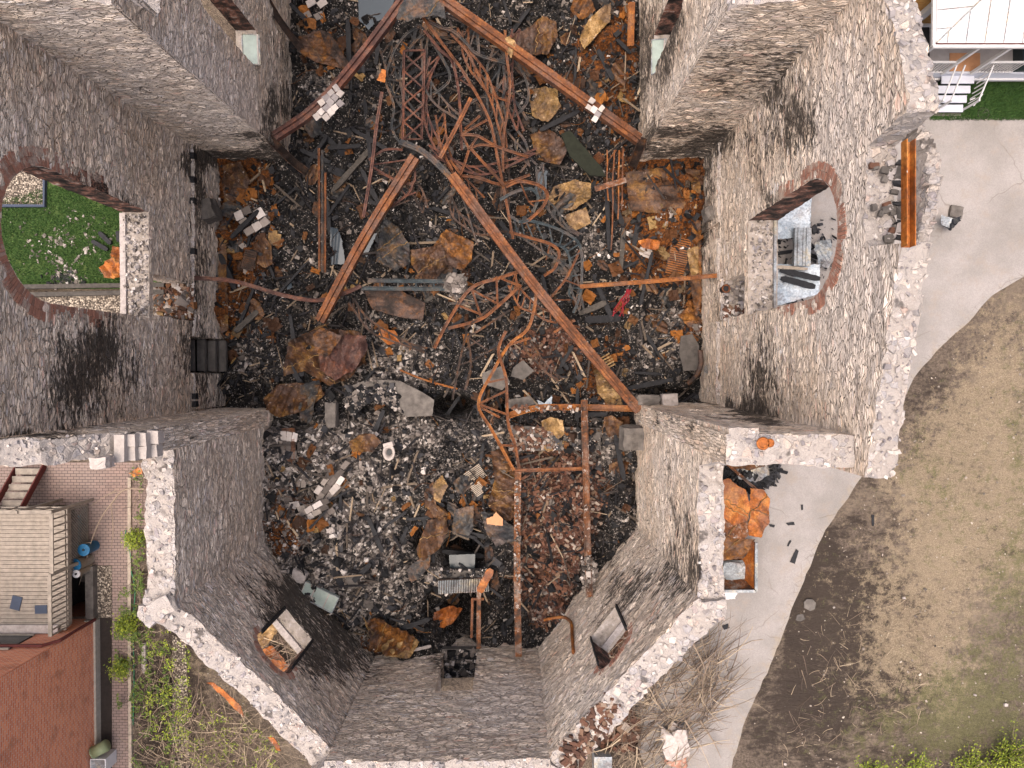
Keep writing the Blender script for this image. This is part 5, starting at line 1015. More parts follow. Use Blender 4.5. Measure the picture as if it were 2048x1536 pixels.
# ribbed things
def ribs(label, c, w_, l, ang, n, mat, z=None, name='radiator', rib=.55, hh=.1, frame=True, cat='radiator'):
    c = G(c[0], c[1], .3) if z is None else P(c[0], c[1], z); R = Matrix.Rotation(ang, 3, 'Z') @ Matrix.Rotation(random.uniform(-.1, .1), 3, 'X'); mb = MB()
    t = thing(name, label, cat, tuple(c))
    for i in range(n): mb.box(c+R @ Vector((0, (i-(n-1)/2)*l/n, 0)), (w_, l/n*rib, hh), R, j=.03)
    mb.build('ribs', mat, t)
    if frame:
        f = MB(); f.box(c+R @ Vector((-w_/2, 0, -.03)), (.05, l, hh*.7), R); f.box(c+R @ Vector((w_/2, 0, -.03)), (.05, l, hh*.7), R); f.box(c+R @ Vector((0, 0, -.06)), (w_*.98, l, .02), R); f.build('frame', 'rustd', t)
    return t
ribs('ribbed rusty radiator lying near the right transept wall', (1357, 513), .75, 1.55, -.22, 17, 'rust2')
ribs('ribbed rusty radiator at the upper left of the apse', (577, 893), .5, 1.45, .03, 26, 'rust')
ribs('white finned radiator spanning the black pit', (927, 1171), .52, 2.0, math.pi/2+.02, 30, 'lead', z=-.85, hh=.2, rib=.42)
ribs('upper bundle of pale laths in the middle of the apse', (950, 950), .75, .6, .6, 9, 'wood', name='lath_bundle', frame=False, hh=.04, cat='laths')
ribs('lower bundle of pale laths in the middle of the apse', (956, 978), .42, .5, .6, 8, 'wood', name='lath_bundle', frame=False, hh=.04, cat='laths')
ribs('burnt comb like grille right of the mossy slab', (1196, 318), .45, .42, .75, 8, 'rust', rib=.35, name='metal_grille', cat='grille')
ribs('corrugated rusty scrap above the bent bar at left', (498, 520), .45, .8, -.25, 9, 'rustd', name='corrugated_sheet', rib=.6, cat='corrugated sheet')
ribs('yellow coil spring pile beneath the longest beam', (1216, 722), .4, .6, .5, 5, 'tan_plate', name='coil_spring', frame=False, cat='spring')
# toilet
def toilet():
    c = G(778, 905, .35); t = thing('toilet', 'white ceramic toilet bowl lying in the ash of the apse', 'toilet', tuple(c)); mb = MB(); n = 24; vs = []; F = []
    prof_ = [(.12, -.3), (.2, -.12), (.27, .0), (.29, .05), (.25, .08), (.17, .04), (.13, -.08), (.10, -.16)]
    for r, z in prof_:
        for k in range(n): a = 2*math.pi*k/n; vs.append(c+Vector((r*math.cos(a)*.85, r*math.sin(a)*1.12, z)))
    for i in range(len(prof_)-1):
        for k in range(n): F.append((i*n+k, i*n+(k+1) % n, (i+1)*n+(k+1) % n, (i+1)*n+k))
    mb.add(vs, F); mb.build('bowl', 'tile', t, smooth=True)
    w2 = MB(); w2.tube([c+Vector((0, 0, -.1)), c+Vector((0, 0, -.09))], .12, 16); w2.build('drain', 'black', t)
    s_ = MB(); s_.box(c+Vector((-.02, .3, -.02)), (.42, .2, .16), Matrix.Rotation(.3, 3, 'Z'), j=.08); s_.build('tank', 'tile', t)
toilet()
# pale green fallen windows
def pane(label, quad, z, th=.10, name='window_panel', bars=((.3,), (.72,)), tilt=None):
    q = [P(a, b, z) for a, b in quad]; c = sum(q, Vector())/4; t = thing(name, label, 'window', tuple(c)); mb = MB()
    if tilt: q = [p+Vector((0, 0, tz)) for p, tz in zip(q, tilt)]
    mb.add([p for p in q]+[p-Vector((0, 0, th)) for p in q], [(0, 1, 2, 3), (7, 6, 5, 4)]+[(i, i+4, (i+1) % 4+4, (i+1) % 4) for i in range(4)]); mb.build('glass', 'glassb', t)
    for (f,) in bars:
        a = q[0].lerp(q[1], f); b = q[3].lerp(q[2], f); m2 = MB(); m2.bar([a+Vector((0, 0, .012)), b+Vector((0, 0, .012))], .045, .03); m2.build('bar', 'pale', t)
    e = MB()
    for i in range(4): e.bar([q[i]+Vector((0, 0, .01)), q[(i+1) % 4]+Vector((0, 0, .01))], .035, .04)
    e.build('frame', 'lead', t); return t
pane('fallen pale green glass panel with two white bars near the lower left wall', [(612, 1163), (679, 1194), (665, 1224), (600, 1192)], -.15, .18, tilt=(.0, .1, .1, 0))
pane('pale green glass panel resting on the upper left window sill', [(484, 68), (518, 70), (521, 130), (486, 128)], 1.86, .06, bars=((.9,),))
pane('pale green glass panel resting on the upper right window sill', [(1303, 80), (1332, 78), (1328, 132), (1303, 150)], 1.06, .06, bars=((.9,),))
# blocks
def rock(label, px, py, size, mat='conc', z=None, rot=None, j=.1, name='stone_block', cat='stone', group=None, parent=None, cuts=2):
    c = G(px, py, size[2]*.4) if z is None else P(px, py, z); bm = bmesh.new(); bmesh.ops.create_cube(bm, size=1.0); bmesh.ops.subdivide_edges(bm, edges=bm.edges[:], cuts=cuts, use_grid_fill=True)
    R = Matrix.Rotation(random.uniform(-.4, .4) if rot is None else rot, 3, 'Z'); off = Vector((random.random()*50, 0, 0))
    for v in bm.verts:
        p = v.co.copy(); r = p.length; p = p*(1-.25*max(0, r-.6)); p += Vector((noise.noise(p*2.3+off), noise.noise(p*2.3+off*2), noise.noise(p*2.3+off*3)))*j*1.6
        v.co = R @ Vector((p.x*size[0], p.y*size[1], p.z*size[2]))+c
    me = bpy.data.meshes.new(name); bm.to_mesh(me); bm.free(); me.materials.append(MT[mat]); o = link(name, me, parent)
    if label: tag(o, label, cat, group)
    return o
rock('large rough stone jutting from the right apse wall near the corner', 1266, 876, (.95, .9, .9), 'conc', z=-.4, rot=0, j=.08)
rock('long sooty stone block under the foot of the longest beam', 1294, 800, (.9, .4, .5), 'conc', z=-.6, rot=0)
rock('pale square cut stone block beside the sooty long one', 1338, 800, (.62, .5, .5), 'pale', z=-.5, rot=.05, j=.03)
rock('ash covered boulder projecting from the left foundation wall', 412, 424, (.9, .8, .8), 'conc_dk', z=-1.0)
rock('pale stone projecting from the right foundation wall', 1420, 428, (.5, .5, .6), 'conc', z=-.8)
rock('white lump of mortar beside the fallen green glass panel', 600, 1152, (.55, .45, .3), 'pale')
rock('grey lump under crumbled white plaster in the middle of the ruin', 912, 566, (.7, .62, .3), 'conc', j=.3, z=-.85)
cl_ = np.array([[*P(912+RNG.normal(0, 9), 566+RNG.normal(0, 9), 0)[:2], -.68+RNG.uniform(-.1, .06)] for _ in range(170)]); chunks('plaster_crumbs', cl_, szs(170, .04, .2), .25, 'c_white', .4, 'broken white plaster crumbs heaped on the lump in the middle of the ruin')
rock('tall pale stone standing at the mouth of the apse left', 664, 830, (.42, 1.0, .5), 'conc', z=-.8, rot=0, j=.12)
rock('small white stone on the ash at the left of the apse', 661, 1061, (.3, .26, .2), 'pale')
rock('white plaster chunk above the coil springs in the right transept', 1290, 506, (.5, .36, .2), 'pale')
rock('grey block with flat face near the lower left wall', 706, 1160, (.42, .55, .25), 'conc_dk')
rock('second grey block lower on the slope near the lower left wall', 738, 1206, (.4, .3, .25), 'conc_dk')
rock('flat round stone near the lower left wall', 818, 1254, (.26, .28, .12), 'conc')
rock('small white stone by the black pit', 874, 1218, (.22, .16, .12), 'pale')
rock('white boxy stone block on the ash below the crumpled heap', 720, 742, (.2, .15, .12), 'pale')
# small recognisable pieces
mb = MB(); c = G(549, 480, .25); mb.box(c, (.5, .5, .14), Matrix.Rotation(-.1, 3, 'Z') @ Matrix.Rotation(.15, 3, 'Y'), j=.06); mb.box(c+Vector((.03, .3, .02)), (.2, .16, .1), j=.1)
tag(mb.build('metal_box', 'tan_plate'), 'small crushed gold coloured metal box below the tile panel', 'box')
mb = MB()
for k in range(6): pts = [P(1258+random.uniform(-4, 6), 578, -.4)]; [pts.append(pts[-1]+Vector((random.uniform(-.2, .06), -.2, -.12))) for _ in range(5)]; mb.taper(smoothp(pts, 3), .02, .012, 4)
tag(mb.build('red_cable', 'red'), 'tangle of bright red cable hanging from the orange bar', 'cable')
t = thing('steel_ring', 'two joined rusty rings on the pale top of the lower right transept wall', 'rings', tuple(P(1528, 886, 10.3)))
def ring(c, R_, r, mat, parent, name='ring', tilt=None):
    mb = MB(); n = 20; pts = [c+Vector((R_*math.cos(2*math.pi*k/n), R_*math.sin(2*math.pi*k/n), 0)) for k in range(n+1)]; mb.tube(pts, r, 6); return mb.build(name, mat, parent, True)
for (a, b, r) in ((1526, 887, .12), (1540, 886, .07)):
    c = P(a, b, 10.36); ring(c, r, .035, 'orange_plate', t)
    mb = MB(); mb.tube([c-Vector((0, 0, .03)), c+Vector((0, 0, .012))], r*.8, 12); mb.build('disc', 'orange_plate', t)
c = P(1452, 577, 1.0); t = thing('pipe_socket', 'rusty pipe end set in the rubble niche of the right wall', 'pipe', tuple(c)); ring(c, .13, .035, 'rust', t, 'rim'); mb = MB(); mb.tube([c-Vector((0, 0, .4)), c-Vector((0, 0, .05))], .12, 12); mb.build('bore', 'black', t)
c = P(1417, 738, -1.2); t = thing('spring', 'small grey steel spring coil in the lower right corner of the transept', 'spring', tuple(c)); [ring(c, r, .02, 'lead', t, 'coil') for r in (.06, .11, .16)]
member('hose', 'thick dark hose curving over the lower right frame', 'hose', [(1400, 700, -.9), (1402, 728, -.9), (1392, 752, -1.0), (1376, 768, -1.1)], .2, .2, 'rustd', 'T')
# scrap tin, many small crumpled pieces, one mass
def scrap():
    mb = MB(); n = 0
    while n < 330:
        x = random.uniform(-12, 7.8); y = random.uniform(-11, 16)
        if not inside([x], [y], .35)[0] or random.random() > tzone([x], [y])[0][0]*1.3+.07-(.25 if y < -7 else 0): continue
        n += 1; s = random.uniform(.15, .55); z = th1(x, y)+.08+random.random()*.12; k = 5; a = random.uniform(0, 6.28); ca, sa = math.cos(a), math.sin(a); fx = random.uniform(.4, 1); o = random.uniform(0, 90); tx, ty = random.uniform(-.5, .5), random.uniform(-.5, .5); vs = []
        for i in range(k):
            for j in range(k):
                u, v = (i/(k-1)-.5)*s, (j/(k-1)-.5)*s*fx; u += random.uniform(-.1, .1)*s/2; v += random.uniform(-.1, .1)*s/2
                h = .35*s*noise.noise(Vector((u*4/s+o, v*4/s, o)))+abs(u)*tx+v*ty; vs.append((x+ca*u-sa*v, y+sa*u+ca*v, z+h))
        mb.add(vs, [(i*k+j, (i+1)*k+j, (i+1)*k+j+1, i*k+j+1) for i in range(k-1) for j in range(k-1)])
    tag(mb.build('scrap_tin', 'c_rust'), 'small torn and crumpled pieces of rusty tin among the char', 'scrap metal', kind='stuff')
scrap()
# copies of a timber and of two crumpled sheets through the heap
def dup(o, loc, rot, s, label, group):
    c = o.copy(); COL.objects.link(c); c.location = loc; c.rotation_euler = rot; c.scale = s; c['label'] = label; c['group'] = group
    return c
mb = MB(); vs = []; n = 9
for i in range(n+1):
    r = (1+random.uniform(-.15, .15))*(.5 if i in (0, n) else 1)
    for x, y in ((-.5, -.5), (0, -.5), (.5, -.5), (.5, .5), (0, .5), (-.5, .5)): vs.append(Vector(((i/n-.5)*1.6, x*.14*r+random.uniform(-.008, .008), y*.11*r+random.uniform(-.008, .008))))
mb.add(vs, [(i*6+k, i*6+(k+1) % 6, (i+1)*6+(k+1) % 6, (i+1)*6+k) for i in range(n) for k in range(6)]+[tuple(range(5, -1, -1)), tuple(n*6+k for k in range(6))])
TL = 'charred black timber fallen loose among the burnt debris'; t0 = tag(mb.build('charred_timber', 'char'), TL, 'timber', 'fallen charred timbers in the heap')
k = 0
while k < 85:
    x = random.uniform(-11.6, 7.4); y = random.uniform(-10.5, 15.5)
    if not inside([x], [y], .7)[0] or (inpoly([x], [y], [(-1, -11), (4, -11), (4.6, 0), (-1, 0)])[0] and random.random() < .8): continue
    z = th1(x, y)+random.uniform(.08, .3); a_ = random.choice([0, 1.57, .8, 2.3])+random.gauss(0, .35); rt = (0, random.gauss(0, .12), a_); sc = (random.uniform(.5, 1.5), random.uniform(.6, 1.5), random.uniform(.6, 1.3))
    if k == 0: t0.location = (x, y, z); t0.rotation_euler = rt; t0.scale = sc
    else: dup(t0, (x, y, z), rt, sc, TL, 'fallen charred timbers in the heap')
    k += 1
for nm, mt, lbl, cnt_ in (('crumpled_sheet', 'grey_plate', 'dark grey crumpled sheet of tin half buried in the char', 34), ('crumpled_sheet', 'brown_plate', 'brown crumpled sheet of tin half buried in the char', 30), ('crumpled_sheet', 'rustd', 'nearly black crumpled roofing scrap half buried in the char', 26)):
    s0 = plate(nm, lbl, [(990, 740), (1010, 728), (1046, 734), (1052, 752), (1034, 776), (1002, 768)], z=0, amp=.13, mat=mt, group=lbl+' group'); me = s0.data
    cc = sum((v.co for v in me.vertices), Vector())/len(me.vertices)
    for v in me.vertices: v.co -= cc
    s0['group'] = {'grey_plate': 'grey', 'brown_plate': 'brown', 'rustd': 'blackened'}[mt]+' crumpled sheets in the heap'; k = 0
    while k < cnt_:
        x = random.uniform(-11.6, 7.4); y = random.uniform(-10.5, 15.5); zn = tzone([x], [y])[0]
        if not inside([x], [y], .5)[0] or random.random() > .25+zn[0]-.8*zn[2]-.3*zn[1]: continue
        z = th1(x, y)+random.uniform(.02, .2); rt = (random.gauss(0, .3), random.gauss(0, .3), random.uniform(0, 6.3)); q_ = random.uniform(.35, 1.15); sc = (q_, q_*random.uniform(.5, 1.1), q_)
        if k == 0: s0.location = (x, y, z); s0.rotation_euler = rt; s0.scale = sc
        else: dup(s0, (x, y, z), rt, sc, lbl, s0['group'])
        k += 1
# loose whole bricks lying on top of the brick rubble, each its own thing
br0 = None
cnt = 0
while cnt < 110:
    x = random.uniform(-1, 4.3); y = random.uniform(-9.5, 2)
    if not inside([x], [y], .4)[0] or random.random() > tzone([x], [y])[0][2]*1.2-.4: continue
    if br0 is None:
        mb = MB(); mb.box((0, 0, 0), (.21, .1, .065), j=.03); o = br0 = mb.build('loose_brick', 'c_brick'); tag(o, 'whole red brick lying loose on the brick rubble in the apse', 'brick', 'loose bricks on the brick rubble')
    else: o = br0.copy(); COL.objects.link(o)
    o.location = (x, y, th1(x, y)+.1); o.rotation_euler = (random.uniform(-.4, .4), random.uniform(-.3, .3), random.uniform(0, 6.3)); s = random.uniform(.95, 1.2); o.scale = (s, s, s); cnt += 1
# ================================================================== details on the walls
def wallparts():
    # crumbs of mortar and stone along every wall top
    pos = []
    for o in church.children:
        if o.name.startswith('wall'):
            me = o.data
            for p in me.polygons:
                if p.material_index == 2 and abs(p.normal.z) > .3 and random.random() < .55:
                    c = p.center; pos.append((c.x+random.uniform(-.06, .06), c.y+random.uniform(-.06, .06), c.z+.02))
    pos = np.array(pos); n = len(pos)
    o = chunks('crumbs', pos, szs(n, .03, .13, (1, .85, .5)), .2, 'wallchip', .3)
    del o['category']; o.parent = church; o.matrix_parent_inverse = MPI(church)
    # dressed blocks on the broken top of the left transept wall
    for i, (x0, x1, y0, y1, z) in enumerate(((226, 246, 872, 926, 8.75), (247, 268, 869, 894, 8.6), (247, 268, 895, 922, 8.55), (269, 290, 866, 892, 8.4), (269, 291, 893, 919, 8.4), (292, 314, 862, 888, 8.2), (292, 312, 889, 914, 8.15))):
        a = P(x0, y0, z); b = P(x1, y1, z); mb = MB(); mb.box(((a.x+b.x)/2, (a.y+b.y)/2, z-.2+.0), (abs(b.x-a.x)*1.0, abs(a.y-b.y)*1.0, .3), j=.05); mb.build('dressed_block', 'wallchip', church)
    r = rock(None, 322, 1215, (.8, .55, .3), 'top', z=6.8, rot=.5, name='corner_stone', parent=church)
    r = rock(None, 205, 925, (.4, .3, .4), 'pale', z=9.0, name='corner_stone', parent=church)
    # notch in the right gable: thin outer rim, stones and burnt joists
    for k in range(16):
        y = 2.72+k*.165; x = 8.72+.14*math.sin((y-2.7)/2.6*3.14)+.03*random.random(); zz = 11.15+.25*math.sin((y-2.7)/2.6*3.14)
        rock(None, *proj(x, y, zz-.1), (random.uniform(.18, .3), .22, .7*random.uniform(.8, 1.1)), 'top', z=zz-.15, name='rim_stone', parent=church, j=.12)
    for k, (py, ln) in enumerate(((350, 50), (396, 60), (430, 40), (462, 44))):
        c = P(1826, py, 10.9); mb = MB(); mb.box(c, (.66, .24, .2), Matrix.Rotation(-.22, 3, 'Z') @ Matrix.Rotation(.15, 3, 'Y'), j=.06); mb.build('pale_slab', 'pale' if k % 2 else 'conc', church)
    for k, py in enumerate((330, 372, 414, 450, 480)):
        c = P(1822, py, 10.8); mb = MB(); mb.box(c, (.7, .1, .12), Matrix.Rotation(-.22+random.uniform(-.1, .1), 3, 'Z'), j=.12); mb.build('joist_stub', 'char', church)
    for k in range(20):
        c = P(random.uniform(1742, 1795), random.uniform(320, 485), 10.75); rr = 'c_brick' if k in (2, 5, 6) else random.choice(['conc', 'wallchip', 'conc_dk'])
        rock(None, *proj(*c), (random.uniform(.08, .24), random.uniform(.06, .16), .1), rr, z=c.z, name='loose_stone', parent=church)
    # pale stone course that edges the upper left corner
    for k in range(12):
        z = 10.3-k*.62; x, y = proj(-9.1, 8.62-.045*(10.6-z)*-1, z); 
    # door niche fills
    def fill(name, xr, yr, z, mats, n=90, s=(.06, .3)):
        for m_ in mats:
            p = np.stack([RNG.uniform(*xr, n), RNG.uniform(*yr, n), np.full(n, z)+RNG.uniform(0, .12, n)], -1); o = chunks(name, p, szs(n, s[0], s[1]) if m_ != 'c_brick' else np.tile([[.21, .1, .07]], (n, 1)), .15, m_, .4); del o['category']; o.parent = church; o.matrix_parent_inverse = MPI(church)
    fill('threshold_rubble', (-13.6, -12.1), (1.95, 3.35), .03, ['c_brick', 'c_white', 'c_rust'], 120)
    fill('niche_rubble', (7.85, 8.9), (2.0, 3.4), .72, ['c_white', 'wallchip'], 70, (.06, .2)); fill('niche_rubble', (7.85, 8.6), (2.0, 2.5), .75, ['c_brick'], 14)
    fill('threshold_rubble', (-2.75, -1.42), (-12.3, -11.25), -1.45, ['c_black', 'c_white'], 120, (.06, .3))
    mb = MB(); mb.box((7.92+.7, 2.7, .55), (1.3, 1.5, .3)); mb.build('niche_floor', 'sill', church)
    mb = MB(); mb.box((-2.1, -11.9, -1.6), (1.5, 1.4, .3)); mb.build('threshold', 'conc_dk', church)
    mb = MB(); mb.box((-12.95, 2.65, -.15), (1.7, 1.5, .3)); mb.build('threshold', 'conc_dk', church)
    for k in range(5):
        mb = MB(); mb.box((-12.9+.25*k, .68, -.45-.42*k), (.3, 1.25, .16), j=.02); mb.build('basement_step', 'conc_dk', church)
    fill('sill_rubble', (-12.98, -12.2), (1.9, 5.3), 3.03, ['wallchip', 'c_white'], 240, (.03, .12)); fill('sill_rubble', (8.0, 8.75), (2.0, 5.05), 3.03, ['wallchip', 'c_white'], 150, (.03, .12))
    for (a, b, ww, mt) in (((8.0, 9.3), (0, 0), 0, 0),): pass
    # timber lintel above the doorway and joist pockets along the floor line
    for k in range(7):
        y = -1+k*.0
    for y in (8.2, 7.3, 6.5, 4.6, -.9, -1.2):
        mb = MB(); mb.box((WX+.06, y, -.02), (.2, .22, .24)); mb.build('joist_pocket', 'black', church)
    # burnt window jamb boards in the angled walls
    for mp_, out_, u0, u1, v0, v1 in ((dmp, dout, 2.3, 3.92, 1.75, 4.0), (gmp, gout, 2.65, 4.15, 2.7, 4.8)):
        for u in (u0+.04, u1-.04):
            mb = MB(); o_ = out_.normalized(); mb.bar([mp_(u, v0-ZB)-o_*.0, mp_(u, v1-ZB)-o_*.0], .05, .14); mb.build('jamb_board', 'char', church)
wallparts()
# ================================================================== outside, right
OP = lambda name, label, pts, z, **k: PL(name, label, pts, z=z, **k)
OP('sheet_metal', 'large orange rusted roof sheet with ridged seams outside the right apse wall', [(1446, 960), (1456, 956), (1478, 972), (1492, 980), (1500, 1012), (1496, 1040), (1470, 1052), (1446, 1036)], .95, mat='orange_plate', amp=.10, lam=1.4, seams=2)
OP('sheet_metal', 'curved right end of the orange roof sheets outside the apse wall', [(1500, 976), (1528, 980), (1541, 997), (1538, 1046), (1518, 1074), (1497, 1070), (1500, 1030)], .9, mat='orange_plate', amp=.12, lam=1.2, seams=2, curl=.3)
OP('sheet_metal', 'streaked white and orange sheet folded under the orange roof sheets', [(1446, 1030), (1470, 1046), (1498, 1030), (1500, 1068), (1484, 1080), (1460, 1074), (1446, 1064)], .8, mat='flaky', amp=.12, seams=1)
OP('sheet_metal', 'lower orange brown sheet reaching into the open metal bin', [(1446, 1058), (1484, 1078), (1508, 1078), (1496, 1104), (1486, 1118), (1446, 1120)], .7, mat='ruin_plate', amp=.12, seams=1)
t = thing('metal_bin', 'open rusty bin with peeling white rim outside the right apse wall', 'bin', tuple(P(1475, 1130, 0)))
a = P(1420, 1085, 1.0); b = P(1512, 1182, 1.0)
mb = MB(); mb.bar([Vector((a.x, b.y, 1.0)), Vector((b.x, b.y, 1.0))], .10, .08); mb.bar([Vector((b.x, a.y, 1.0)), Vector((b.x, b.y, 1.0))], .10, .08); mb.build('rim', 'lead', t)
def slope(p0, p1, q0, q1, mat, name='side'):
    mb = MB(); n = Vector((0, 0, -.03)); mb.add([p0, p1, q1, q0, p0+n, p1+n, q1+n, q0+n], [(0, 1, 2, 3), (7, 6, 5, 4), (0, 4, 5, 1), (2, 6, 7, 3), (1, 5, 6, 2), (0, 3, 7, 4)]); return mb.build(name, mat, t)
slope(Vector((a.x, b.y, 1)), Vector((b.x, b.y, 1)), Vector((a.x, b.y+.42, .1)), Vector((b.x-.4, b.y+.42, .1)), 'flaky')
slope(Vector((b.x, b.y, 1)), Vector((b.x, a.y, 1)), Vector((b.x-.4, b.y+.42, .1)), Vector((b.x-.4, a.y, .1)), 'orange_plate')
mb = MB(); mb.box(((a.x+b.x)/2-.2, (a.y+b.y)/2+.2, .08), (b.x-a.x-.4, a.y-b.y-.4, .04)); mb.build('floor', 'rustd', t)
mb = MB(); mb.box((a.x, (a.y+b.y)/2, .5), (.04, a.y-b.y, 1.0)); mb.build('side', 'rustd', t)
rock('grey crumpled lump inside the open rusty bin', 1470, 1140, (.9, .7, .35), 'lead', z=.3)
OP('plastic_sheet', 'small white sheet on the driveway below the rusty bin', [(1446, 1182), (1476, 1180), (1470, 1198), (1446, 1200)], .08, mat='white', amp=.05, cat='sheet')
OP('sheet_metal', 'grey blue torn sheet in the burnt pile outside the corner of the apse', [(1470, 932), (1500, 925), (1534, 928), (1538, 950), (1512, 965), (1478, 958)], .45, mat='lead', amp=.14)
OP('sheet_metal', 'rusty strip at the top of the burnt pile outside the apse corner', [(1452, 925), (1510, 922), (1540, 930), (1500, 940), (1462, 936)], .6, mat='ruin_plate', amp=.14)
n = 420; ang = RNG.uniform(0, 6.28, n); rr = RNG.uniform(0, 1, n)**.8; c = P(1495, 945, 0); pp = np.stack([c.x+rr*np.cos(ang)*1.5-.2, c.y+rr*np.sin(ang)*.75, .06+.5*(1-rr)*RNG.uniform(0, 1, n)], -1)
chunks('burnt_pile', pp, np.stack([RNG.uniform(.08, .4, n), RNG.uniform(.04, .12, n), RNG.uniform(.03, .1, n)], -1), .15, 'c_black', .3, 'pile of black charred scraps outside the corner of the apse')
member('steel_bar', 'rusty angle bar lying over the burnt pile outside the apse corner', 'steel bar', [(1450, 924, 1.0), (1516, 982, .7)], .1, .1, 'flaky', 'U')
for lb, pts in (('large triangular black scrap lying on the driveway', [(1580, 1124), (1592, 1098), (1597, 1102), (1590, 1128)]), ('thin black sliver on the driveway beside the orange sheets', [(1572, 1046), (1588, 1044), (1590, 1050), (1576, 1051)]), ('black stick below the orange sheet edge on the driveway', [(1538, 1048), (1550, 1050), (1549, 1055), (1540, 1053)]),
  ('small upright black splinter on the driveway nearest the pile', [(1602, 1010), (1606, 1009), (1606, 1020), (1603, 1020)]), ('slanting black splinter above the triangular scrap', [(1574, 1092), (1580, 1080), (1583, 1082), (1577, 1093)]), ('dark clump on the driveway near the corner of the apse', [(1444, 1252), (1456, 1248), (1460, 1256), (1448, 1260)]),
  ('dark splinter on the dirt right of the driveway edge', [(1743, 1030), (1749, 1030), (1748, 1052), (1744, 1052)])):
    OP('burnt_scrap', lb, pts, .06, mat='char', amp=.01, cat='scrap', step=.06, curl=0, jag=.01)
slab('paving_slab', 'pale square slab with rounded corners at the edge of the driveway', [(1608, 1204), (1614, 1198), (1626, 1199), (1632, 1206), (1630, 1218), (1620, 1222), (1609, 1216)], .07, .06, 'conc', amp=.0)
slab('paving_slab', 'half buried dark slab below the pale one at the driveway edge', [(1594, 1230), (1606, 1228), (1610, 1238), (1600, 1243), (1592, 1240)], .03, .03, 'conc_dk', amp=.0)
sheet('drain_patch', [(1885, 390), (1925, 380), (1948, 400), (1942, 440), (1905, 452), (1880, 430)], .026, 'drive', .3, .02)
rock('small broken concrete block on the patch by the gable wall', 1912, 424, (.5, .45, .14), 'conc', z=.1, j=.04)
PL('sheet_metal', 'bent black and white sheet lying on the drive beside the gable wall', [(1884, 432), (1906, 436), (1922, 432), (1920, 442), (1898, 462), (1884, 448)], z=.35, mat='black', amp=.12, lam=.6)
PL('sheet_metal', 'light grey panel under the bent black sheet', [(1880, 430), (1904, 436), (1898, 456), (1882, 450)], z=.5, mat='lead', amp=.03)
# sheets seen through the right window
PL('sheet_metal', 'white sheet with rust blotches outside the right transept window', [(1530, 438), (1578, 412), (1622, 392), (1620, 474), (1530, 480)], z=.7, mat='white_plate', amp=.03, lam=2, seams=0)
PL('sheet_metal', 'pale blue flat sheet under burnt boards outside the right transept window', [(1530, 528), (1638, 530), (1638, 588), (1560, 610), (1530, 612)], z=.6, mat='white_plate', amp=.02, lam=2)
for i, (x0, x1) in enumerate(((1588, 1606), (1606, 1622))):
    member('metal_duct', 'left one of two pale metal ducts outside the right transept window' if i == 0 else 'right one of two pale metal ducts outside the right transept window', 'duct', [((x0+x1)/2, 456, .95), ((x0+x1)/2-2, 532, .9)], .3, .2, 'lead', 'C')
PL('sheet_metal', 'crushed grey sheet right of the pale ducts outside the window', [(1632, 484), (1660, 478), (1668, 500), (1656, 536), (1636, 530), (1628, 505)], z=.6, mat='lead', amp=.16, lam=.5)
for i, (lb, a, b) in enumerate((('long burnt board on the pale blue sheet', (1560, 540), (1640, 558)), ('second burnt board low on the pale blue sheet', (1562, 556), (1630, 574)), ('pale brown board on the pale blue sheet', (1552, 534), (1615, 538)))):
    timber(lb, a, b, .22 if i < 2 else .12, .06, 'char' if i < 2 else 'wood', z=(.75, .75), name='burnt_board', cat='board')
n = 260; pp = np.stack([RNG.uniform(9.2, 12.6, n), RNG.uniform(2.2, 5.8, n), RNG.uniform(.05, .35, n)], -1); chunks('window_debris', pp, szs(n, .08, .5, (1, .35, .2)), .2, 'c_black', .3, 'dark scraps between the sheets outside the right transept window')
# ---- porch house, upper right
ph = thing('porch_house', 'tan brick house with white porch roof, railing and front steps', 'house', (17, 12, 0))
def bx(name, mat, x0, x1, y0, y1, z0, z1, parent, j=0):
    mb = MB(); mb.box(((x0+x1)/2, (y0+y1)/2, (z0+z1)/2), (abs(x1-x0), abs(y1-y0), abs(z1-z0)), j=j); return mb.build(name, mat, parent)
def uvwall(name, mat, p0, p1, z0, z1, parent):
    me = bpy.data.meshes.new(name); p0 = Vector(p0); p1 = Vector(p1); d = (p1-p0); L = d.length; n = Vector((d.y, -d.x)).normalized()*-.3
    co = [(p0.x, p0.y, z0), (p1.x, p1.y, z0), (p1.x, p1.y, z1), (p0.x, p0.y, z1)]+[(p0.x+n.x, p0.y+n.y, z0), (p1.x+n.x, p1.y+n.y, z0), (p1.x+n.x, p1.y+n.y, z1), (p0.x+n.x, p0.y+n.y, z1)]
    F = [(0, 1, 2, 3), (5, 4, 7, 6), (3, 2, 6, 7), (4, 0, 3, 7), (1, 5, 6, 2)]; me.from_pydata(co, [], F); me.materials.append(MT[mat]); u = me.uv_layers.new(name='UVMap'); h = z1-z0
    u.data.foreach_set('uv', np.array([[0, 0], [L, 0], [L, h], [0, h]]*2+[[0, 0], [L, 0], [L, .3], [0, .3]]+[[0, 0], [.3, 0], [.3, h], [0, h]]*2, np.float32).ravel()); return link(name, me, parent)
uvwall('brick_wall', 'tanbrick', (13.7, 12.6), (24, 12.6), 1.0, 6.5, ph); uvwall('brick_wall', 'tanbrick', (13.69, 20), (13.69, 12.63), 1.01, 6.5, ph)
bx('corner_board', 'white', 14.25, 14.5, 12.42, 12.6, 1.3, 4.0, ph); bx('baseboard', 'white', 13.8, 24, 12.52, 12.6, 1.0, 1.14, ph)
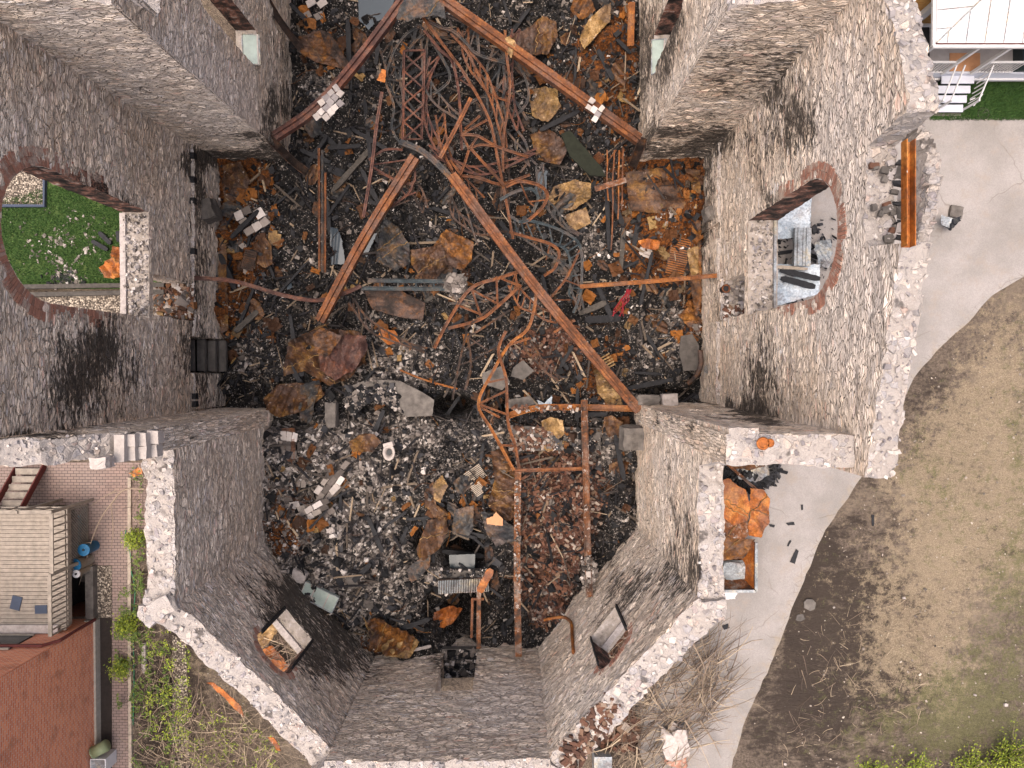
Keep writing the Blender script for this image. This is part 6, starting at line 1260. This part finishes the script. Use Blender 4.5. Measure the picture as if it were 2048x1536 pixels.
bx('porch_floor', 'greydeck', 13.9, 24, 10.93, 12.6, .86, 1.0, ph); bx('fascia', 'greystep', 13.9, 24, 10.86, 10.93, .62, 1.02, ph); bx('foundation', 'conc_dk', 14, 24, 10.99, 12.6, 0, .86, ph)
bx('ledger', 'white', 13.9, 24, 10.80, 10.86, .50, .62, ph)
bx('door_mat', 'ftan', 15.9, 17.0, 10.95, 11.6, 1.0, 1.02, ph); bx('planter', 'slate', 18.2, 18.8, 10.9, 11.9, 1.0, 1.5, ph)
def proof():
    E, W, z0, s = 10.87, 14.0, 3.3, .22
    x1, y1 = 24, 13.2; k = 2.33
    def zz(x, y): return z0+s*min(y-E, x-W)
    mb = MB(); V = [(W, E, z0), (x1, E, z0), (x1, E+k, z0+s*k), (W+k, E+k, z0+s*k), (W, E+k+6, z0), (W+k, E+k+6, z0+s*k)]
    mb.add([Vector(v) for v in V]+[Vector(v)-Vector((0, 0, .05)) for v in V], [(0, 1, 2, 3), (0, 3, 5, 4), (9, 8, 7, 6), (10, 11, 9, 6), (0, 6, 7, 1), (4, 10, 6, 0)]); r = mb.build('porch_roof', 'roofw', ph)
    x = W+.35
    while x < 23:
        m2 = MB(); yy = min(E+k, E+(x-W)); m2.bar([Vector((x, E+.01, z0+.012)), Vector((x, yy, zz(x, yy)+.012))], .025, .03); m2.build('seam', 'lead', r); x += .62
    y = E+.45
    while y < E+k+4:
        m2 = MB(); xx = min(W+k, W+(y-E)); m2.bar([Vector((W+.01, y, z0+.012)), Vector((xx, y, zz(xx, y)+.012))], .025, .03); m2.build('seam', 'lead', r); y += .62
    m2 = MB(); m2.bar([Vector((W, E, z0+.02)), Vector((W+k, E+k, z0+s*k+.02))], .05, .03); m2.build('hip', 'lead', r)
    bx('gutter', 'white', W-.06, x1, E-.12, E-.02, z0-.16, z0-.06, r); bx('eave_trim', 'dredge', W, x1, E-.02, E+.02, z0-.09, z0+.0, r); bx('gutter', 'white', W-.10, W-.0, E-.06, 19, z0-.14, z0-.04, r)
proof()
for x in (14.05, 15.62, 16.68, 19.2): bx('porch_post', 'white', x-.05, x+.05, 10.82, 10.92, 1.0, 3.25, ph)
def rail(x0, x1, y, zt, zb, n, par=ph):
    mb = MB(); mb.bar([Vector((x0, y, zt)), Vector((x1, y, zt))], .07, .05); mb.build('top_rail', 'white', par); mb = MB(); mb.bar([Vector((x0, y, zb)), Vector((x1, y, zb))], .05, .04); mb.build('bottom_rail', 'white', par)
    for k in range(n): x = x0+(x1-x0)*(k+.5)/n; m2 = MB(); m2.bar([Vector((x, y, zb)), Vector((x, y, zt))], .03, .03); m2.build('baluster', 'white', par)
rail(14.05, 15.62, 10.87, 1.9, 1.12, 13); rail(16.68, 18.1, 10.87, 1.9, 1.12, 12)
st = thing('porch_steps', 'four grey painted porch steps with white handrails above the lawn', 'steps', (16.3, 10.4, 0))
for k in range(4): z = .82-.2*k; y = 10.86-.27*k; bx('step', 'greystep', 15.74-.0*k, 16.93, y-.27, y, z-.05, z, st); bx('riser', 'black', 15.8, 16.9, y-.24, y-.22, z-.2, z-.05, st)
bx('landing_slab', 'conc', 15.7, 16.95, 9.68, 10.0, 0, .06, st)
for x in (15.68, 15.98, 16.98):
    mb = MB(); mb.bar([Vector((x, 10.84, 1.75)), Vector((x, 9.9, 1.0))], .045, .04); mb.build('handrail', 'white', st); bx('newel', 'white', x-.03, x+.03, 9.86, 9.92, 0.05, 1.05, st)
for k in range(6): y = 10.7-k*.14; bx('baluster', 'white', 16.96, 16.99, y-.015, y+.015, .35+.8*(y-9.9), 1.0+.8*(y-9.9)-.02, st)
def cyl(name, mat, c, r, h, parent=None, label=None, cat=None, inner=None, seg=20, taper_=.9):
    mb = MB(); vs = []; n = seg
    rings = [(r*taper_, 0), (r, h), (r*1.04, h), (r*.93, h), (r*.9, h-.04)]
    if inner: rings.append((r*.82, .1))
    for rr_, z in rings:
        for k in range(n): a = 2*math.pi*k/n; vs.append(Vector(c)+Vector((rr_*math.cos(a), rr_*math.sin(a), z)))
    F = [(i*n+k, i*n+(k+1) % n, (i+1)*n+(k+1) % n, (i+1)*n+k) for i in range(len(rings)-1) for k in range(n)]; F.append(tuple((len(rings)-1)*n+k for k in range(n)))
    mb.add(vs, F); o = mb.build(name, mat, parent, True)
    if label: tag(o, label, cat)
    return o
cyl('waste_bin', 'black', P(1855, 172, 0)+Vector((-.05, .05, .0)), .2, .75, label='open round black bin beside the porch steps', cat='bin', inner=1)
mb = MB(); c = P(1832, 96, 1.4); mb.box(c, (.5, 1.1, .8), j=.02); mb.box(c+Vector((.0, .1, .42)), (.42, .5, .05)); tag(mb.build('storage_box', 'black'), 'black storage box on the porch behind the gable wall', 'box')
cyl('garden_stump', 'conc_dk', P(1965, 228, 0), .22, .06, label='small round mossy stone in the lawn by the driveway', cat='stone')
for i, (a, b) in enumerate((((1947, 212), (1965, 188)), ((1950, 196), (1940, 200)))): member('white_stick', 'longer white stick lying on the lawn by the steps' if i == 0 else 'shorter white stick lying on the lawn by the steps', 'stick', [a+(.1,), b+(.12,)], .04, .03, 'white', 'U')
# ================================================================== outside, left
hs = thing('brick_house', 'red brick house wall with light foundation at the lower left edge', 'house', (-17, -11, 0))
uvwall('brick_wall', 'redbrick', (-15.86, -16.5), (-15.86, -9.475), .3, 7.5, hs)
uvwall('brick_wall', 'redbrick', (-15.885, -9.45), (-24, -9.45), -2.2, 7.5, hs)
bx('foundation', 'foundation', -16.2, -15.78, -16.5, -9.4, -.3, .32, hs)
wn = thing('x', None, None) if False else None
w1 = bx('window', 'slate', -20.0, -17.15, -9.47, -9.40, 1.75, 2.9, hs); bx('sill', 'pale', -20.2, -16.4, -9.42, -9.12, 1.45, 1.52, w1); bx('frame', 'deck', -20.0, -17.1, -9.42, -9.36, 1.68, 1.76, w1); bx('frame', 'deck', -20.0, -17.1, -9.42, -9.36, 2.9, 2.98, w1)
mb = MB(); mb.bar([Vector((-15.80, -9.36, .3)), Vector((-15.80, -9.36, 2.3)), Vector((-16.1, -9.36, 2.75)), Vector((-19, -9.36, 2.8))], .09, .09); mb.build('downpipe', 'dredge', hs)
dk = thing('wooden_deck', 'raised weathered wooden deck with railing behind the brick house', 'deck', (-18.5, -7, 0)); DZ = 1.4
y = -4.98; k = 0
while y > -9.3:
    k += 1; mb = MB(); mb.box((-19.1+random.uniform(-.01, .01), y-.07, DZ-.02+random.uniform(-.004, .004)), (5.85, .128, .04)); mb.build('board', 'deck', dk); y -= .141
bx('joist_skirt', 'deck', -22, -16.14, -5.0, -4.95, DZ-.26, DZ-.05, dk); bx('joist_skirt', 'deck', -16.17, -16.12, -9.2, -5.0, DZ-.26, DZ-.05, dk)
def drail(p0, p1, n, zt=2.35):
    p0 = Vector(p0); p1 = Vector(p1); mb = MB(); mb.bar([p0.to_3d()+Vector((0, 0, zt)), p1.to_3d()+Vector((0, 0, zt))], .13, .05); mb.build('top_rail', 'deck', dk)
    mb = MB(); mb.bar([p0.to_3d()+Vector((0, 0, DZ+.1)), p1.to_3d()+Vector((0, 0, DZ+.1))], .05, .07); mb.build('bottom_rail', 'deck', dk)
    for k in range(n+1): q = p0.lerp(p1, k/n).to_3d(); m2 = MB(); m2.bar([q+Vector((0, 0, DZ-.1)), q+Vector((0, 0, zt))], .045, .045); m2.build('baluster', 'deck', dk)
drail((-22, -4.85), (-16.0, -4.85), 10); drail((-16.02, -4.85), (-16.02, -7.0), 8); drail((-16.1, -7.1), (-16.1, -9.2), 11)
for p in ((-16.02, -4.85), (-17.2, -4.85), (-16.06, -7.05)): bx('post', 'deck', p[0]-.05, p[0]+.05, p[1]-.05, p[1]+.05, .0, 2.42, dk)
ss = thing('deck_stairs', 'wooden open stairs climbing to the deck', 'stairs', (-18, -4.3, 0))
for k in range(7): z = .3+k*.17; y = -3.62-k*.27; bx('tread', 'deck', -18.75+.0*k, -17.82, y-.23, y, z-.05, z, ss)
for x in (-18.8, -17.78): mb = MB(); mb.bar([Vector((x, -3.5, .05)), Vector((x, -4.9, 1.3))], .05, .24); mb.build('stringer', 'dredge', ss)
lt = thing('lattice_panel', 'diagonal wooden lattice screen under the deck edge', 'lattice', (-16.2, -6.2, 0)); mb = MB()
for k in range(-6, 22):
    for s_ in (1, -1):
        y0 = -7.5+k*.12; a = Vector((-16.2+.012*s_, y0 if s_ > 0 else y0+.0, .1)); b = Vector((-16.2+.012*s_, y0+s_*1.1, 1.2)); 
        lo, hi = -7.5, -5.05
        def clipy(a, b):
            t0, t1 = 0, 1; d = b.y-a.y
            for lim, sg in ((lo, 1), (hi, -1)):
                fa = (a.y-lim)*sg; fb = (b.y-lim)*sg
                if fa < 0 and fb < 0: return None
                if fa < 0: t0 = max(t0, fa/(fa-fb))
                if fb < 0: t1 = min(t1, fa/(fa-fb))
            return (a.lerp(b, t0), a.lerp(b, t1)) if t1-t0 > .05 else None
        r_ = clipy(a, b)
        if r_: mb.prof(list(r_), [(-.004, -.02), (.004, -.02), (.004, .02), (-.004, .02)], up=Vector((1, 0, 0)))
mb.build('slats', 'deck', lt); bx('frame', 'deck', -16.23, -16.17, -7.55, -5.0, 1.2, 1.26, lt); bx('frame', 'deck', -16.23, -16.17, -7.55, -5.0, .04, .1, lt); bx('frame', 'deck', -16.23, -16.17, -5.05, -5.0, .04, 1.2, lt)
PL('tarp', 'strip of teal tarp on the paving below the lattice', [(156, 1030), (162, 1028), (163, 1090), (157, 1095)], z=.12, mat='teal_tarp', amp=.05, cat='tarp')
for i, (a, b, r_) in enumerate(((32, 1206, -.25), (82, 1219, 0.03))):
    c = P(a, b, DZ+.02); mb = MB(); mb.box(c, (.36 if i == 0 else .44, .5 if i == 0 else .31, .02), Matrix.Rotation(r_, 3, 'Z')); tag(mb.build('rubber_mat', 'bluegrey'), 'tilted dark blue mat lying at the left of the deck' if i == 0 else 'straight dark blue mat lying near the deck railing', 'mat')
pit = thing('stairwell', 'dark sunken basement stairwell with concrete kerb beside the deck', 'stairwell', (-16.6, -8.4, 0))
bx('kerb', 'conc', -16.17, -15.87, -9.35, -7.35, -2, .28, pit); bx('kerb', 'conc', -17.7, -16.17, -7.6, -7.35, -2, .2, pit); bx('floor', 'soil', -18.7, -15.9, -9.5, -6.8, -2.1, -2.0, pit); bx('wall', 'conc_dk', -18.7, -17.6, -9.35, -6.8, -2, -.06, pit)
for k in range(3): bx('step', 'conc_dk', -17.1, -16.2, -8.0-k*.3, -7.7-k*.3, -2, -.5-k*.4, pit)
def barrel(label, px, py, z, r, mb_, ml):
    c = P(px, py, z); t = thing('barrel', label, 'barrel', (c.x, c.y, 0)); cyl('body', mb_, (c.x, c.y, .02), r, z-.06, t); m = MB(); m.tube([Vector((c.x, c.y, z-.05)), Vector((c.x, c.y, z))], r*1.03, 22); m.build('lid', ml, t)
    m = MB(); m.tube([Vector((c.x, c.y, z)), Vector((c.x, c.y, z+.03))], .04, 10); m.build('cap', 'black', t)
barrel('beige barrel with blue lid beside the stairwell kerb', 148, 1131, .9, .24, 'foundation', 'blue'); barrel('smaller blue barrel behind the blue lidded one', 167, 1100, .7, .22, 'blue', 'blue')
barrel('small tub with white lid in front of the blue lidded barrel', 152, 1148, .95, .14, 'foundation', 'white')
c = P(200, 1497, .6); t = thing('waste_bin', 'olive green cylindrical bin lying by the brick house wall', 'bin', tuple(c)); mb = MB(); mb.tube([c+Vector((.25, .12, 0)), c-Vector((.2, .12, 0))], .22, 20); mb.build('body', 'olive', t, True); mb = MB(); mb.tube([c-Vector((.2, .12, 0)), c-Vector((.24, .14, 0))], .235, 20); mb.build('lid', 'olive', t, True)
c = P(196, 1526, .7); t = thing('utility_box', 'white utility box at the foot of the brick house below the green bin', 'box', (c.x, c.y, 0)); mb = MB(); mb.box((c.x, c.y-.1, .35), (.6, .5, .7)); mb.build('casing', 'white', t); mb = MB(); mb.box((c.x, c.y-.1, .71), (.5, .4, .03)); mb.build('lid', 'lead', t)
c = P(1206, 1530, .8); t = thing('utility_box', 'grey metal cabinet outside the lower apse wall', 'box', (c.x, c.y, 0)); mb = MB(); mb.box((c.x, c.y-.2, .4), (.62, 1.0, .8)); mb.build('casing', 'lead', t); mb = MB(); mb.box((c.x, c.y-.2, .82), (.66, 1.04, .03)); mb.build('lid', 'lead', t)
mb = MB(); mb.bar([P(260, 955, .05), P(260, 1250, .05), P(262, 1560, .05)], .12, .12); tag(mb.build('timber_edging', 'wood'), 'long timber edging between brick path and planting strip', 'edging')
mb = MB(); mb.bar([P(289, 1285, .1), P(289, 1345, .1)], .14, .14); tag(mb.build('white_timber', 'pale'), 'short white timber standing in the weeds below the apse corner', 'timber')
mb = MB(); mb.tube(smoothp([P(252, 1060, .1), P(250, 1080, .1), P(260, 1105, .1), P(262, 1140, .08), P(270, 1180, .06), P(266, 1250, .06), P(268, 1350, .06), P(266, 1450, .06)], 6), .02, 5); tag(mb.build('garden_hose', 'hose'), 'green garden hose along the planting strip', 'hose')
# lawn seen through the left window
for lb, a, b in (('upper dark rail beside the gravel behind the left lawn', (30, 574), (330, 570)), ('lower dark rail beside the gravel behind the left lawn', (30, 590), (330, 584))):
    mb = MB(); mb.bar([P(a[0], a[1], .15), P(b[0], b[1], .15)], .16, .2); tag(mb.build('timber_rail', 'char2'), lb, 'rail')
mb = MB(); mb.bar([P(-40, 412, .08), P(90, 412, .08), P(90, 330, .08)], .1, .16); tag(mb.build('lawn_edging', 'bluegrey'), 'dark edging between the gravel corner and the left lawn', 'edging')
PL('sheet_metal', 'bright crumpled orange sheet on the lawn under the left window', [(202, 536), (225, 506), (222, 490), (262, 500), (262, 545), (232, 558), (210, 556)], z=.35, mat='orange_plate', amp=.2, seams=1)
for lb, a, b in (('upper charred plank on the left lawn', (198, 464), (222, 488)), ('lower charred plank on the left lawn', (184, 482), (216, 500)), ('short charred stick at the right of the left lawn', (236, 462), (238, 484))): timber(lb, a, b, .16, .08, 'char', z=(.12, .12))
def lawn_chips():
    n = 900; px = np.concatenate([RNG.normal(150, 32, n//2), RNG.normal(110, 50, n//2)]); py = np.concatenate([RNG.normal(555, 14, n//4), RNG.normal(490, 26, n//4), 430+RNG.uniform(-15, 120, n//2)])
    k = vn(px*.05, py*.05, 4)+vn(px*.15, py*.15, 9)*.5 > .72; px, py = px[k], py[k]; p = np.array([list(P(a, b, .04)) for a, b in zip(px, py)]); chunks('lawn_plaster', p, szs(len(p), .03, .15, (1, .6, .3)), .25, 'c_white', .3, 'white plaster flakes scattered over the left lawn')
    n = 90; p = np.array([list(P(a, b, .04)) for a, b in zip(RNG.normal(135, 25, n), RNG.normal(560, 8, n))]); chunks('lawn_char', p, szs(n, .05, .2, (1, .6, .3)), .25, 'c_black', .3, 'black char flakes at the lower edge of the left lawn')
lawn_chips()
# ================================================================== grass, weeds, brush
def blades(name, poly, n, label, h=(.05, .12), mat='blade'):
    xs = [p[0] for p in poly]; ys = [p[1] for p in poly]; px = RNG.uniform(min(xs), max(xs), n); py = RNG.uniform(min(ys), max(ys), n); k = inpoly(px, py, poly); vs = []; F = []
    for a, b in zip(px[k], py[k]):
        p = P(a, b, .01); an = random.uniform(0, 6.28); w2 = .012; hh = random.uniform(*h); l = hh*random.uniform(.3, 1.2); c_, s_ = math.cos(an), math.sin(an); i = len(vs)
        vs += [(p.x-s_*w2, p.y+c_*w2, p.z), (p.x+s_*w2, p.y-c_*w2, p.z), (p.x+c_*l, p.y+s_*l, p.z+hh)]; F.append((i, i+1, i+2))
    me = bpy.data.meshes.new(name); me.from_pydata(vs, [], F); me.materials.append(MT[mat]); tag(link(name, me), label, 'grass', kind='stuff')
blades('lawn_blades', [(-40, 414), (262, 330), (262, 566), (-40, 566)], 26000, 'short green grass of the lawn behind the left window')
blades('lawn_blades', [(1858, 168), (2060, 168), (2060, 240), (1858, 240)], 16000, 'short green grass of the lawn beside the porch steps')
def twigs(name, poly, n, label, L=(.4, 1.8), zr=(.03, .5), r=.012, mat='twig', bend=1.0, dirs=None):
    xs = [p[0] for p in poly]; ys = [p[1] for p in poly]; mb = MB(); c = 0
    while c < n:
        a, b = random.uniform(min(xs), max(xs)), random.uniform(min(ys), max(ys))
        if not inpoly([a], [b], poly)[0]: continue
        c += 1; p = P(a, b, random.uniform(*zr)); l = random.uniform(*L); an = random.uniform(0, 6.28) if dirs is None or random.random() < .35 else random.gauss(dirs, .5); k = random.uniform(-1, 1)*bend; pts = []
        for i in range(5): pts.append(p.copy()); p += Vector((math.cos(an), math.sin(an), random.uniform(-.12, .12)))*l/4; p.z = max(.03, p.z); an += k/4+random.uniform(-.15, .15)
        rr_ = r*random.uniform(.6, 1.8); mb.taper(pts, rr_, rr_*.4, 3)
    return tag(mb.build(name, mat), label, 'brush', kind='stuff')
twigs('brush_pile', [(1225, 1400), (1300, 1310), (1400, 1275), (1440, 1300), (1470, 1370), (1400, 1470), (1330, 1560), (1200, 1560)], 620, 'heap of dry cut branches outside the lower right apse wall', (.5, 2.2), (.05, .7), .014, dirs=.8)
twigs('brush_pile', [(380, 1390), (470, 1400), (560, 1500), (560, 1560), (340, 1560), (350, 1440)], 420, 'tangle of dry stems outside the lower left apse wall', (.4, 1.6), (.03, .5), .011)
twigs('dry_stems', [(262, 930), (285, 930), (288, 1240), (350, 1300), (345, 1560), (266, 1560)], 420, 'dry weed stems along the planting strip', (.2, .9), (.03, .4), .009)
twigs('root_litter', [(1600, 1260), (1760, 1200), (1880, 1180), (1880, 1440), (1560, 1540)], 260, 'thin sticks and roots scattered on the bare soil', (.15, .8), (.01, .06), .008)
twigs('window_brush', [(505, 1245), (560, 1235), (625, 1290), (570, 1350), (520, 1330)], 70, 'dry stems outside the small left apse window', (.5, 1.4), (.1, .9), .014)
twigs('window_brush', [(1200, 1290), (1262, 1230), (1280, 1300), (1230, 1350)], 22, 'dry stems outside the small right apse window', (.5, 1.4), (.3, .9), .014)
def leaves(poly, n, name, label, mat, zr=(.05, .4), s=(.03, .08), clump=1.0, kind='stuff', parent=None):
    xs = [p[0] for p in poly]; ys = [p[1] for p in poly]; px = RNG.uniform(min(xs), max(xs), n*3); py = RNG.uniform(min(ys), max(ys), n*3); k = inpoly(px, py, poly) & (vn(px*.06*clump, py*.06*clump, 31)+.5*vn(px*.2*clump, py*.2*clump, 7) > .78); px, py = px[k][:n], py[k][:n]; mb = MB()
    for a, b in zip(px, py):
        p = P(a, b, random.uniform(*zr)); sz = random.uniform(*s); R = Matrix.Rotation(random.uniform(0, 6.28), 3, 'Z') @ Matrix.Rotation(random.uniform(-.8, .8), 3, 'X')
        mb.add([p+R @ Vector(v)*sz for v in ((-1, 0, 0), (0, -.45, .15), (1, 0, 0), (0, .45, .15))], [(0, 1, 2, 3)])
    o = mb.build(name, mat, parent)
    if label: tag(o, label, 'plants', kind=kind)
    return o
leaves([(262, 930), (285, 930), (290, 1240), (350, 1300), (350, 1560), (262, 1560)], 1500, 'weed_leaves', 'low yellow green weeds along the planting strip', 'leaf_dk')
leaves([(225, 1200), (285, 1130), (288, 1400), (235, 1420)], 1500, 'weed_leaves', 'feathery green weeds spilling over the brick path', 'leaf_dk', (.1, .6), (.02, .06), .8)
leaves([(350, 1380), (560, 1480), (560, 1560), (350, 1560)], 1400, 'weed_leaves', 'small green leaves among the dry stems at lower left', 'leaf', (.05, .5), (.02, .05), 1.6)
leaves([(290, 1240), (380, 1280), (385, 1480), (290, 1480)], 900, 'weed_leaves', 'yellow leaved shoots beside the gravel strip at lower left', 'leaf', (.2, .8), (.03, .06), 1.4)
OP('sheet_metal', 'ochre sheet leaning outside the small left apse window', [(505, 1262), (528, 1240), (552, 1232), (556, 1262), (536, 1288), (520, 1300)], .8, mat='tan_plate', amp=.12)
OP('sheet_metal', 'orange panel lying under the stems outside the small left apse window', [(520, 1302), (545, 1290), (580, 1335), (562, 1350)], .4, mat='orange_plate', amp=.1)
OP('sheet_metal', 'small orange grey sheet lying on the patio by the apse wall top', [(258, 946), (276, 935), (288, 936), (284, 948), (266, 954)], .3, mat='orange_plate', amp=.06)
OP('sheet_metal', 'long orange strip against the outer face of the lower left angled wall', [(415, 1362), (430, 1366), (484, 1412), (490, 1432), (462, 1410)], 4.6, mat='orange_plate', amp=.05)
OP('sheet_metal', 'small orange strip near the end of the lower left angled wall', [(536, 1474), (548, 1476), (562, 1500), (552, 1500)], 4.4, mat='orange_plate', amp=.04)
n = 500; x = RNG.uniform(0, 1, n); pp = np.array([list(P(1195+80*a+RNG.uniform(-6, 6), 1345-70*a+RNG.uniform(-40, 40), .1+.3*RNG.random_sample())) for a in x]); chunks('outer_bricks', pp, np.tile([[.21, .1, .07]], (n, 1)), .06, 'c_brick', .5, 'pile of fallen red bricks outside the small right apse window')
n = 260; pp = np.array([list(P(RNG.uniform(1195, 1275), RNG.uniform(1425, 1500), .05+.4*RNG.random_sample())) for _ in range(n)]); chunks('outer_bricks', pp, szs(n, .1, .3), .15, 'c_brick', .5, 'loose bricks and stones outside the lower end of the apse')
n = 130; pp = np.array([list(P(1100+RNG.uniform(0, 1)*105, 0, 6.5)) for _ in range(n)]); t_ = RNG.uniform(0, 1, n); o_ = RNG.uniform(0, .75, n); pp = np.stack([1.2+t_*1.5+o_*.79, -11.05+t_*1.95-o_*.61, 6.42+t_*.25+RNG.uniform(0, .12, n)], -1)
o = chunks('loose_brickwork', pp, np.tile([[.22, .11, .08]], (n, 1)), .1, 'c_brick', .35); del o['category']; o.parent = church; o.matrix_parent_inverse = MPI(church)
rock('pale grey concrete chunk in the brush pile', 1350, 1484, (.9, 1.1, .5), 'pale', z=.4, j=.2); rock('orange brick lump beside the concrete chunk in the brush pile', 1352, 1518, (.8, .5, .35), 'brick', z=.3)
# fallen branch over the patio
def branch(label, paths, name='fallen_branch'):
    c = paths[0][0]; p0 = P(*c); t = thing(name, label, 'branch', tuple(p0))
    for i, q in enumerate(paths): mb = MB(); mb.taper(smoothp([P(*a) for a in q], 6), .035 if i == 0 else .018, .008, 5); mb.build('limb' if i == 0 else 'twig', 'twig', t)
branch('long bare pale branch arching over the brick patio', [[(290, 978, 1.2), (248, 980, 1.0), (222, 1008, .9), (200, 1040, .7), (182, 1085, .5), (170, 1130, .4), (158, 1170, .3)], [(248, 980, 1.0), (215, 990, .8), (182, 1012, .6)], [(222, 1008, .9), (226, 1060, .5), (222, 1100, .3)], [(182, 1085, .5), (160, 1090, .6), (146, 1115, .8)], [(172, 1120, .4), (184, 1132, .2)], [(215, 990, .8), (240, 975, .9)]])
branch('forked bare branch on top of the brush pile', [[(1385, 1285, .9), (1405, 1325, .8), (1412, 1350, .7)], [(1395, 1300, .9), (1415, 1300, .8)]])
branch('thick pale branch low in the brush pile', [[(1370, 1440, .7), (1392, 1480, .5), (1396, 1505, .3)], [(1380, 1460, .6), (1375, 1480, .5)]])
branch('curved pale branch nearest the driveway in the brush pile', [[(1400, 1440, .5), (1425, 1480, .4), (1442, 1516, .2)], [(1425, 1480, .4), (1445, 1490, .3)]])
# flowering bush at the lower right corner: three shrubs of fine twigs with small leaves
def shrub(label, px, py, R_, hgt, n, name='shrub'):
    c = P(px, py, 0); t = thing(name, label, 'shrub', (c.x, c.y, 0)); st_ = MB(); lf = MB()
    for k in range(n):
        an = random.uniform(0, 6.28); el = random.uniform(.25, 1.2); L = R_*random.uniform(.6, 1.1); p = c.copy(); d = Vector((math.cos(an)*math.cos(el), math.sin(an)*math.cos(el), math.sin(el)*hgt/R_)); pts = [p.copy()]
        for i in range(7): p = p+d*L/7; d = (d+Vector((random.gauss(0, .16), random.gauss(0, .16), random.gauss(0, .1)))).normalized()*d.length; p.z = max(p.z, .05); pts.append(p.copy())
        st_.taper(pts, .018, .004, 4)
        for i in range(2, 8):
            for q in range(random.randint(2, 7)):
                b = pts[i]+Vector([random.gauss(0, .07+.05*random.random()) for _ in range(3)]); sz = random.uniform(.02, .055); Rm = Matrix.Rotation(random.uniform(0, 6.28), 3, 'Z') @ Matrix.Rotation(random.uniform(-1, 1), 3, 'X')
                lf.add([b+Rm @ Vector(v)*sz for v in ((-1, 0, 0), (0, -.5, .2), (1, 0, 0), (0, .5, .2))], [(0, 1, 2, 3)])
    st_.build('stems', 'twig', t); lf.build('foliage', 'leaf', t)
shrub('large yellow green shrub at the bottom right corner', 2010, 1515, 1.5, 2.0, 150); shrub('yellow green shrub left of the large corner one', 1935, 1535, 1.2, 1.4, 80)
shrub('sparse bare twigged shrub at the bottom edge', 1830, 1545, 1.5, 1.3, 70); shrub('leftmost thin shrub at the bottom edge on bare soil', 1740, 1548, 1.1, 1.0, 40); shrub('small feathery green bush at the edge of the brick path', 262, 1245, .5, .8, 60)
shrub('second feathery bush lower on the brick path edge', 250, 1330, .45, .7, 45); shrub('yellow green bush in the planting strip beside the apse wall', 276, 1075, .4, .7, 45)
# litter on the dirt
p = np.array([list(P(RNG.uniform(1600, 2060), RNG.uniform(620, 1536), .02)) for _ in range(320)]); k = np.array([proj(*q)[0] > 1600+0*(proj(*q)[1]) and inpoly([proj(*q)[0]], [proj(*q)[1]], [(1850, 760), (1960, 640), (2060, 600), (2060, 1560), (1470, 1560), (1560, 1330), (1620, 1180), (1680, 1050), (1780, 900)])[0] for q in p])
chunks('litter_stones', p[k], szs(k.sum(), .03, .1, (1, .7, .5)), .2, 'pebble', .3, 'pale stones and crumbs scattered on the bare soil at right')
for lb, a, b, s_ in (('small white crumpled paper high on the turf near the right edge', 1808, 1196, .14), ('white stone on the turf at the lower right', 2012, 1410, .2), ('white flake on bare soil below the paving slab', 1668, 1215, .1), ('white scrap beside the far lower turf edge', 1950, 1390, .12), ('pale brick scrap on bare soil at the bottom', 1570, 1528, .14)): rock(lb, a, b, (s_*.7, s_*.55, .06), 'pale', z=.05, name='litter', cat='litter', j=.2, cuts=1)
